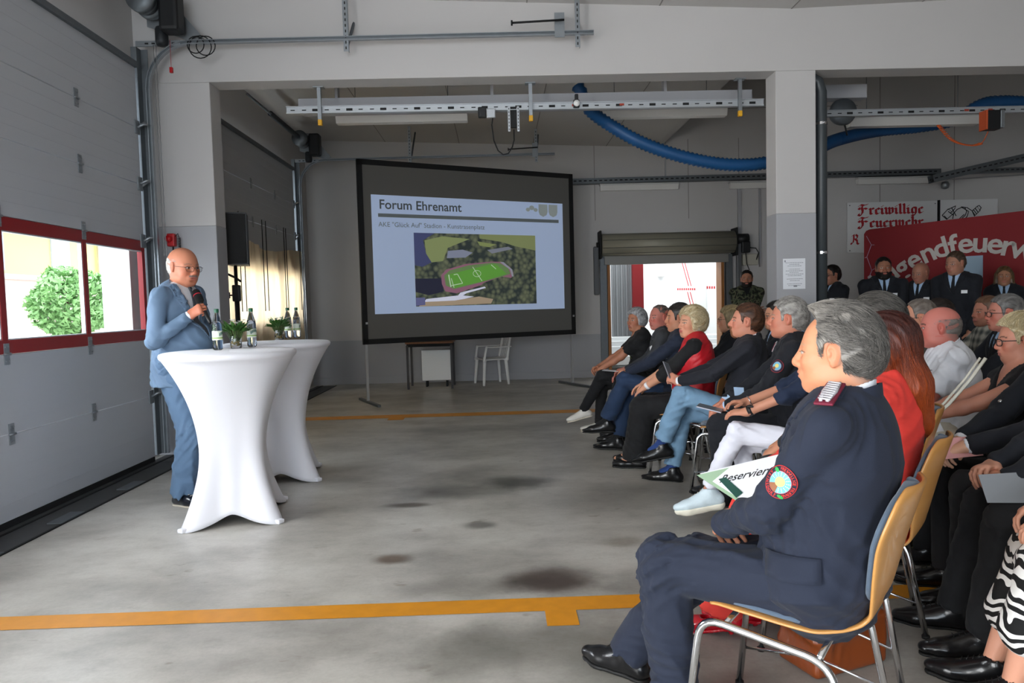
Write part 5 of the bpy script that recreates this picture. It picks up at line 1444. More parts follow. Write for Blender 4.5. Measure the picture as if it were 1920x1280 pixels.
    l((.455, .46), (.53, .66)); l((.33, .56), (.37, .69)); l((.30, .57), (.33, .56)); l((.28, .72), (.37, .69)); l((.61, .43), (.65, .49)); l((.28, .62), (.30, .75)); l((.26, .57), (.275, .74), .010)
    for k in range(16):
        a1, a2 = 2*PI*k/16, 2*PI*(k+1)/16; l((.49+.032*math.cos(a1), .555+.045*math.sin(a1)), (.49+.032*math.cos(a2), .555+.045*math.sin(a2)), .004)
    ln.build('pitch_lines', em('pitch_line_white', 'b8ccb0', .4), s_); dy[0] -= .0005
    poly('car_park', [(.08, .90), (.33, .86), (.35, .82), (.55, .74), (.56, .76), (.40, .83), (.37, .86), (.46, .88), (.30, .94), (.06, .94)], 'c8cadc', .5)
    poly('bare_ground', [(.05, .94), (.30, .93), (.50, .88), (.62, .92), (.60, .985), (.02, 1.0)], 'a8957e', .4)
    poly('cars', [(0, .88), (.07, .88), (.07, .98), (0, .99)], '6a6c98', .3)
    poly('path', [(.685, .39), (.715, .39), (.79, .50), (.80, .60), (.785, .60), (.77, .50)], '9a9ca8', .35)
screen()

# ------------------------------------------------------------------ things by the back wall
def back_things():
    p = at_z(808, 728); c = at(808, 647, p.y)
    o = thing('wooden_table', 'small table with brown top and dark legs under the screen', 'table', (p.x, p.y+.2, 0))
    h = .76; w_, d_ = .78, .6
    mb = MB(); mb.box((0, 0, h), (w_, d_, .03), bev=.005); mb.build('tabletop', mat('brown_laminate', '8a5a3a', .5, var=.1), o)
    mb = MB(); mb.box((0, 0, h-.04), (w_-.04, d_-.04, .05)); mb.build('apron', M_dark, o)
    for x in (-1, 1):
        for y in (-1, 1): mb = MB(); mb.box((x*(w_/2-.03), y*(d_/2-.03), h/2-.02), (.035, .035, h-.04)); mb.build('leg', mat('dark_brown_metal', '2c2624', .5), o)
    mb = MB(); mb.box((p.x+.08, p.y+.34, .36), (.5, .12, .52), bev=.01); o2 = mb.build('electric_heater', M_white); tag(o2, 'white flat heater standing under the brown table', 'heater')
    mb = MB(); 
    for x in (-.17, .17): mb.box((p.x+.08+x, p.y+.34, .05), (.03, .2, .10))
    mb.build('foot', M_dark, o2)
    # white plastic garden chair
    p = at_z(924, 714)
    o = thing('plastic_garden_chair', 'white plastic garden chair standing by the back wall', 'chair', (p.x, p.y-.42, 0), math.radians(200))
    F = Fld(); 
    for (x, y) in ((.22, .22), (.22, -.22), (-.2, .2), (-.2, -.2)): F.rc((x*1.08, y*1.08, 0), (x*.92, y*.92, .42), .022, .03, .01)
    F.bx((0, 0, .43), (.22, .22, .012), .02)
    for y in (-.21, .21): F.rc((-.20, y, .42), (-.28, y*.85, .84), .02, .018, .02)
    F.rc((-.28, -.18, .82), (-.285, .18, .82), .03, .03, .03, n=(1, 0, 0), fl=.4)
    for k in range(6): y = -.14+.056*k; F.rc((-.21, y, .43), (-.28, y, .82), .012, .012, .004, n=(1, 0, 0), fl=.5)
    for y in (-.25, .25): F.rc((-.25, y, .64), (.16, y, .64), .022, .024, .01, n=(0, 0, 1), fl=.5); F.rc((.18, y, .64), (.22, y*.92, .42), .02, .022, .015)
    P, Q = F.mesh(.01); npmesh('shell', P, Q, M_white, o)
back_things()

# ------------------------------------------------------------------ boards with lettering
# broad-nib letters: strokes (polylines) in units of x-height
FR = {
 'F': (1.15, [[(.10, 1.42), (.30, 1.62), (.62, 1.50), (1.02, 1.66)], [(.52, 1.50), (.40, 1.1), (.50, .6), (.46, .2), (.25, -.22), (.02, -.10), (.10, .10)], [(.50, .92), (.72, 1.02), (.95, .88)], [(.20, 1.2), (.05, 1.0), (.22, .85)]]),
 'r': (.62, [[(.12, .95), (.22, .82), (.22, .12), (.36, .0)], [(.25, .80), (.42, 1.0), (.56, .86)]]),
 'e': (.66, [[(.40, .02), (.22, .12), (.20, .82), (.42, 1.0), (.56, .80), (.22, .48)], [(.36, .02), (.58, .16)]]),
 'i': (.46, [[(.10, .92), (.22, .82), (.22, .12), (.38, .02)], [(.20, 1.25), (.28, 1.34)]]),
 'w': (1.10, [[(.10, 1.05), (.22, .85), (.22, .15), (.38, .0), (.55, .14)], [(.50, 1.05), (.58, .85), (.58, .12), (.72, .0), (.94, .18), (.94, .85), (.80, 1.02), (.62, .85)]]),
 'l': (.44, [[(.14, 1.62), (.22, 1.45), (.22, .12), (.38, .02)]]),
 'g': (.78, [[(.50, .95), (.30, 1.0), (.20, .82), (.20, .20), (.36, .02), (.56, .18)], [(.50, 1.0), (.62, .86), (.60, .0), (.40, -.40), (.18, -.26)]]),
 'u': (.78, [[(.10, .95), (.22, .82), (.22, .14), (.38, .0), (.56, .16)], [(.52, .98), (.60, .84), (.60, .12), (.74, .0)]]),
 'h': (.74, [[(.14, 1.62), (.22, 1.45), (.22, .06)], [(.25, .80), (.42, 1.0), (.58, .84), (.58, .20), (.40, -.30)]]),
 'R': (1.2, [[(.18, 1.45), (.40, 1.62), (.40, .9), (.30, .3), (.06, .02), (-.02, .2)], [(.42, 1.4), (.72, 1.62), (.98, 1.35), (.88, 1.0), (.45, .85)], [(.62, .9), (.90, .6), (.92, .15), (1.15, .02)]]),
}
def fraktur(mb, txt, x, z, xh, y, nib=.17):
    c, s = math.cos(math.radians(42))*nib*xh, math.sin(math.radians(42))*nib*xh
    for ch in txt:
        w_, st = FR[ch]
        for pl in st:
            for (a, b) in zip(pl, pl[1:]):
                P = [(x+a[0]*xh, z+a[1]*xh), (x+b[0]*xh, z+b[1]*xh)]
                # hexagonal sweep of the nib
                q = [(P[0][0]-c, P[0][1]-s), (P[0][0]+c, P[0][1]+s), (P[1][0]+c, P[1][1]+s), (P[1][0]-c, P[1][1]-s)]
                mb.add([(u, y, v_) for u, v_ in q], [(0, 1, 2, 3)])
                dx = .02*xh
                for (u, v_) in P: mb.add([(u-c-dx, y-.0002, v_-s+dx), (u-c+dx, y-.0002, v_-s-dx), (u+c+dx, y-.0002, v_+s-dx), (u+c-dx, y-.0002, v_+s+dx)], [(0, 1, 2, 3)])
        x += w_*xh
    return x
def boards():
    Y = YB-.06
    a, b = at(1589, 380, Y), at(1757, 470, Y)
    o = thing('lettered_board', 'white board with red blackletter words Freiwillige Feuerwehr', 'sign', (a.x, Y, b.z))
    W_, H_ = b.x-a.x, a.z-b.z
    mb = MB(); mb.box((W_/2, .012, H_/2), (W_, .024, H_)); mb.build('board', mat('white_board', 'dcdcdc', .4), o)
    mr = mat('red_lettering', 'b51f2a', .5)
    xh = .105
    for (t, px, py) in (('Freiwillige', 1609, 402), ('Feuerwehr', 1609, 426), ('R', 1596, 458)):
        p = at(px, py, Y); mb = MB()
        # measure and fit
        tw = sum(FR[c][0] for c in t)*xh; goal = {'Freiwillige': at(1731, 402, Y).x-p.x, 'Feuerwehr': at(1731, 426, Y).x-p.x, 'R': .14}[t]
        fraktur(mb, t, 0, 0, xh, 0); k = goal/tw
        mb.v = [(x*k+p.x-a.x, -.002+y, z*1.0+p.z-b.z) for x, y, z in mb.v]; mb.build('lettering', mr, o)
    mb = MB()
    for (x, z) in ((.04, .04), (.04, H_-.05), (W_-.04, H_-.05)): mb.tube([(x, 0, z), (x, -.006, z)], .010, 8)
    mb.build('screws', M_steel, o)
    a, b = at(1762, 375, Y), at(1870, 470, Y)
    o = thing('emblem_board', 'white board with a black line drawing of a helmet and crossed tools', 'sign', (a.x, Y, b.z))
    W_, H_ = b.x-a.x, a.z-b.z
    mb = MB(); mb.box((W_/2, .012, H_/2), (W_, .024, H_)); mb.build('board', mat('white_board', 'dcdcdc', .4), o)
    mb = MB(); mb.box((-.01, .012, H_/2), (.025, .05, H_)); mb.build('edge_strip', M_dark, o)
    mb = MB()
    def S(pts): 
        Q = [at(1560+x/5.333, 340+y/5.333, Y) for x, y in pts]; mb.tube([(q.x-a.x, -.004, q.z-b.z) for q in Q], .0075, 6, flat=1)
    S([(1100, 340), (1160, 275), (1215, 320), (1145, 380), (1100, 340)]); S([(1120, 345), (1150, 375)]); S([(1150, 285), (1235, 245), (1225, 275), (1180, 320)]); S([(1160, 300), (1215, 340)]); S([(1195, 265), (1240, 345)])
    S([(1205, 375), (1215, 320), (1250, 280), (1300, 258), (1350, 262), (1400, 295), (1425, 350)]); S([(1290, 255), (1325, 258), (1345, 300), (1330, 340), (1290, 375)]); S([(1300, 262), (1365, 300), (1350, 350), (1320, 380)]); S([(1270, 375), (1320, 330)])
    S([(1400, 295), (1430, 340), (1480, 290), (1450, 250), (1400, 295)]); S([(1450, 250), (1470, 240), (1490, 262), (1475, 290)]); S([(1415, 285), (1445, 325)]); S([(1430, 270), (1460, 310)])
    mb.build('line_drawing', M_dark, o)
boards()
def banner():
    a, b = at(1620, 431, 10.2), at(2010, 384, 8.5)
    d = Vector((b.x-a.x, b.y-a.y, 0)); Wd = d.length; d.normalize(); n = Vector((d.y, -d.x, 0)); org = Vector((a.x, a.y, 0))
    o = thing('red_banner', 'dark red wall tent banner with curved white lettering behind the standing people', 'banner', (a.x, a.y, 0), math.atan2(d.y, d.x))
    def loc(px, py):
        D = _f*FPX+_r*(px-960)-_u*(py-640); C = Vector((0, 0, CAMH)); k = (org-C).dot(n)/D.dot(n); P = C+D*k; return (P-org).dot(d), P.z
    mb = MB(); N_ = 24; zt0, zt1 = a.z, b.z
    P = [(0, zt0-.06), (.03, zt0-.015), (.07, zt0)]+[(Wd*k/N_, zt0+(zt1-zt0)*k/N_) for k in range(1, N_+1)]+[(Wd, .15), (0, .15)]
    mb.prism(P, 'y', 0, .06); mb.build('cloth', mat('dark_red_cloth', '7c0d15', .7, bump=.15, bscale=8), o)
    Mt = mat('white_banner_lettering', 'b9b4ae', .7)
    mb = MB()
    L_ = [('J', 1655, 522, 44), ('u', 1679, 504, 38), ('g', 1700, 494, 33), ('e', 1721, 481, 27), ('n', 1746, 469, 22), ('d', 1769, 461, 15), ('f', 1789, 457, 9), ('e', 1811, 453, 3), ('u', 1837, 452, -3), ('e', 1864, 454, -6), ('r', 1886, 458, -11), ('w', 1913, 464, -16), ('e', 1950, 480, -20), ('h', 1975, 500, -26), ('r', 2000, 515, -30)]
    for ch, px, py, rot in L_:
        x, z = loc(px, py+10); vs, fs = text_mesh(ch, .38, bold=.0075, align='CENTER'); r = math.radians(rot)
        if x > Wd-.1: continue
        vs = [(x+(u*math.cos(r)-w_*math.sin(r)), -.004, z-.07+(u*math.sin(r)+w_*math.cos(r))) for u, w_, _ in vs]; mb.add(vs, fs)
    mb.build('lettering', Mt, o)
    mb = MB(); x, z = loc(1782, 482); x2, z2 = loc(1843, 520); mb.box(((x+x2)/2, -.01, (z+z2)/2), (x2-x, .01, z-z2)); mb.build('pale_blue_panel', mat('pale_blue_panel', '8fa6b8', .5), o)
    mb = MB(); 
    def S(pts):
        mb.tube([(loc(1560+x/5.333, 340+y/5.333)[0], -.006, loc(1560+x/5.333, 340+y/5.333)[1]) for x, y in pts], .004, 5)
    S([(345, 545), (395, 635), (350, 755), (400, 890), (370, 960), (350, 1000)]); S([(395, 635), (425, 635)]); S([(350, 755), (330, 765)]); S([(400, 890), (430, 870)])
    mb.build('printed_lines', mat('pale_lilac_print', 'b09ab0', .6), o)
banner()

# ------------------------------------------------------------------ loudspeaker on its stand
def speaker():
    p = at(448, 640, 7.35); o = thing('loudspeaker_stand', 'black tripod stand with a thick pole beside the left column', 'speaker stand', (p.x, p.y, 0))
    zt = at(448, 498, 7.35).z
    mb = MB(); mb.tube([(0, 0, .35), (0, 0, zt-.0)], .018, 12); mb.build('pole', M_blk, o)
    mb = MB(); mb.tube([(0, 0, .5), (0, 0, zt-.35)], .026, 12); mb.build('lower_tube', M_blk, o)
    mb = MB(); mb.box((0, 0, zt-.28), (.075, .07, .17), bev=.012); mb.box((0, 0, .95), (.07, .07, .12), bev=.012); mb.build('clamp_collar', M_blk, o)
    mb = MB(); mb.tube([(-.03, 0, zt-.3), (-.08, 0, zt-.3)], .008, 6); mb.tube([(-.08, 0, zt-.33), (-.08, 0, zt-.27)], .014, 8); mb.build('knob', M_dark, o)
    for k in range(3):
        a = math.radians(20+120*k); mb = MB(); mb.tube([(.03*math.cos(a), .03*math.sin(a), .95), (.5*math.cos(a), .5*math.sin(a), .02)], .014, 8); mb.tube([(0, 0, .4), (.26*math.cos(a), .26*math.sin(a), .50)], .009, 6); mb.build('leg', M_blk, o)
    c = at(447, 450, 7.35); h = at(447, 402, 7.35).z-at(447, 498, 7.35).z
    o = thing('loudspeaker', 'tall black loudspeaker mounted on the tripod stand', 'loudspeaker', (c.x, c.y, c.z), math.radians(12))
    mb = MB(); mb.prism([(-.105, -.17), (.105, -.17), (.085, .13), (-.085, .13)], 'z', -h/2, h/2); mb.build('cabinet', mat('black_cabinet', '141416', .5, bump=.3, bscale=200), o)
    mb = MB(); mb.box((0, -.175, 0), (.19, .012, h-.03), bev=.004); mb.build('grille', mat('black_grille', '0d0d0e', .6, bump=.8, bscale=400), o)
    mb = MB(); mb.tube([(-.1, .05, -.18), (-.19, .05, -.2), (-.2, .05, -.27), (-.15, .05, -.33), (-.05, .05, -.38), (0, .05, -.42)], .012, 7); mb.build('cable', M_dark, o)
    p = at(322, 450, BY0-.06); o = thing('emergency_switch', 'red emergency switch with coiled black cable on the left column', 'switch', (p.x, p.y, p.z))
    mb = MB(); mb.box((0, 0, 0), (.07, .06, .12), bev=.01); mb.tube([(-.01, -.03, .01), (-.01, -.055, .01)], .03, 12); mb.build('housing', mat('red_plastic', 'b01018', .4), o)
    mb = MB(); mb.tube([(.07+.012*math.cos(k*.9), .012*math.sin(k*.9), .02-.0018*k) for k in range(130)], .003, 5); mb.tube([(.03, 0, .03), (.06, 0, .06), (.07, 0, .02)], .004, 5); mb.tube([(.0, .02, -.06), (.0, .02, -1.1)], .006, 6); mb.build('coiled_cable', M_dark, o)
speaker()
# paper notice on the right column
def notice():
    a, b = at(1468, 485, BY0-.003), at(1510, 541, BY0-.003)
    mb = MB(); mb.box(((a.x+b.x)/2, BY0-.003, (a.z+b.z)/2), (b.x-a.x, .002, a.z-b.z)); o = mb.build('paper_notice', mat('white_paper', 'e4e6ea', .6)); tag(o, 'white printed notice taped to the right column', 'notice')
    W_, H_ = b.x-a.x, a.z-b.z; r = random.Random(2); mb = MB()
    for k in range(15):
        w_ = W_*(.35+.45*r.random()); z = a.z-.04-H_*.8*k/15
        if k in (3, 9, 12): continue
        x = (a.x+b.x)/2-w_/2
        while x < (a.x+b.x)/2+w_/2:
            l_ = .006+.014*r.random(); mb.box((x+l_/2, BY0-.0045, z), (l_, .001, .0045)); x += l_+.004
    mb.box((a.x+W_*.55, BY0-.0045, b.z+.028), (.035, .001, .016)); mb.box((a.x+.02, BY0-.0045, a.z-.025), (.012, .001, .018))
    mb.build('printed_lines', mat('grey_print', '8a8c94', .6), o)
notice()

# ------------------------------------------------------------------ bar tables with stretch covers
def bar_table(cx, cy, phi, lab):
    o = thing('bar_table', lab, 'bar table', (cx, cy, 0), math.radians(phi), 'bar tables with white stretch covers')
    H = 1.10; Rt = .425; n = 96; P = []
    prof = [(0.0, H+.001), (.2, H+.001), (.405, H), (.420, H-.006), (.425, H-.018), (.423, H-.032), (.415, H-.042)]
    zz = np.linspace(H-.045, .0, 34)
    for k in range(n):
        a = 2*PI*k/n; w_ = ((1+math.cos(4*a))/2)**2.2; row = []
        for (r, z) in prof: row.append((r*math.cos(a), r*math.sin(a), z))
        lift = .075*(1-((1+math.cos(4*a))/2)**.8)
        for z in zz:
            t = z/(H-.045)
            rm = .200+.210*max(0, (t-.30)/.70)**2.2+.045*max(0, (.30-t)/.30)**1.3
            rf = .245+.165*max(0, (t-.45)/.55)**1.9+.165*max(0, (.45-t)/.45)**1.75
            f_ = w_*(1-.0*t) ; r = rm*(1-f_)+rf*f_
            z2 = lift+(z)*(1-lift/(H-.045)); row.append((r*math.cos(a), r*math.sin(a), z2))
        P.append(row)
    mb = MB(); mb.grid(P, closeu=True)
    m = mat('white_stretch_fabric', 'e9e9ef', .6, bump=.05, bscale=300, sheen=.2)
    c = mb.build('stretch_cover', m, o)
    sd = c.modifiers.new('thickness', 'SOLIDIFY'); sd.thickness = .003
    mb = MB(); mb.lathe([(.03, .03), (.03, 1.07)], n=16); mb.lathe([(.40, 1.07), (.40, 1.09)], n=40)
    for k in range(4): a = PI/2*k; mb.tube([(0, 0, .05), (.36*math.cos(a), .36*math.sin(a), .02)], .016, 8)
    mb.build('pedestal', M_steel, o)
    for k in range(4):
        a = PI/2*k; mb = MB(); mb.box((.400*math.cos(a), .400*math.sin(a), .014), (.05, .05, .028), Matrix.Rotation(a, 3, 'Z'), bev=.008); mb.build('foot_pocket', m, o)
T1, T2 = (-1.775, 4.70), (-1.80, 5.78)
bar_table(*T1, -31, 'nearer white covered bar table in front of the speaker')
bar_table(*T2, -31, 'farther white covered bar table behind the first one')
Mgl = mat('clear_glass', 'ffffff', .0, trans=1.0, ior=1.45); Mpet = mat('clear_pet', 'f8fcff', .03, trans=1.0, ior=1.2)
Mwater = mat('water', 'f2f8ff', .0, trans=1.0, ior=1.22)
TZ = 1.102
def bottle(x, y, lab, s=1.0, rz=0):
    o = thing('water_bottle', lab, 'bottle', (x, y, TZ), rz, 'mineral water bottles')
    pr = [(.0, .004), (.022, 0), (.030, .006), (.0325, .02), (.0315, .05), (.033, .06), (.033, .135), (.031, .145), (.0315, .16), (.0285, .185), (.020, .215), (.0135, .238), (.0125, .252)]
    mb = MB(); mb.lathe([(r*s, z*s) for r, z in pr], n=28, cap=False); b = mb.build('bottle_body', Mpet, o)
    mb = MB(); mb.lathe([(.0, .005), (.020, .004), (.029, .01), (.030, .055), (.0310, .06), (.0310, .13), (.029, .16), (.022, .19), (0, .190)], n=24, cap=False); mb.build('water', Mwater, o)
    mb = MB(); mb.lathe([(.0150*s, .250*s), (.0155*s, .272*s), (.014*s, .276*s), (.0001, .276*s)], n=18, cap=False); mb.build('cap', mat('green_cap', '14583c', .4), o, 'green screw cap')
    mb = MB(); mb.lathe([(.0335*s, .068*s), (.0335*s, .128*s)], n=28, cap=False); lb = mb.build('paper_label', mat('label_paper', 'e6ecdc', .5), o)
    mb = MB(); mb.lathe([(.0338*s, .078*s), (.0338*s, .085*s)], n=28, cap=False); mb.build('green_stripe', mat('label_green', '8ab848', .5), lb)
    mb = MB()
    for j in range(9):
        a0 = math.radians(-60+16*j-rz*0); zc_ = .104+.012*math.sin(j*.5); P_ = []
        for t in range(9): a = a0+.11*math.cos(2*PI*t/8); P_.append((.0340*s*math.cos(a), .0340*s*math.sin(a), zc_+.013*math.sin(2*PI*t/8)))
        mb.add(P_[:8], [tuple(range(8))])
    mb.build('green_emblem', mat('label_dark_green', '2e6a5c', .5), lb)
def onT(px, py, T): 
    p = at_z(px, py, TZ); return p.x, p.y
def vase(px, py, lab, seed):
    x, y = onT(px, py, None); o = thing('flower_jar', lab, 'flower arrangement', (x, y, TZ), 0, 'jars with greenery on the bar tables')
    mb = MB(); mb.lathe([(.034, 0), (.038, .004), (.038, .075), (.034, .084), (.035, .095), (.0325, .095), (.031, .084), (.035, .074), (.035, .006), (0.001, .006)], n=28, cap=False); mb.build('glass_jar', Mgl, o)
    r = random.Random(seed); mb = MB()
    for k in range(34): mb.box((.022*math.cos(k), .022*math.sin(k*1.7), .012+.04*r.random()), (.014, .010, .010), Matrix.Rotation(r.random()*3, 3, 'Z'), bev=.003)
    mb.build('moss_filling', mat('moss_mix', '8a7a3c', .8, var=.5, vscale=60), o)
    mb = MB(); st = MB()
    for k in range(95):
        a = r.random()*2*PI; el_ = r.random()**.6*1.45; R_ = .055+.105*r.random(); bx, by, bz = .02*math.cos(a), .02*math.sin(a), .10
        tip = Vector((bx+R_*math.sin(el_)*math.cos(a), by+R_*math.sin(el_)*math.sin(a), bz+.02+R_*math.cos(el_)*.9))
        c = Vector((bx, by, bz)).lerp(tip, .3); d = (tip-c); L = .045+.03*r.random(); d.normalize(); sd = d.cross(Vector((r.random()-.5, r.random()-.5, 1))).normalized(); w_ = L*.20; nn = d.cross(sd)
        P_ = [[tuple(c+d*L*t+sd*(w_*math.sin(PI*min(1, t+.04))*q)+nn*(.008*t*t-.004*abs(q))) for q in (-1, 0, 1)] for t in (0, .25, .5, .75, 1)]
        mb.grid(P_); st.tube([(bx*.6, by*.6, .03), tuple(c)], .0015, 4)
    mb.build('leaves', mat('dark_leaves', '3f6a2c', .5, var=.4, vscale=30), o); st.build('stems', mat('stems', '48602c', .6), o)
    fl_ = MB()
    for k in range(9):
        a = r.random()*2*PI; R_ = .02+.07*r.random(); c = Vector((R_*math.cos(a), R_*math.sin(a)-.03, .165+.03*r.random()))
        for j in range(6):
            b = 2*PI*j/6; d = Vector((math.cos(b), math.sin(b), .5)).normalized(); sd = Vector((-math.sin(b), math.cos(b), 0))
            fl_.grid([[tuple(c+d*.020*t+sd*.007*math.sin(PI*min(t+.1, 1))*q) for q in (-1, 1)] for t in (0, .5, 1)])
    fl_.build('blossoms', mat('white_petals', 'eef0ee', .6), o, 'white blossoms')
x, y = onT(409, 656, T1); bottle(x, y, 'mineral water bottle on the nearer table between the tumbler and the flowers', 1.0, 0.3)
x, y = onT(473, 650, T1); bottle(x, y, 'mineral water bottle on the nearer table right of the flowers', 1.0, -.3)
x, y = onT(541, 634, T2); bottle(x, y, 'left mineral water bottle on the farther table', 1.0, .2)
x, y = onT(557, 633, T2); bottle(x, y, 'right mineral water bottle on the farther table', 1.0, .6)
vase(443, 653, 'glass jar with white flowers and greenery on the nearer table', 3)
vase(524, 637, 'glass jar with white flowers and greenery on the farther table', 5)
x, y = onT(388, 652, T1); o = thing('drinking_glass', 'empty tumbler standing left of the bottles', 'glass', (x, y, TZ))
mb = MB(); mb.lathe([(.027, 0), (.031, .01), (.033, .12), (.0315, .12), (.029, .014), (.0001, .010)], n=28, cap=False); mb.build('tumbler', Mgl, o)

# ------------------------------------------------------------------ stacking chair with plywood shell
M_ply = mat('beech_plywood', 'c08a4c', .38, var=.10, vscale=3, stretch=(1, 1, 12), coat=.2)
M_edge = mat('plywood_edge', 'b57d3e', .5)
M_uph = mat('blue_grey_upholstery', '4c5c6e', .85, bump=.3, bscale=500, sheen=.3)
M_uphd = mat('dark_upholstery', '2c2830', .85, bump=.3, bscale=500)
def shell_pts(u, w):
    """u 0..1 from seat front to back top, w -1..1 across; x forward"""
    k = np.array([[.235, .435], [.20, .452], [.10, .448], [0, .440], [-.10, .438], [-.165, .452], [-.205, .490], [-.225, .545], [-.245, .62], [-.270, .72], [-.295, .80], [-.315, .865]])
    t = np.linspace(0, 1, len(k)); x = np.interp(u, t, k[:, 0]); z = np.interp(u, t, k[:, 1])
    hw = np.interp(u, [0, .04, .15, .35, .47, .55, .68, .85, .95, 1], [.15, .185, .205, .205, .150, .135, .170, .205, .175, .10])
    curve = np.interp(u, [0, .4, .55, .8, 1], [.012, .015, .0, .035, .03])*w*w
    up = u > .5
    return (x+(curve if up else 0), w*hw, z+(0 if up else curve))
def chair():
    o = thing('stacking_chair', 'stacking chair with beech shell', 'chair', group='beech stacking chairs')
    U = np.linspace(0, 1, 44); Wv = np.linspace(-1, 1, 13)
    def smooth(u):
        h = .035; return np.mean([shell_pts(min(1, max(0, u+d)), 0) for d in (-h, -h/2, 0, h/2, h)], 0)
    def G(off, u0, u1, sc, m, nm, th, par):
        P = []; Us = np.linspace(u0, u1, 44)
        for u in Us:
            c = smooth(u); c1, c0 = smooth(min(1, u+.01)), smooth(max(0, u-.01)); t = nrm(c1-c0); n_ = np.array([-t[2], 0, t[0]]);  # normal in xz
            if n_[2] < 0 and u < .4: n_ = -n_
            # seat normal up, back normal forward
            n_ = np.array([t[2], 0, -t[0]])
            e = 1.0
            if nm != 'shell': e = min(1, math.sqrt(max(0.0, 1-((u-(u0+u1)/2)/((u1-u0)/2))**4))+.02)
            row = []
            for w_ in Wv:
                p = np.array(shell_pts(u, w_)); p[0] += c[0]-shell_pts(u, 0)[0]; p[2] += c[2]-shell_pts(u, 0)[2]
                p[1] *= sc*e; row.append(tuple(p+n_*off))
            P.append(row)
        mb = MB(); mb.grid(P); ob = mb.build(nm, m, par); sd = ob.modifiers.new('t', 'SOLIDIFY'); sd.thickness = th; sd.offset = 0; ss = ob.modifiers.new('s', 'SUBSURF'); ss.levels = ss.render_levels = 1
        return ob
    sh = G(0, 0, 1, 1, M_ply, 'shell', .012, o)
    G(.014, .03, .40, .92, M_uph, 'seat_pad', .018, o); G(.014, .56, .975, .90, M_uph, 'back_pad', .018, o)
    def arc(pts, r, n=6):
        """rounded polyline"""
        P = [Vector(p) for p in pts]; Q = [P[0]]
        for i in range(1, len(P)-1):
            a, b = (P[i-1]-P[i]).normalized(), (P[i+1]-P[i]).normalized()
            for k in range(n+1):
                t = k/n; Q.append(P[i]+a*r*(1-t)**2+b*r*t**2)
        Q.append(P[-1]); return Q
    for y in (-1, 1):
        P = arc([(.285, y*.235, .012), (.235, y*.215, .425), (-.13, y*.215, .385), (-.20, y*.235, .012)], .07)
        mb = MB(); mb.tube(P, .0115, 12); fr = mb.build('side_frame', M_chrome, o)
        for p in (P[0], P[-1]):
            mb = MB(); mb.tube([tuple(p), (p.x, p.y, .0)], .015, 10); mb.build('foot_cap', M_dark, fr)
        mb = MB(); mb.tube([(.272, y*.230, .14), (.02, y*.225, .175), (-.185, y*.230, .13)], .005, 8); mb.build('stacking_bar', M_chrome, fr)
    for x in (.16, -.10):
        mb = MB(); mb.tube([(x, -.215, .418 if x > 0 else .395), (x, 0, .428 if x > 0 else .415), (x, .215, .418 if x > 0 else .395)], .009, 10); mb.build('cross_bar', M_chrome, o)
    return o
chair0 = chair(); _c_used = [False]
def place_chair(x, y, yaw, label, dark=False):
    c = chair0 if not _c_used[0] else copy_tree(chair0); _c_used[0] = True
    c.location = (x, y, 0); c.rotation_euler = (0, 0, math.radians(yaw)); c['label'] = label
    return c
# ------------------------------------------------------------------ materials of clothing
def cloth(name, c, rough=.85, b=.25, sheen=.04, var=.06): return mat(name, c, rough, bump=b, bscale=700, sheen=sheen, var=var, vscale=25)
M_navy = cloth('navy_uniform_cloth', '1b2233'); M_navyd = cloth('dark_uniform_cloth', '14171f'); M_blz = cloth('dark_blazer_cloth', '191b24')
M_lblue = cloth('light_blue_suit', '627a94', .7); M_shw = cloth('white_shirt', 'e6e8ee'); M_shb = cloth('light_blue_shirt', 'a9c4e2')
M_black = cloth('black_cotton', '101114'); M_redv = mat('red_padded_vest', 'c01a26', .45, bump=.35, bscale=25); M_coral = cloth('coral_wool', 'dd3a30', .75)
M_jeans = mat('blue_denim', '7294b0', .85, bump=.3, bscale=500, var=.22, vscale=14); M_whj = cloth('white_jeans', 'e4e6f2')
M_navyt = cloth('navy_trousers', '1f3350'); M_grbl = cloth('grey_tweed', '34363a'); M_leather = mat('black_leather', '121214', .28, bump=.12, bscale=60, coat=.3)
M_tie = mat('grey_patterned_tie', '4c4e55', .6, bump=.2, bscale=90, var=.4, vscale=90); M_tied = cloth('dark_tie', '11131a')
M_frame = mat('dark_metal_frame', '2b2a2c', .35, .5)
def pattern(name, build):
    if name in _mc: return _mc[name]
    m = mat(name, 'ffffff', .85); nt = m.node_tree; N, L = nt.nodes, nt.links
    tc = N.new('ShaderNodeTexCoord'); out = build(N, L, tc.outputs['Object']); L.new(out, N['Principled BSDF'].inputs['Base Color']); return m
def rampn(N, L, src, stops, mode='CONSTANT'):
    r = N.new('ShaderNodeValToRGB'); r.color_ramp.interpolation = mode; e = r.color_ramp.elements
    e[0].position, e[0].color = stops[0][0], (*lin(stops[0][1]), 1); e[1].position, e[1].color = stops[1][0], (*lin(stops[1][1]), 1)
    for p, c in stops[2:]: q = e.new(p); q.color = (*lin(c), 1)
    L.new(src, r.inputs[0]); return r.outputs[0]
def _zebra(N, L, g):
    w_ = N.new('ShaderNodeTexWave'); w_.inputs['Scale'].default_value = 7; w_.inputs['Distortion'].default_value = 9; w_.inputs['Detail'].default_value = 1; w_.inputs['Detail Scale'].default_value = 1.6; w_.bands_direction = 'Z'
    L.new(g, w_.inputs['Vector']); return rampn(N, L, w_.outputs['Fac'], [(0, '111112'), (.52, 'e6e4e0')])
def _camo(N, L, g):
    n = N.new('ShaderNodeTexNoise'); n.inputs['Scale'].default_value = 16; n.inputs['Detail'].default_value = 2; L.new(g, n.inputs['Vector'])
    return rampn(N, L, n.outputs[0], [(0, '15170f'), (.42, '3c4632'), (.5, '5a5a44'), (.58, '1c1d17')])
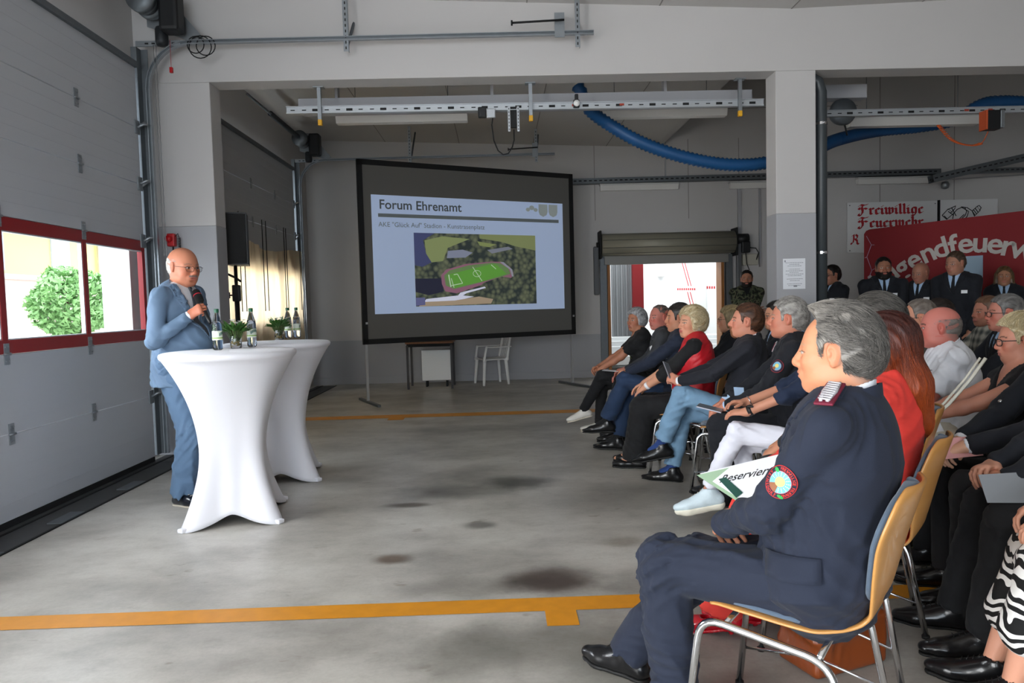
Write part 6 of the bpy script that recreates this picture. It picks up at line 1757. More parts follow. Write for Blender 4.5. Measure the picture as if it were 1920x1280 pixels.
def _plaid(N, L, g):
    s = N.new('ShaderNodeSeparateXYZ'); L.new(g, s.inputs[0]); outs = []
    for i in (1, 2):
        a = N.new('ShaderNodeMath'); a.operation = 'MULTIPLY'; a.inputs[1].default_value = 90; L.new(s.outputs[i], a.inputs[0]); b = N.new('ShaderNodeMath'); b.operation = 'SINE'; L.new(a.outputs[0], b.inputs[0]); outs.append(b.outputs[0])
    a = N.new('ShaderNodeMath'); a.operation = 'ADD'; L.new(outs[0], a.inputs[0]); L.new(outs[1], a.inputs[1])
    b = N.new('ShaderNodeMapRange'); b.inputs[1].default_value = -2; b.inputs[2].default_value = 2; L.new(a.outputs[0], b.inputs[0])
    return rampn(N, L, b.outputs[0], [(0, '3c403e'), (.3, '6a6c66'), (.55, '8f8d84'), (.8, 'b0aca0')], 'LINEAR')
M_zebra = pattern('zebra_print', _zebra); M_camo = pattern('camouflage', _camo); M_plaid = pattern('grey_plaid', _plaid)

# cloth patch bent round an upper arm
def arm_patch(I, sd, t, R, side_dir, scale=1.0, full=False):
    sj, el, w_ = I['A'][sd]; ax = nrm(el-sj); c = sj+(el-sj)*t
    n0 = V(*side_dir); n0 = nrm(n0-ax*(n0@ax)); q, _ = hitray(I['TF'], c, n0, .02, .2); n = n0
    up = -ax; tg = np.cross(up, n)
    def P(a, b, h): return tuple(q+up*b+tg*(R*math.sin(a/R))+n*(R*math.cos(a/R)-R+h))
    par = I['garment']
    def disc(name, r, h, m, ca=0, cb=0, n_=36, squash=1.0, pr=None, a0=0, a1=2*PI):
        mb = MB(); rings = 6 if r > .015 else 3; vs = [P(ca, cb, h)]; fs = []
        for i in range(1, rings+1):
            for k in range(n_+(0 if a1-a0 > 6.2 else 1)):
                a = a0+(a1-a0)*k/n_; vs.append(P(ca+r*i/rings*math.cos(a), cb+squash*r*i/rings*math.sin(a), h))
        m_ = n_+(0 if a1-a0 > 6.2 else 1); cl = a1-a0 > 6.2
        for k in range(m_ if cl else m_-1): fs.append((0, 1+k, 1+(k+1) % m_))
        for i in range(rings-1):
            for k in range(m_ if cl else m_-1): fs.append((1+i*m_+k, 1+(i+1)*m_+k, 1+(i+1)*m_+(k+1) % m_, 1+i*m_+(k+1) % m_))
        mb.add(vs, fs, True); return mb.build(name, m, pr)
    s = scale; red = mat('patch_red', 'b8231f', .7)
    h = .0055
    pt = disc('sleeve_patch', .041*s, h, red, pr=par)
    disc('patch_ground', .0392*s, h+.0006, mat('patch_navy', '1e2233', .8), pr=pt)
    disc('patch_ring', .0285*s, h+.0012, red, pr=pt)
    disc('patch_sky', .0272*s, h+.0018, mat('patch_sky', '6fb4d0', .7), pr=pt)
    disc('patch_field', .0272*s, h+.0022, mat('patch_brown', '8a5a3c', .7), pr=pt, a0=PI*1.22, a1=PI*1.55, n_=12)
    disc('patch_sun', .0125*s, h+.0028, mat('patch_yellow', 'e4d27a', .7), cb=.002*s, pr=pt)
    if full:
        green = mat('patch_green', '2f9a4a', .7)
        disc('patch_leaf', .008*s, h+.0030, green, ca=-.024*s, cb=.020*s, squash=.6, pr=pt, n_=14); disc('patch_leaf', .008*s, h+.0030, green, ca=.020*s, cb=-.029*s, squash=.5, pr=pt, n_=14)
        mb = MB()
        for txt, a0, a1, flip in (('FREIWILLIGE FEUERWEHR', 118, -62, 1), ('REINSDORF', 172, 282, -1)):
            for i, ch in enumerate(txt):
                if ch == ' ': continue
                an = math.radians(a0+(a1-a0)*i/(len(txt)-1)); vs, fs = text_mesh(ch, .0100*s, bold=.0001, align='CENTER')
                rad = .0305*s if flip > 0 else .0375*s; o2 = []
                for (x, y, _) in vs:
                    rr, tt = (rad+y, an-x/.034/s) if flip > 0 else (rad-y, an+x/.034/s)
                    o2.append(P(rr*math.cos(tt), rr*math.sin(tt), h+.0016))
                mb.add(o2, fs)
        mb.build('patch_lettering', mat('patch_letter_red', 'd8382c', .7), pt)
        mb = MB(); wht = mat('patch_rays', 'e8ecd8', .7)
        for k in range(16):
            a = 2*PI*k/16; 
            if 3.5 < a < 5.0: continue
            for rr in (.0165, .0205, .0245): mb.add([P((rr+d1)*s*math.cos(a)-d2*s*math.sin(a), (rr+d1)*s*math.sin(a)+d2*s*math.cos(a)+.001, h+.0026) for d1, d2 in ((-.0011, -.0011), (.0011, -.0011), (.0011, .0011), (-.0011, .0011))], [(0, 1, 2, 3)])
        mb.build('patch_rays', wht, pt)
def epaulette(I, sd, m, silver=True, k=1.0):
    nb, sj = I['nb'], I['shj'][sd]; a = nb+(sj-nb)*.52; b = nb+(sj-nb)*1.12
    qa, na = hitray(I['TF'], a-UP*.02, UP, 0, .2); qb, nb_ = hitray(I['TF'], b-UP*.03, UP, 0, .2)
    d = nrm(qb-qa); n = nrm(na+nb_); n = nrm(n-d*(n@d)); x = np.cross(d, n); c = (qa+qb)/2+n*.012; L = np.linalg.norm(qb-qa)
    R = mrot(d, x, n); mb = MB(); mb.box(c, (L*1.05, .050*k, .008), R, bev=.004); e = mb.build('epaulette', m, I['garment'])
    if silver:
        mb = MB()
        for j in (-1, 1): mb.tube([c+d*(-L*.45)+x*.012*j+n*.006, c+x*.016*j+n*.007, c+d*L*.45+x*.008*j+n*.006], .0045, 6)
        for i in range(9): mb.tube([c+d*(L*(-.42+.1*i))+x*.016+n*.0095, c+d*(L*(-.37+.1*i))-x*.016+n*.0095], .0030, 5)
        mb.build('silver_braid', mat('silver_thread', 'cfcdd2', .4, .4, bump=.5, bscale=500), e)
def glyph_on(I, t_, y_, shapes, m, name):
    q, n_ = hitray(I['TF'], I['nb']-I['u2']*t_+I['lat']*y_, I['fwd'], 0, .35); x_, u_, n2 = frame_from(n_); mb = MB()
    for pts, m_ in shapes: mb.add([tuple(q+x_*a+u_*b+n_*.007) for a, b in pts], [tuple(range(len(pts)))])
    return mb.build(name, m, I['garment'])
def phone(pos, rot, label, root_yaw=0, size=(.072, .15, .008)):
    mb = MB(); mb.box((0, 0, 0), size, bev=.004); o = mb.build('phone', mat('silver_phone', '9a9ca6', .3, .6)); tag(o, label, 'phone'); o.location = pos; o.rotation_euler = [math.radians(a) for a in rot]
    mb = MB(); mb.box((0, 0, size[2]/2+.0004), (size[0]*.9, size[1]*.92, .0008)); mb.build('display', mat('dark_display', '6a7078', .1), o); return o
def toW(pos, yaw, p, z0=0):
    c, s = math.cos(math.radians(yaw)), math.sin(math.radians(yaw)); return Vector((pos[0]+c*p[0]-s*p[1], pos[1]+s*p[0]+c*p[1], p[2]+z0))
def sheet(pts, m, name, label, cat, thick=.002, par=None):
    P = [Vector(p) for p in pts]; n = (P[1]-P[0]).cross(P[3]-P[0]).normalized()*thick; mb = MB()
    mb.add([tuple(p) for p in P]+[tuple(p-n) for p in P], [(0, 1, 2, 3), (7, 6, 5, 4), (0, 4, 5, 1), (1, 5, 6, 2), (2, 6, 7, 3), (3, 7, 4, 0)])
    o = mb.build(name, m, par); 
    if label: tag(o, label, cat)
    return o
GRIP = dict(curl=[(48, 62, 40), (52, 66, 42), (56, 68, 44), (60, 70, 46)], spread=0, thumb=(.6, .35, -.65), thumb2=(.75, -.1, -.75))
CLASP = dict(curl=(35, 45, 25)); REST = dict(curl=(14, 22, 14))

# ------------------------------------------------------------------ the man at the tables
sp, sy = (-2.285, 5.10), -14
spo = dict(stand=True, s=1.07, v=.0075, hv=.004, skin='c07e62', handskin='bd765c', fat=.010, jaw=1.12, flush=.5, lean=2, lean2=4, hyaw=-14, hpitch=8, hs=1.06, girth=1.14, belly=.09, wid=.19,
     hair='fringe', hc='b9b4ae', hc2='dcd8d2', thick=-.001, strands=500, slen=.02, jit=.3, brow='6a5a50', browd=.5, stash='77706c', mouth=1, glasses=M_frame, rim=.0012, scalp='c9a698', scalpd=.3,
     top='jacket', topm=M_lblue, lapel=M_lblue, vneck=(.34, .105), shirt=M_shw, tie=M_tie, trousers=cloth('light_blue_trousers', '56708c', .75), thigh=.094, kneer=.080, cuff=.074, hem=True, hemlen=.15, jfold=.010, tfold=.009,
     wrR=(.205, -.135, 1.335), poleR=(-.5, -.45, -.8), fdR=(.85, .1, .50), bkR=(-.25, -1, .15), handR=GRIP, wrL=(.16, .26, .98), fdL=(.7, 0, -.7), bkL=(.2, 1, .2), cuffs='R',
     anL=(-.03, .12, .092), anR=(.05, -.10, .092), ftL=(1, .25, 0), ftR=(1, -.2, 0), shoes=mat('dark_blue_leather', '161a24', .25, coat=.5), sole=mat('pale_sole', 'c9c0b0', .6), shoekind='laced', seed=11)
I = person('bald man with glasses in a light blue suit speaking into a microphone', sp, sy, spo)
_, _, wR = I['A'][-1]; fd = nrm(V(.85, .1, .5)); bk = nrm(V(-.25, -1, .15)); bk = nrm(bk-fd*(bk@fd)); la = np.cross(bk, fd)
mc = wR+fd*.098-bk*.034+la*.01
o = thing('microphone', 'black handheld microphone with a red ring in the speaking man\'s hand', 'microphone', toW(sp, sy, mc))
ax = nrm(la*1.0-V(.12, -.10, 0)*1.2); axW = (Matrix.Rotation(math.radians(sy), 3, 'Z') @ Vector(ax)); o.rotation_euler = Vector((0, 0, 1)).rotation_difference(axW).to_euler()
mb = MB(); mb.lathe([(.0001, -.14), (.011, -.14), (.012, -.1), (.015, .04), (.017, .06)], n=20); mb.build('handle', mat('black_handle', '1a1a1c', .4), o)
mb = MB(); mb.lathe([(.018, .055), (.027, .07), (.0285, .10), (.0285, .135), (.026, .158), (.016, .172), (.0001, .176)], n=28); mb.build('foam_windscreen', mat('black_foam', '0e0e0f', .95, bump=.6, bscale=500), o)
mb = MB(); mb.lathe([(.0292, .117), (.0292, .124)], n=28, cap=False); mb.build('red_ring', mat('red_ring', 'c8283a', .5), o)
mb = MB(); conform(I, I['wai']+V(0, 0, -.14), nrm(V(.35, -1, 0)), .15, .05, M_lblue, 'pocket_flap', .009)

# ------------------------------------------------------------------ front row of the audience
def seat(lab, pos, yaw, o, chairlab, cyaw=None, off=(0, 0)):
    place_chair(pos[0]+off[0], pos[1]+off[1], yaw if cyaw is None else cyaw, chairlab)
    return person(lab, pos, yaw, o, 'seated audience')
# grey haired officer in the foreground
Hp, Hy = (.922, 2.04), 141
ho = dict(hx=-.025, s=1.03, v=.0058, hv=.0024, hairv=.0032, skin='cf8f6c', handskin='c98c70', fat=.006, jaw=1.06, flush=.35, nose=1.1, lean=-9, lean2=-5, hyaw=4, hpitch=0, hs=1.0, hfwd=.025, girth=1.24, belly=.06, wid=.195, neck=.064,
     hair='receding', cut='receding', hc='2e2c2b', hc2='a8a29a', hfront=.75, thick=.006, ttop=.020, quiff=1, strands=6500, slen=.055, srad=.0007, jit=.15, clump=.45, tousle=.003, lift=.009, comb=(-1, .1, -.45), receed=.03, brow='a8937c', browd=.4, iris='5a6a70', lips='c07a6a', scalp='9a8c84', scalpd=.5,
     topm=M_navy, shirt=M_shw, vneck=(.30, .085), lapel=M_navy, trousers=M_navy, thigh=.098, kneer=.080, cuff=.072, jfold=.007, tfold=.008,
     wrL=(.27, .035, .655), poleL=(-.45, .9, -.35), fdL=(.25, -.85, -.5), bkL=(.7, -.1, .8), handL=CLASP, wrR=(.24, -.13, .665), fdR=(.6, .7, -.1),
     anL=(.40, .13, .09), anR=(.66, -.06, .095), ftL=(1, .1, 0), ftR=(1, -.12, 0), shoes=M_leather, shoekind='laced', seed=21)
I = seat('grey haired man in navy uniform with a round sleeve patch, seated in the foreground', Hp, Hy, ho, 'beech plywood chair under the navy uniformed man in the foreground', None, (-.03, .02))
arm_patch(I, 1, .58, .062, (.1, 1, .1), 1.12, True)
crim = mat('crimson_felt', '6e1830', .7)
epaulette(I, 1, crim); epaulette(I, -1, crim)
# jacket seams and pocket flap
conform(I, I['pel']+V(.02, .0, .075), V(.1, 1, 0), .17, .065, M_navy, 'pocket_flap', .009, 6)
# sheet on his lap
a = [at(1313, 888, 2.62), at(1470, 850, 2.30), None, at(1398, 942, 2.22)]; a[2] = a[1]+a[3]-a[0]
o = sheet(a, mat('white_paper', 'e4e6ea', .6), 'reserved_sign', 'white sheet printed Reserviert on the foreground man\'s lap', 'paper')
b = [p+Vector((0, 0, -.006)) for p in a]; b = [b[0]+Vector((-.012, .0, -.0)), b[1], b[2]+Vector((.01, -.03, -.004)), b[3]+Vector((-.0, -.03, -.006))]
sheet(b, mat('pale_green_card', '9cb89a', .6), 'programme_leaflet', 'pale green leaflet under the Reserviert sheet', 'leaflet')
r_ = (a[1]-a[0]).normalized(); n_ = r_.cross(a[3]-a[0]).normalized(); u_ = n_.cross(r_)
if n_.z < 0: n_ = -n_
def onp(u, v): return a[0].lerp(a[1], u)*(1-v)+a[3].lerp(a[2], u)*v+n_*.0015
def uv(px, py):
    x, y = px-1313, py-888; return onp((x*54-y*85)/11708, (157*y+38*x)/11708)
e0 = uv(1352, 908); d0 = (uv(1424, 893)-e0); vs, fs = text_mesh('Reserviert', 1.0, bold=.01); k_ = d0.length/.78/max(v_[0] for v_ in vs)
d0.normalize(); u0 = n_.cross(d0); mb = MB(); mb.add([tuple(e0+d0*x*k_+u0*y*k_+n_*.001) for x, y, _ in vs], fs); mb.build('lettering', mat('black_print', '1a1c20', .7), o)
g_ = n_*.003; mb = MB(); mb.add([tuple(uv(*p)+g_) for p in ((1352, 901), (1366, 897), (1396, 926), (1384, 936))], [(0, 1, 2, 3)]); mb.add([tuple(uv(*p)+n_*.002) for p in ((1352, 901), (1440, 886), (1440, 936), (1388, 940))], [(0, 1, 2, 3)])
mb.f = [mb.f[0]]; mb.build('green_header', mat('dark_green_print', '1d4a40', .7), o)

# woman in coral
Ip, Iy = (1.35, 2.65), 139
io = dict(s=.98, fem=1, v=.0075, hv=.004, girth=1.12, wid=.175, skin='c68a70', lean=-8, lean2=-5, hyaw=6, hpitch=0, hair='long', cut='long', len=.25, hc='3a1712', hc2='a4481c', hgrad=(.42, 5.0), thick=.014, ttop=.016, strands=3500, slen=.12, srad=.0008, comb=(-.25, 0, -1), jit=.12, lift=.004,
     top='jacket', topm=M_coral, trousers=M_coral, thigh=.082, kneer=.070, cuff=.095, shirt=None, wrL=(.36, .06, .64), wrR=(.38, -.08, .64), handL=REST, handR=REST,
     anL=(.46, .20, .11), anR=(.42, .05, .10), ftL=(.9, .1, -.25), ftR=(1, 0, -.2), upL=(.25, 0, 1), shoes=mat('red_patent_leather', 'b01020', .2, coat=.5), sole=mat('red_patent_leather', 'b01020', .2), shoekind='pump', seed=31)
I = seat('woman with long auburn hair in a coral suit beside the foreground man', Ip, Iy, io, 'beech chair with dark padding under the woman in coral', 140)
# heels
for q in (1, -1):
    an = I['G'][q][2]; mb = MB(); mb.tube([an+V(-.035, 0, -.05), an+V(-.045, 0, -.098)], [.016, .010], 8); mb.build('heel', mat('red_patent_leather', 'b01020', .2), I['root'])

# dark haired man
seat('man with combed back black hair in a dark suit behind the woman in coral', (1.70, 3.25), 150, dict(s=1.05, v=.010, hv=.005, skin='bf8468', lean=-2, lean2=0, hyaw=5, hs=1.04, hair='receding', hc='151414', hc2='6a6660', thick=.016, ttop=.022, strands=3200, slen=.06, srad=.0009, comb=(-1, 0, -.5), jit=.2, lift=.005,
     topm=cloth('charcoal_suit', '24262a'), shirt=M_shw, trousers=cloth('charcoal_suit', '24262a'), shoes=M_leather, seed=41), 'beech chair under the man with combed back black hair')

# woman in white jeans
Gp, Gy = (1.73, 3.97), 158
go = dict(s=.98, fem=1, v=.0075, hv=.004, skin='c58a70', lean=-15, lean2=-9, hyaw=0, hair='short', hc='5a5652', hc2='a8a49e', thick=.012, ttop=.02, strands=1200, slen=.04, glasses=mat('red_frame', '8a2a34', .3), rim=.0018,
     top='tee', topm=cloth('navy_knit', '1a2740'), sleeve='half', wrL=(.36, .09, .68), wrR=(.44, -.02, .685), handL=dict(curl=(18, 25, 15)), handR=dict(curl=(22, 28, 18)), bkL=(.1, .3, 1), fdL=(1, -.3, -.1), fdR=(.95, .4, 0),
     trousers=M_whj, thigh=.082, kneer=.060, cuff=.046, anL=(.54, .02, .215), kpL=(.1, .1, 1), anR=(.28, -.06, .09), cuffup=(.12, 0), ftL=(1, .1, -.22), upL=(.3, 0, 1), legskin=(.2, .04), noshoe='',
     shoes=mat('white_mesh_fabric', 'cfe0e8', .6, bump=.3, bscale=200), sole=mat('cream_rubber', 'e6e2d2', .6), sole_t=.034, shoekind='laced', shoescale=1.08, seed=51)
I = seat('woman in navy top and white jeans with legs crossed beside the fire officer', Gp, Gy, go, 'chair under the woman in white jeans')
pw = toW(Gp, Gy, (.52, .03, .715)); phone(pw, (12, -8, 60), 'phone held flat on the white jeans')
mb = MB(); w_ = I['A'][1][2]; d = nrm(w_-I['A'][1][1]); mb.tube([w_-d*.035, w_-d*.012], .032, 16); mb.box(w_-d*.024+V(0, .02, .026), (.035, .032, .012), bev=.004); mb.build('smart_watch', M_blk, I['root'])
mb = MB(); w_ = I['A'][-1][2]; d = nrm(w_-I['A'][-1][1]); x_, u_, n2 = frame_from(d); mb.tube([w_-d*.02+x_*.034*math.cos(a_)+u_*.030*math.sin(a_) for a_ in np.linspace(0, 2*PI, 17)[:-1]], .003, 6, close=True); mb.build('bracelet', M_chrome, I['root'])

# fire officer
Fp, Fy = (1.85, 4.52), 155
fo_ = dict(s=1.06, v=.0075, hv=.0038, skin='c5826a', fat=.008, jaw=1.06, flush=.6, nose=1.15, lean=0, lean2=2, hyaw=2, hpitch=-3, girth=1.12, belly=.03, hair='short', hc='6a6764', hc2='c2beb8', thick=.007, ttop=.018, strands=2600, slen=.026, srad=.0008, jit=.5, lift=.006, brow='8a7a6c',
     topm=M_navyd, lapel=M_navyd, vneck=(.24, .075), shirt=M_shb, tie=M_tied, trousers=M_navyd, thigh=.092, kneer=.075, cuff=.072, wrL=(.36, .14, .66), wrR=(.40, -.08, .66), cuffs='LR', tags=[(.16, .09, 10)], buttons=[(.30, .0), (.40, .0)],
     anL=(.36, .13, .09), anR=(.42, -.10, .09), shoes=M_leather, seed=61)
I = seat('grey haired fire officer in dark uniform with a light blue shirt', Fp, Fy, fo_, 'chair under the grey haired fire officer')
arm_patch(I, 1, .42, .062, (.5, 1, .1), 1.0)
for y in (.055, -.055):
    q, n_ = hitray(I['TF'], I['nb']-I['u2']*.045+I['lat']*y, I['fwd'], 0, .3); x_, u_, n2 = frame_from(n_); mb = MB(); mb.box(q+n_*.012, (.026, .062, .004), mrot(x_, u_, n2)@Matrix.Rotation(math.radians(-25 if y > 0 else 25), 3, 'Z')); c_ = mb.build('collar_tab', mat('silver_thread', 'cfcdd2', .4, .4), I['garment'])
    mb = MB(); mb.box(q+n_*.0145, (.020, .055, .002), mrot(x_, u_, n2)@Matrix.Rotation(math.radians(-25 if y > 0 else 25), 3, 'Z')); mb.build('tab_felt', crim, c_)
glyph_on(I, .25, .085, [([(-.011, .016), (.011, .016), (.011, -.004), (0, -.018), (-.011, -.004)], 0)], mat('crest_green', '5a9a7a', .5), 'small_crest')
pw = toW(Fp, Fy, (.30, .16, .70)); sheet([pw, pw+Vector((.06, .0, -.01)), pw+Vector((.055, 0, .085)), pw+Vector((-.01, 0, .09))], M_shb, 'folded_card', 'light blue card tucked at the fire officer\'s arm', 'card')

# bearded man in jeans
Ep, Ey = (1.68, 5.02), 158
eo = dict(s=1.02, v=.0075, hv=.0038, skin='c88870', flush=.5, nose=1.15, lean=-10, lean2=-3, hyaw=6, hpitch=-6, hair='short', hc='2e1f18', hc2='6b4630', thick=.004, ttop=.012, strands=2200, slen=.022, srad=.0008, beard='7a4c30', beardd=.6, goatee=1, beardmesh='goatee', brow='5a4030',
     topm=M_blz, shirt=M_shw, trousers=M_jeans, thigh=.088, kneer=.070, cuff=.064, wrL=(.38, .10, .77), poleL=(-.5, .6, -.7), wrR=(.42, -.05, .75), fdL=(.8, -.5, .3), bkL=(.5, .5, .6), fdR=(.6, .6, .3), handL=GRIP, handR=CLASP, cuffs='LR',
     anL=(.53, .02, .28), kpL=(.1, .1, 1), anR=(.46, -.06, .09), cuffup=(.18, .12), socks=cloth('royal_blue_sock', '1f3a72'), ftL=(1, .1, -.20), upL=(.2, 0, 1), shoes=M_leather, shoekind='pointed', shoescale=1.05, seed=71)
I = seat('bearded man in a black blazer and light jeans holding a phone', Ep, Ey, eo, 'chair under the bearded man in jeans')
phone(toW(Ep, Ey, (.46, .03, .84)), (55, 20, 40), 'phone held upright by the bearded man')
# blonde woman in red vest
Dp, Dy = (1.52, 5.62), 158
do = dict(s=.98, fem=1, v=.0075, hv=.004, skin='cc9478', lean=-2, lean2=2, hyaw=40, hpitch=-2, hs=1.03, bust=1.15, belly=.05, girth=1.15, hair='updo', cut='bob', hc='a88f62', hc2='e6d8b4', thick=.018, ttop=.020, strands=4600, slen=.06, srad=.0010, comb=(-.8, .2, -.5), jit=.2, clump=1.0, tousle=.006, lift=.010, lips='b85a5a',
     top='vest', topname='vest', topm=M_redv, sleeve='none', trousers=M_black, thigh=.10, kneer=.095, cuff=.115, wrL=(.38, .04, .63), wrR=(.42, -.05, .645), handL=REST, handR=REST, anL=(.42, .08, .09), anR=(.46, -.10, .09), ftL=(1, .1, 0),
     shoes=M_leather, shoekind='sandal', legskin=(.2, .1), seed=81)
I = seat('blonde woman in a red vest over a black top', Dp, Dy, do, 'chair with rounded beech back under the woman in the red vest')
conform(I, I['che']+V(0, 0, -.10), I['fwd'], .010, .30, mat('white_piping', 'e0dcdc', .6), 'zip_piping', .012)
for q in (1, -1):    # black sleeves under the vest
    F = Fld(); sj, el, w_ = I['A'][q]; F.rc(sj+I['lat']*-.03*q, sj, .06, .062, .02); F.rc(sj, el, .060, .055, .03); F.rc(el, el+(w_-el)*.25, .055, .055, .02); f2 = folds(5, .006, 1.2)
    P, Q = F.mesh(.008, lambda X, Y, Z, D: D+f2(X, Y, Z)); npmesh('sleeve', P, Q, M_black, I['root'])
F = Fld(); F.rc(I['nb']+V(.0, 0, -.03), I['nb']+V(.02, 0, .01), .085, .068, .02); F.rc(I['nb'], I['hc'], .05, .05, .004, op='-'); P, Q = F.mesh(.006); npmesh('undershirt', P, Q, M_black, I['root'])
mb = MB(); w_ = I['A'][1][2]; d = nrm(w_-I['A'][1][1]); mb.tube([w_-d*.04, w_-d*.015], .031, 16); mb.build('watch_strap', mat('white_strap', 'e8e8ea', .4), I['root'])
mb = MB(); c_ = I['hc']+I['Rh']@V(-.11, .0, .02); 
for k in range(7): mb.tube([c_+V(0, .0, .045-.016*k), c_+I['Rh']@V(-.035, .02*math.sin(k*2), .0)+V(0, 0, .05-.016*k)], .006, 6)
mb.build('hair_clip', M_dark, I['root'])
mb = MB(); ec = I['hc']+I['Rh']@V(-.004, .083, -.045); mb.tube([ec+V(0, 0, .012)+V(.012*math.cos(a_), 0, .012*math.sin(a_)-.012) for a_ in np.linspace(0, 2*PI, 13)[:-1]], .0015, 5, close=True); mb.build('earring', M_chrome, I['root'])

Cp, Cy = (1.49, 6.20), 160
seat('dark haired man in navy with crossed legs behind the blonde woman', Cp, Cy, dict(s=1.03, v=.010, hv=.0045, skin='bd8468', lean=-10, lean2=-4, hyaw=12, hair='short', hc='1c1a19', hc2='3c3835', thick=.008, ttop=.014, strands=900, slen=.03, topm=cloth('navy_jacket', '1b2436'), trousers=M_navyt, thigh=.088, kneer=.07, cuff=.072,
     wrL=(.42, .06, .68), wrR=(.44, -.02, .68), handL=CLASP, handR=CLASP, fdL=(.7, -.7, 0), fdR=(.7, .7, 0), anL=(.56, .02, .27), kpL=(.1, .1, 1), anR=(.48, -.05, .10), cuffup=(.12, .12), socks=M_black, ftL=(1, .1, -.05), shoes=M_leather, shoekind='pointed', tags=[(.20, .1, 10)], seed=91), 'chair under the man in navy trousers')
Bp, By = (1.55, 6.80), 165
seat('balding red faced man in a grey jacket over a maroon pullover', Bp, By, dict(s=1.02, v=.010, hv=.0045, skin='b97466', flush=.9, fat=.01, lean=0, lean2=3, hyaw=38, hair='short', cut='receding', hc='4a403a', hc2='7a6e66', thick=-.001, ttop=.001, strands=400, slen=.012, girth=1.1, belly=.04, topm=M_grbl, lapel=M_grbl, vneck=(.30, .08), shirt=cloth('maroon_knit', '4a1824'),
     trousers=M_black, wrL=(.32, .08, .70), wrR=(.36, -.1, .66), tags=[(.15, .10, 20)], shoes=M_leather, seed=101), 'chair under the man with the maroon pullover')
Ap, Ay = (1.42, 7.25), 172
I = seat('woman with grey curly hair in a black shirt with neon print', Ap, Ay, dict(s=.97, fem=1, v=.009, hv=.0045, skin='aa7258', lean=0, lean2=4, hyaw=42, hair='curly', cut='bob', hc='7a7a7c', hc2='c6c6c8', thick=.020, ttop=.020, strands=1600, slen=.03, bust=1.1, girth=1.1, top='tee', topname='shirt', topm=M_black, sleeve='short', chestskin=1, vneck=(.17, .085), trousers=M_black, thigh=.085, kneer=.066, cuff=.05,
     wrL=(.42, .03, .63), wrR=(.44, -.03, .65), handL=CLASP, handR=CLASP, fdL=(.8, -.5, -.2), fdR=(.8, .5, -.2), anL=(.56, .0, .24), kpL=(.2, .1, 1), anR=(.40, -.05, .09), ftL=(1, .1, -.25), shoes=mat('white_sneaker', 'd8d4cc', .6), sole=mat('pale_sole', 'c9c0b0', .6), tags=[(.17, -.09, -15)], seed=111), 'chair under the woman with grey curly hair')
neon = mat('neon_yellow_print', 'c8e820', .6); 
glyph_on(I, .235, .055, [([(.03*math.cos(a_)*(1 if i % 2 else .45), .012+.026*math.sin(a_)*(1 if i % 2 else .45)) for i, a_ in enumerate(np.linspace(0, 2*PI, 15)[:-1])], 0), ([(-.035, -.026), (.035, -.022), (.034, -.015), (-.035, -.018)], 0), ([(-.005, -.02), (.012, -.02), (.016, .01), (-.01, .012)], 0)], neon, 'neon_print')
p = toW(Bp, By, (.42, .02, .675)); sheet([p+Vector((-.14, -.02, .015)), p+Vector((.06, -.1, -.0)), p+Vector((.10, .0, .0)), p+Vector((-.10, .10, .015))], mat('white_paper', 'e4e6ea', .6), 'programme_sheet', 'programme sheet on the lap of the man in the maroon pullover', 'paper')

# ------------------------------------------------------------------ second and third row
def back(lab, pos, yaw, o, ch=None):
    o.setdefault('v', .011); o.setdefault('hv', .0052); o.setdefault('shoes', M_leather); o.setdefault('trousers', M_black); o.setdefault('topm', M_navyd)
    place_chair(pos[0], pos[1], yaw, ch or 'chair under the '+lab.split(' in ')[0].split(' with ')[0]+' '+lab.split(' ', 1)[1][:40].rsplit(' ', 1)[0])
    return person(lab, pos, yaw, o, 'seated audience')
back('woman with a blonde bob and glasses in dark uniform in the second row', (2.06, 6.35), 165, dict(s=.98, fem=1, skin='c99478', hyaw=-4, hair='bob', hc='6e5c3e', hc2='b8a47a', thick=.012, strands=900, slen=.06, comb=(-.2, 0, -1), glasses=M_frame, vneck=(.16, .07), shirt=M_shb, lapel=M_navyd, tags=[(.20, .10, 0)], buttons=[(.28, .01), (.36, .01), (.2, -.02)], wrL=(.36, .10, .64), seed=121), 'chair under the blonde woman in uniform')
back('grey haired man in the second row beside the blonde officer', (2.46, 7.1), 170, dict(skin='c08070', flush=.9, hyaw=20, s=1.0, hair='short', hc='8a8684', hc2='c8c4c0', thick=.004, strands=300, glasses=M_frame, shirt=M_shb, vneck=(.2, .07), tie=M_tied, seed=131), 'chair behind the blonde officer')
back('dark haired man with glasses in front of the column in the second row', (2.42, 6.2), 168, dict(skin='c48c70', hyaw=8, s=1.02, hair='short', hc='141312', hc2='2c2a28', thick=.010, strands=500, glasses=M_frame, shirt=M_shb, vneck=(.2, .07), tie=M_tied, seed=141), 'chair in front of the column foot')
Np, Ny = (2.60, 4.10), 160
I = back('bald man with a grey moustache in a white polo shirt', Np, Ny, dict(s=.96, v=.0085, hv=.0038, skin='c07468', flush=.8, fat=.014, jaw=1.14, nose=1.1, hs=1.05, lean=0, lean2=6, hyaw=-6, hpitch=2, girth=1.25, belly=.09, wid=.195, neck=.066, hair='fringe', hc='6a625c', hc2='8a827c', thick=-.0005, strands=500, slen=.012, scalp='8a7068', scalpd=.6, stash='8a827a', brow='3a302a', browd=.9,
     top='polo', topname='polo_shirt', topm=M_shw, sleeve='short', shirt=M_shw, jfold=.007, trousers=cloth('yellow_green_trousers', 'a8a838'), cuffup=(.15, .15), anL=(.06, .10, .09), anR=(.12, -.04, .09), legskin=(.2, .1), shoes=mat('pale_sandal_leather', 'b8a898', .5), shoekind='sandal', wrL=(.34, .12, .68), wrR=(.36, -.08, .68), seed=151), 'chair under the bald man in the white polo')
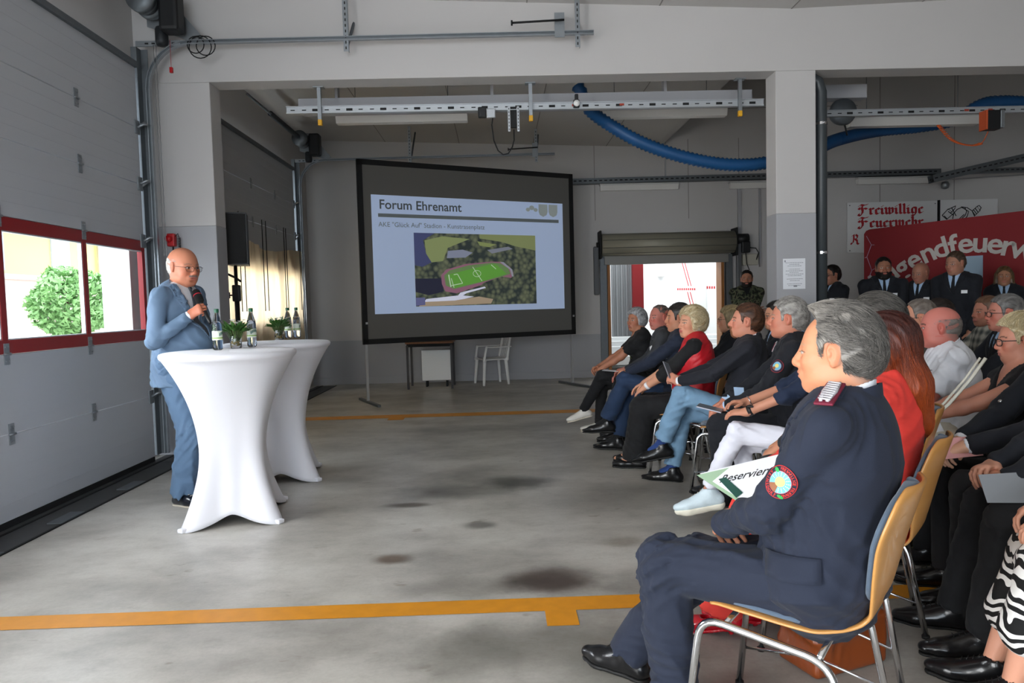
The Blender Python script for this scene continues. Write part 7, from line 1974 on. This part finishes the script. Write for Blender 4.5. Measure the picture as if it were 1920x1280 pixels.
crest = [(-.030, .034), (.030, .040), (.034, .018), (.026, .012), (.030, -.02), (0, -.045), (-.030, -.02), (-.026, .012)]
glyph_on(I, .20, .085, [(crest, 0)], mat('dark_green_crest', '2c4a24', .7), 'green_crest')
glyph_on(I, .185, .090, [([(-.016, .004), (.016, .008), (.014, -.018), (0, -.026), (-.014, -.018)], 0)], mat('light_green_crest', '7a9a3c', .7), 'crest_centre')
mb_ = glyph_on(I, .11, .105, [([(-.028, .004), (.028, .010), (.028, .004), (-.028, -.002)], 0), ([(-.020, -.012), (.020, -.006), (.020, -.009), (-.020, -.015)], 0)], mat('grey_print', '8a8c94', .6), 'chest_print')
Op, Oy = (2.52, 3.42), 160
I = back('blonde woman with dark rimmed glasses in a black dress with a white tote bag', Op, Oy, dict(s=.89, fem=1, v=.0085, hv=.0038, skin='bb806a', flush=.6, fat=.008, hyaw=-2, hpitch=4, hs=1.08, girth=1.2, bust=1.15, belly=.05, wid=.17, hair='short', cut='short', hc='b09a6a', hc2='efe4c4', thick=.016, ttop=.024, strands=4600, slen=.055, srad=.0010, comb=(.3, .3, -.8), jit=.2, clump=.9, tousle=.005, lift=.010, glasses=mat('dark_cat_frame', '1c1a20', .3), rim=.0022, tint='9aa4b0', lips='a8605a',
     top='tee', topname='dress', topm=M_black, sleeve='short', slen_=.35, chestskin=1, vneck=(.15, .10), trousers=M_black, cuff=.06, wrL=(.44, .02, .70), wrR=(.45, -.08, .70), handL=REST, handR=REST, fdL=(.8, -.5, -.1), poleL=(-.4, .8, -.5), shoes=M_leather, tags=[(.19, .13, 35)], seed=161), 'chair under the blonde woman in black')
mb = MB(); w_ = I['A'][1][2]; d = nrm(w_-I['A'][1][1]); mb.tube([w_-d*.03, w_-d*.010], .030, 16); x_ = w_-d*.02+V(0, .0, .032); mb.tube([x_, x_+V(0, 0, .006)], .016, 14); mb.build('wristwatch', M_chrome, I['root'])
mb = MB(); mb.tube([I['nb']+V(.055*math.cos(a_), .075*math.sin(a_), -.028*math.cos(a_)-.012) for a_ in np.linspace(0, 2*PI, 25)[:-1]], .0022, 6, close=True); mb.build('necklace', M_chrome, I['root'])
# tote bag
tb = toW(Op, Oy, (.40, .04, .645)); o = thing('tote_bag', 'white canvas tote bag on the lap of the blonde woman in black', 'bag', tb, math.radians(Oy))
F = Fld(); F.bx((0, .02, .0), (.17, .19, .035), .02, rd=.03); f2 = folds(9, .012, .8); P, Q = F.mesh(.009, lambda X, Y, Z, D: D+f2(X, Y, Z)); npmesh('bag_body', P, Q, mat('natural_canvas', 'd8d4c4', .85, bump=.3, bscale=300), o)
hp = [V(.10, .15, .02), V(.02, .19, .08), V(-.08, .185, .19), V(-.17, .16, .30), V(-.24, .13, .40)]
mb = MB(); mb.tube(hp, .008, 6, flat=.4); mb.tube([p+V(.02, -.010, 0) for p in hp], .006, 6, flat=.4); mb.build('bag_strap', mat('natural_canvas', 'd8d4c4', .85), o)
p = toW(Op, Oy, (.50, .20, .60)); sheet([p+Vector((-.0, -.0, -.0)), p+Vector((.20, -.04, .02)), p+Vector((.17, .02, .14)), p+Vector((-.03, .05, .12))], mat('white_paper', 'e4e6ea', .6), 'programme_leaflet', 'white leaflet with a dark green header near the tote bag', 'leaflet')

back('man in glasses with his hand at his chin in the third row', (3.09, 4.98), 165, dict(s=1.03, skin='c48a70', hyaw=-8, hpitch=6, v=.009, hv=.0042, lean=6, lean2=12, hair='short', cut='receding', hc='5a5048', hc2='8a8078', thick=.003, strands=700, slen=.02, glasses=M_frame, rim=.0016, top='jacket', topm=cloth('grey_green_pullover', '4e4c46'), wrL=(.30, .05, .98), fdL=(-.35, -.1, 1), bkL=(.9, .3, .2), handL=dict(curl=[(15, 15, 10), (60, 70, 40), (65, 70, 40), (65, 70, 40)]), wrR=(.3, -.1, .75), seed=171), 'chair under the man with his hand at his chin')
back('brown haired man in a grey plaid shirt in the rear row', (3.98, 5.75), 170, dict(s=1.02, skin='a8705c', hyaw=10, hair='short', hc='5a4030', hc2='7a5a44', thick=.006, strands=500, topm=M_plaid, top='shirt_', topname='plaid_shirt', shirt=M_plaid, beard='7a5a48', beardd=.4, seed=181), 'chair under the man in plaid')
back('grey haired man with glasses in dark uniform behind the blonde woman', (3.48, 4.85), 165, dict(s=1.04, v=.009, hv=.0042, skin='bc7c6a', flush=.8, hyaw=-2, fat=.008, hair='short', hc='4e4c4a', hc2='8a8784', thick=.006, strands=700, slen=.03, glasses=M_frame, rim=.0018, vneck=(.2, .07), shirt=M_shb, tie=M_tied, buttons=[(.28, .01), (.3, -.05)], seed=191), 'chair under the grey haired man in dark uniform')
back('young dark haired man mostly hidden behind the man with his hand at his chin', (3.42, 5.5), 168, dict(s=1.01, skin='b87a60', hair='short', hc='1c1512', hc2='30241e', thick=.006, strands=300, seed=201), 'chair hidden behind the third row')
Tp, Ty = (2.40, 2.98), 165
back('person in a black uniform with silver buttons at the right edge', Tp, Ty, dict(s=1.04, v=.009, girth=1.15, hair='short', hc='2a2826', wid=.2, vneck=(.2, .07), shirt=M_shw, wrL=(.38, .10, .70), wrR=(.40, 0, .68), cuffs='LR', handL=CLASP, handR=CLASP, buttons=[(.12, .10), (.16, .15), (.20, .09), (.28, .09), (.2, -.09), (.28, -.09)], seed=211), 'chair under the person with silver buttons')
Up_, Uy = (2.24, 2.50), 160
back('person in black with folded hands at the right edge of the front', Up_, Uy, dict(s=1.04, v=.009, girth=1.1, hair='short', hc='2a2826', wrL=(.38, .06, .655), wrR=(.42, -.03, .66), handL=CLASP, handR=CLASP, fdL=(.7, -.7, 0), fdR=(.7, .7, 0), skin='c89078', anL=(.46, .12, .09), anR=(.50, -.12, .09), seed=221), 'chair under the person with folded hands')
p = toW(Up_, Uy, (.46, .18, .60)); sheet([p, p+Vector((.16, -.02, .0)), p+Vector((.15, .03, .10)), p+Vector((-.0, .05, .09))], mat('grey_paper', '85888c', .7), 'folded_programme', 'folded grey programme by the folded hands', 'paper')
p = toW(Tp, Ty, (.44, .10, .665)); sheet([p+Vector((-.12, 0, -.03)), p+Vector((.10, -.05, 0)), p+Vector((.12, .02, .07)), p+Vector((-.10, .06, .05))], mat('pink_paper', 'd49a98', .7), 'pink_paper', 'pink paper held by the person with silver buttons', 'paper')
Zp, Zy = (2.08, 2.06), 150
I = back('woman in a black and white zebra print skirt at the right edge', Zp, Zy, dict(s=.98, fem=1, v=.009, hair='bob', hc='3a2a20', topm=M_black, trousers=None, skirt=M_zebra, legskin=(.2, .1), skin='d0967c', anL=(.46, .10, .09), anR=(.50, -.04, .09), kpL=(1, .1, .5), shoes=M_leather, shoekind='laced', seed=231), 'chair under the woman in the zebra skirt')

# ------------------------------------------------------------------ people standing at the back
def stander(lab, px, Y, yaw, o):
    X = (px-935)/FPX*Y; o.update(stand=True); o.setdefault('v', .012); o.setdefault('hv', .0055); o.setdefault('shoes', M_leather); o.setdefault('trousers', M_navyd)
    o.setdefault('topm', M_navyd); o.setdefault('wrL', (.12, .16, .86)); o.setdefault('wrR', (.16, -.10, .86)); o.setdefault('hands', 'LR')
    return person(lab, (X, Y), yaw, o, 'people standing at the back')
U_ = dict(vneck=(.20, .058), shirt=M_shb, tie=M_tied, lapel=M_navyd)
stander('standing man with dark hair and glasses in uniform beside the drain pipe', 1570, 8.9, 195, dict(U_, s=1.03, skin='b07c64', hair='short', hc='14110f', hc2='241e1a', thick=.008, strands=500, glasses=M_frame, rim=.0022, tags=[(.17, .10, 0)], seed=301))
stander('standing bearded man in uniform in front of the red banner', 1664, 8.4, 250, dict(U_, s=1.065, wid=.20, girth=1.08, skin='9a6a54', hair='short', hc='120f0e', thick=.004, strands=300, beard='17110f', beardd=.95, beardmesh='full', beardt=3, tags=[(.17, .10, 0)], buttons=[(.28, 0), (.36, 0)], seed=311))
stander('standing bald man in uniform looking down beside the bearded man', 1738, 8.3, 215, dict(U_, s=1.02, skin='a0705c', hpitch=14, hyaw=-10, hair=None, tags=[(.17, .10, 0)], seed=321))
stander('tall young man in uniform with short fair hair turned to the left', 1804, 7.9, 222, dict(U_, s=1.075, skin='aa7a64', hyaw=-22, hpitch=8, hair='short', hc='3e3026', hc2='5e4a3a', thick=.003, ttop=.010, strands=400, tags=[(.17, .10, 0)], buttons=[(.30, 0), (.37, 0), (.44, 0)], seed=331))
stander('young woman with long fair hair in uniform at the right edge', 1896, 8.5, 235, dict(U_, s=.98, fem=1, skin='a8785e', hair='long', cut='long', len=.18, hc='4a3626', hc2='80623e', thick=.008, strands=700, slen=.1, comb=(-.1, 0, -1), tags=[(.19, .10, 0)], seed=341))
stander('bearded man in camouflage jacket standing beside the roller shutter', 1405, 10.2, 250, dict(s=1.04, skin='a8765e', hair='short', hc='171310', thick=.004, beard='1e1613', beardd=.9, beardmesh='full', beardt=1.5, topm=M_camo, vneck=(.10, .05), shirt=M_black, wrL=(.16, -.14, 1.14), wrR=(.18, .12, 1.16), fdL=(.2, -1, 0), fdR=(.2, 1, 0), poleL=(-.3, .8, -.6), poleR=(-.3, -.8, -.6), seed=351))

# ------------------------------------------------------------------ bags on the floor
def bag(px, py, rz, w_, d_, h_, m, name, label, cat='handbag'):
    p = at_z(px, py); o = thing(name, label, cat, (p.x, p.y, 0), math.radians(rz))
    F = Fld(); F.bx((0, 0, h_*.42), (w_/2, d_/2, h_*.42), .02, rd=.02); F.bx((0, 0, h_*.85), (w_*.40, d_*.18, h_*.2), .06, rd=.02); f2 = folds(4, .012, .8)
    P, Q = F.mesh(.007, lambda X, Y, Z, D: D+f2(X, Y, Z)*np.clip(Z/h_*2, .1, 1)); b = npmesh('bag_body', P, Q, m, o)
    mb = MB(); mb.tube([(x, y, z) for x, y, z in ((-w_*.25, .02, h_*.9), (-w_*.2, .05, h_*1.15), (0, .06, h_*1.25), (w_*.2, .05, h_*1.15), (w_*.25, .02, h_*.9))], .008, 7); mb.build('handle', m, o)
    mb = MB(); mb.tube([(-w_*.42, -d_*.20, h_*.97), (w_*.42, -d_*.20, h_*.97)], .003, 5); mb.build('seam', mat('pale_stitching', 'c88a5a', .6), o)
    return o
bag(1560, 1236, 20, .34, .20, .24, mat('tan_leather', '7c3a14', .35, bump=.25, bscale=14, var=.15, coat=.3), 'leather_handbag', 'tan leather handbag on the floor under the front chairs')
o = bag(1352, 945, 10, .26, .14, .22, M_leather, 'black_handbag', 'black shiny handbag with a red tag behind the Reserviert sheet')
mb = MB(); mb.box((-.05, -.085, .14), (.035, .008, .03), bev=.002); mb.build('red_tag', mat('red_plastic', 'b01018', .4), o)
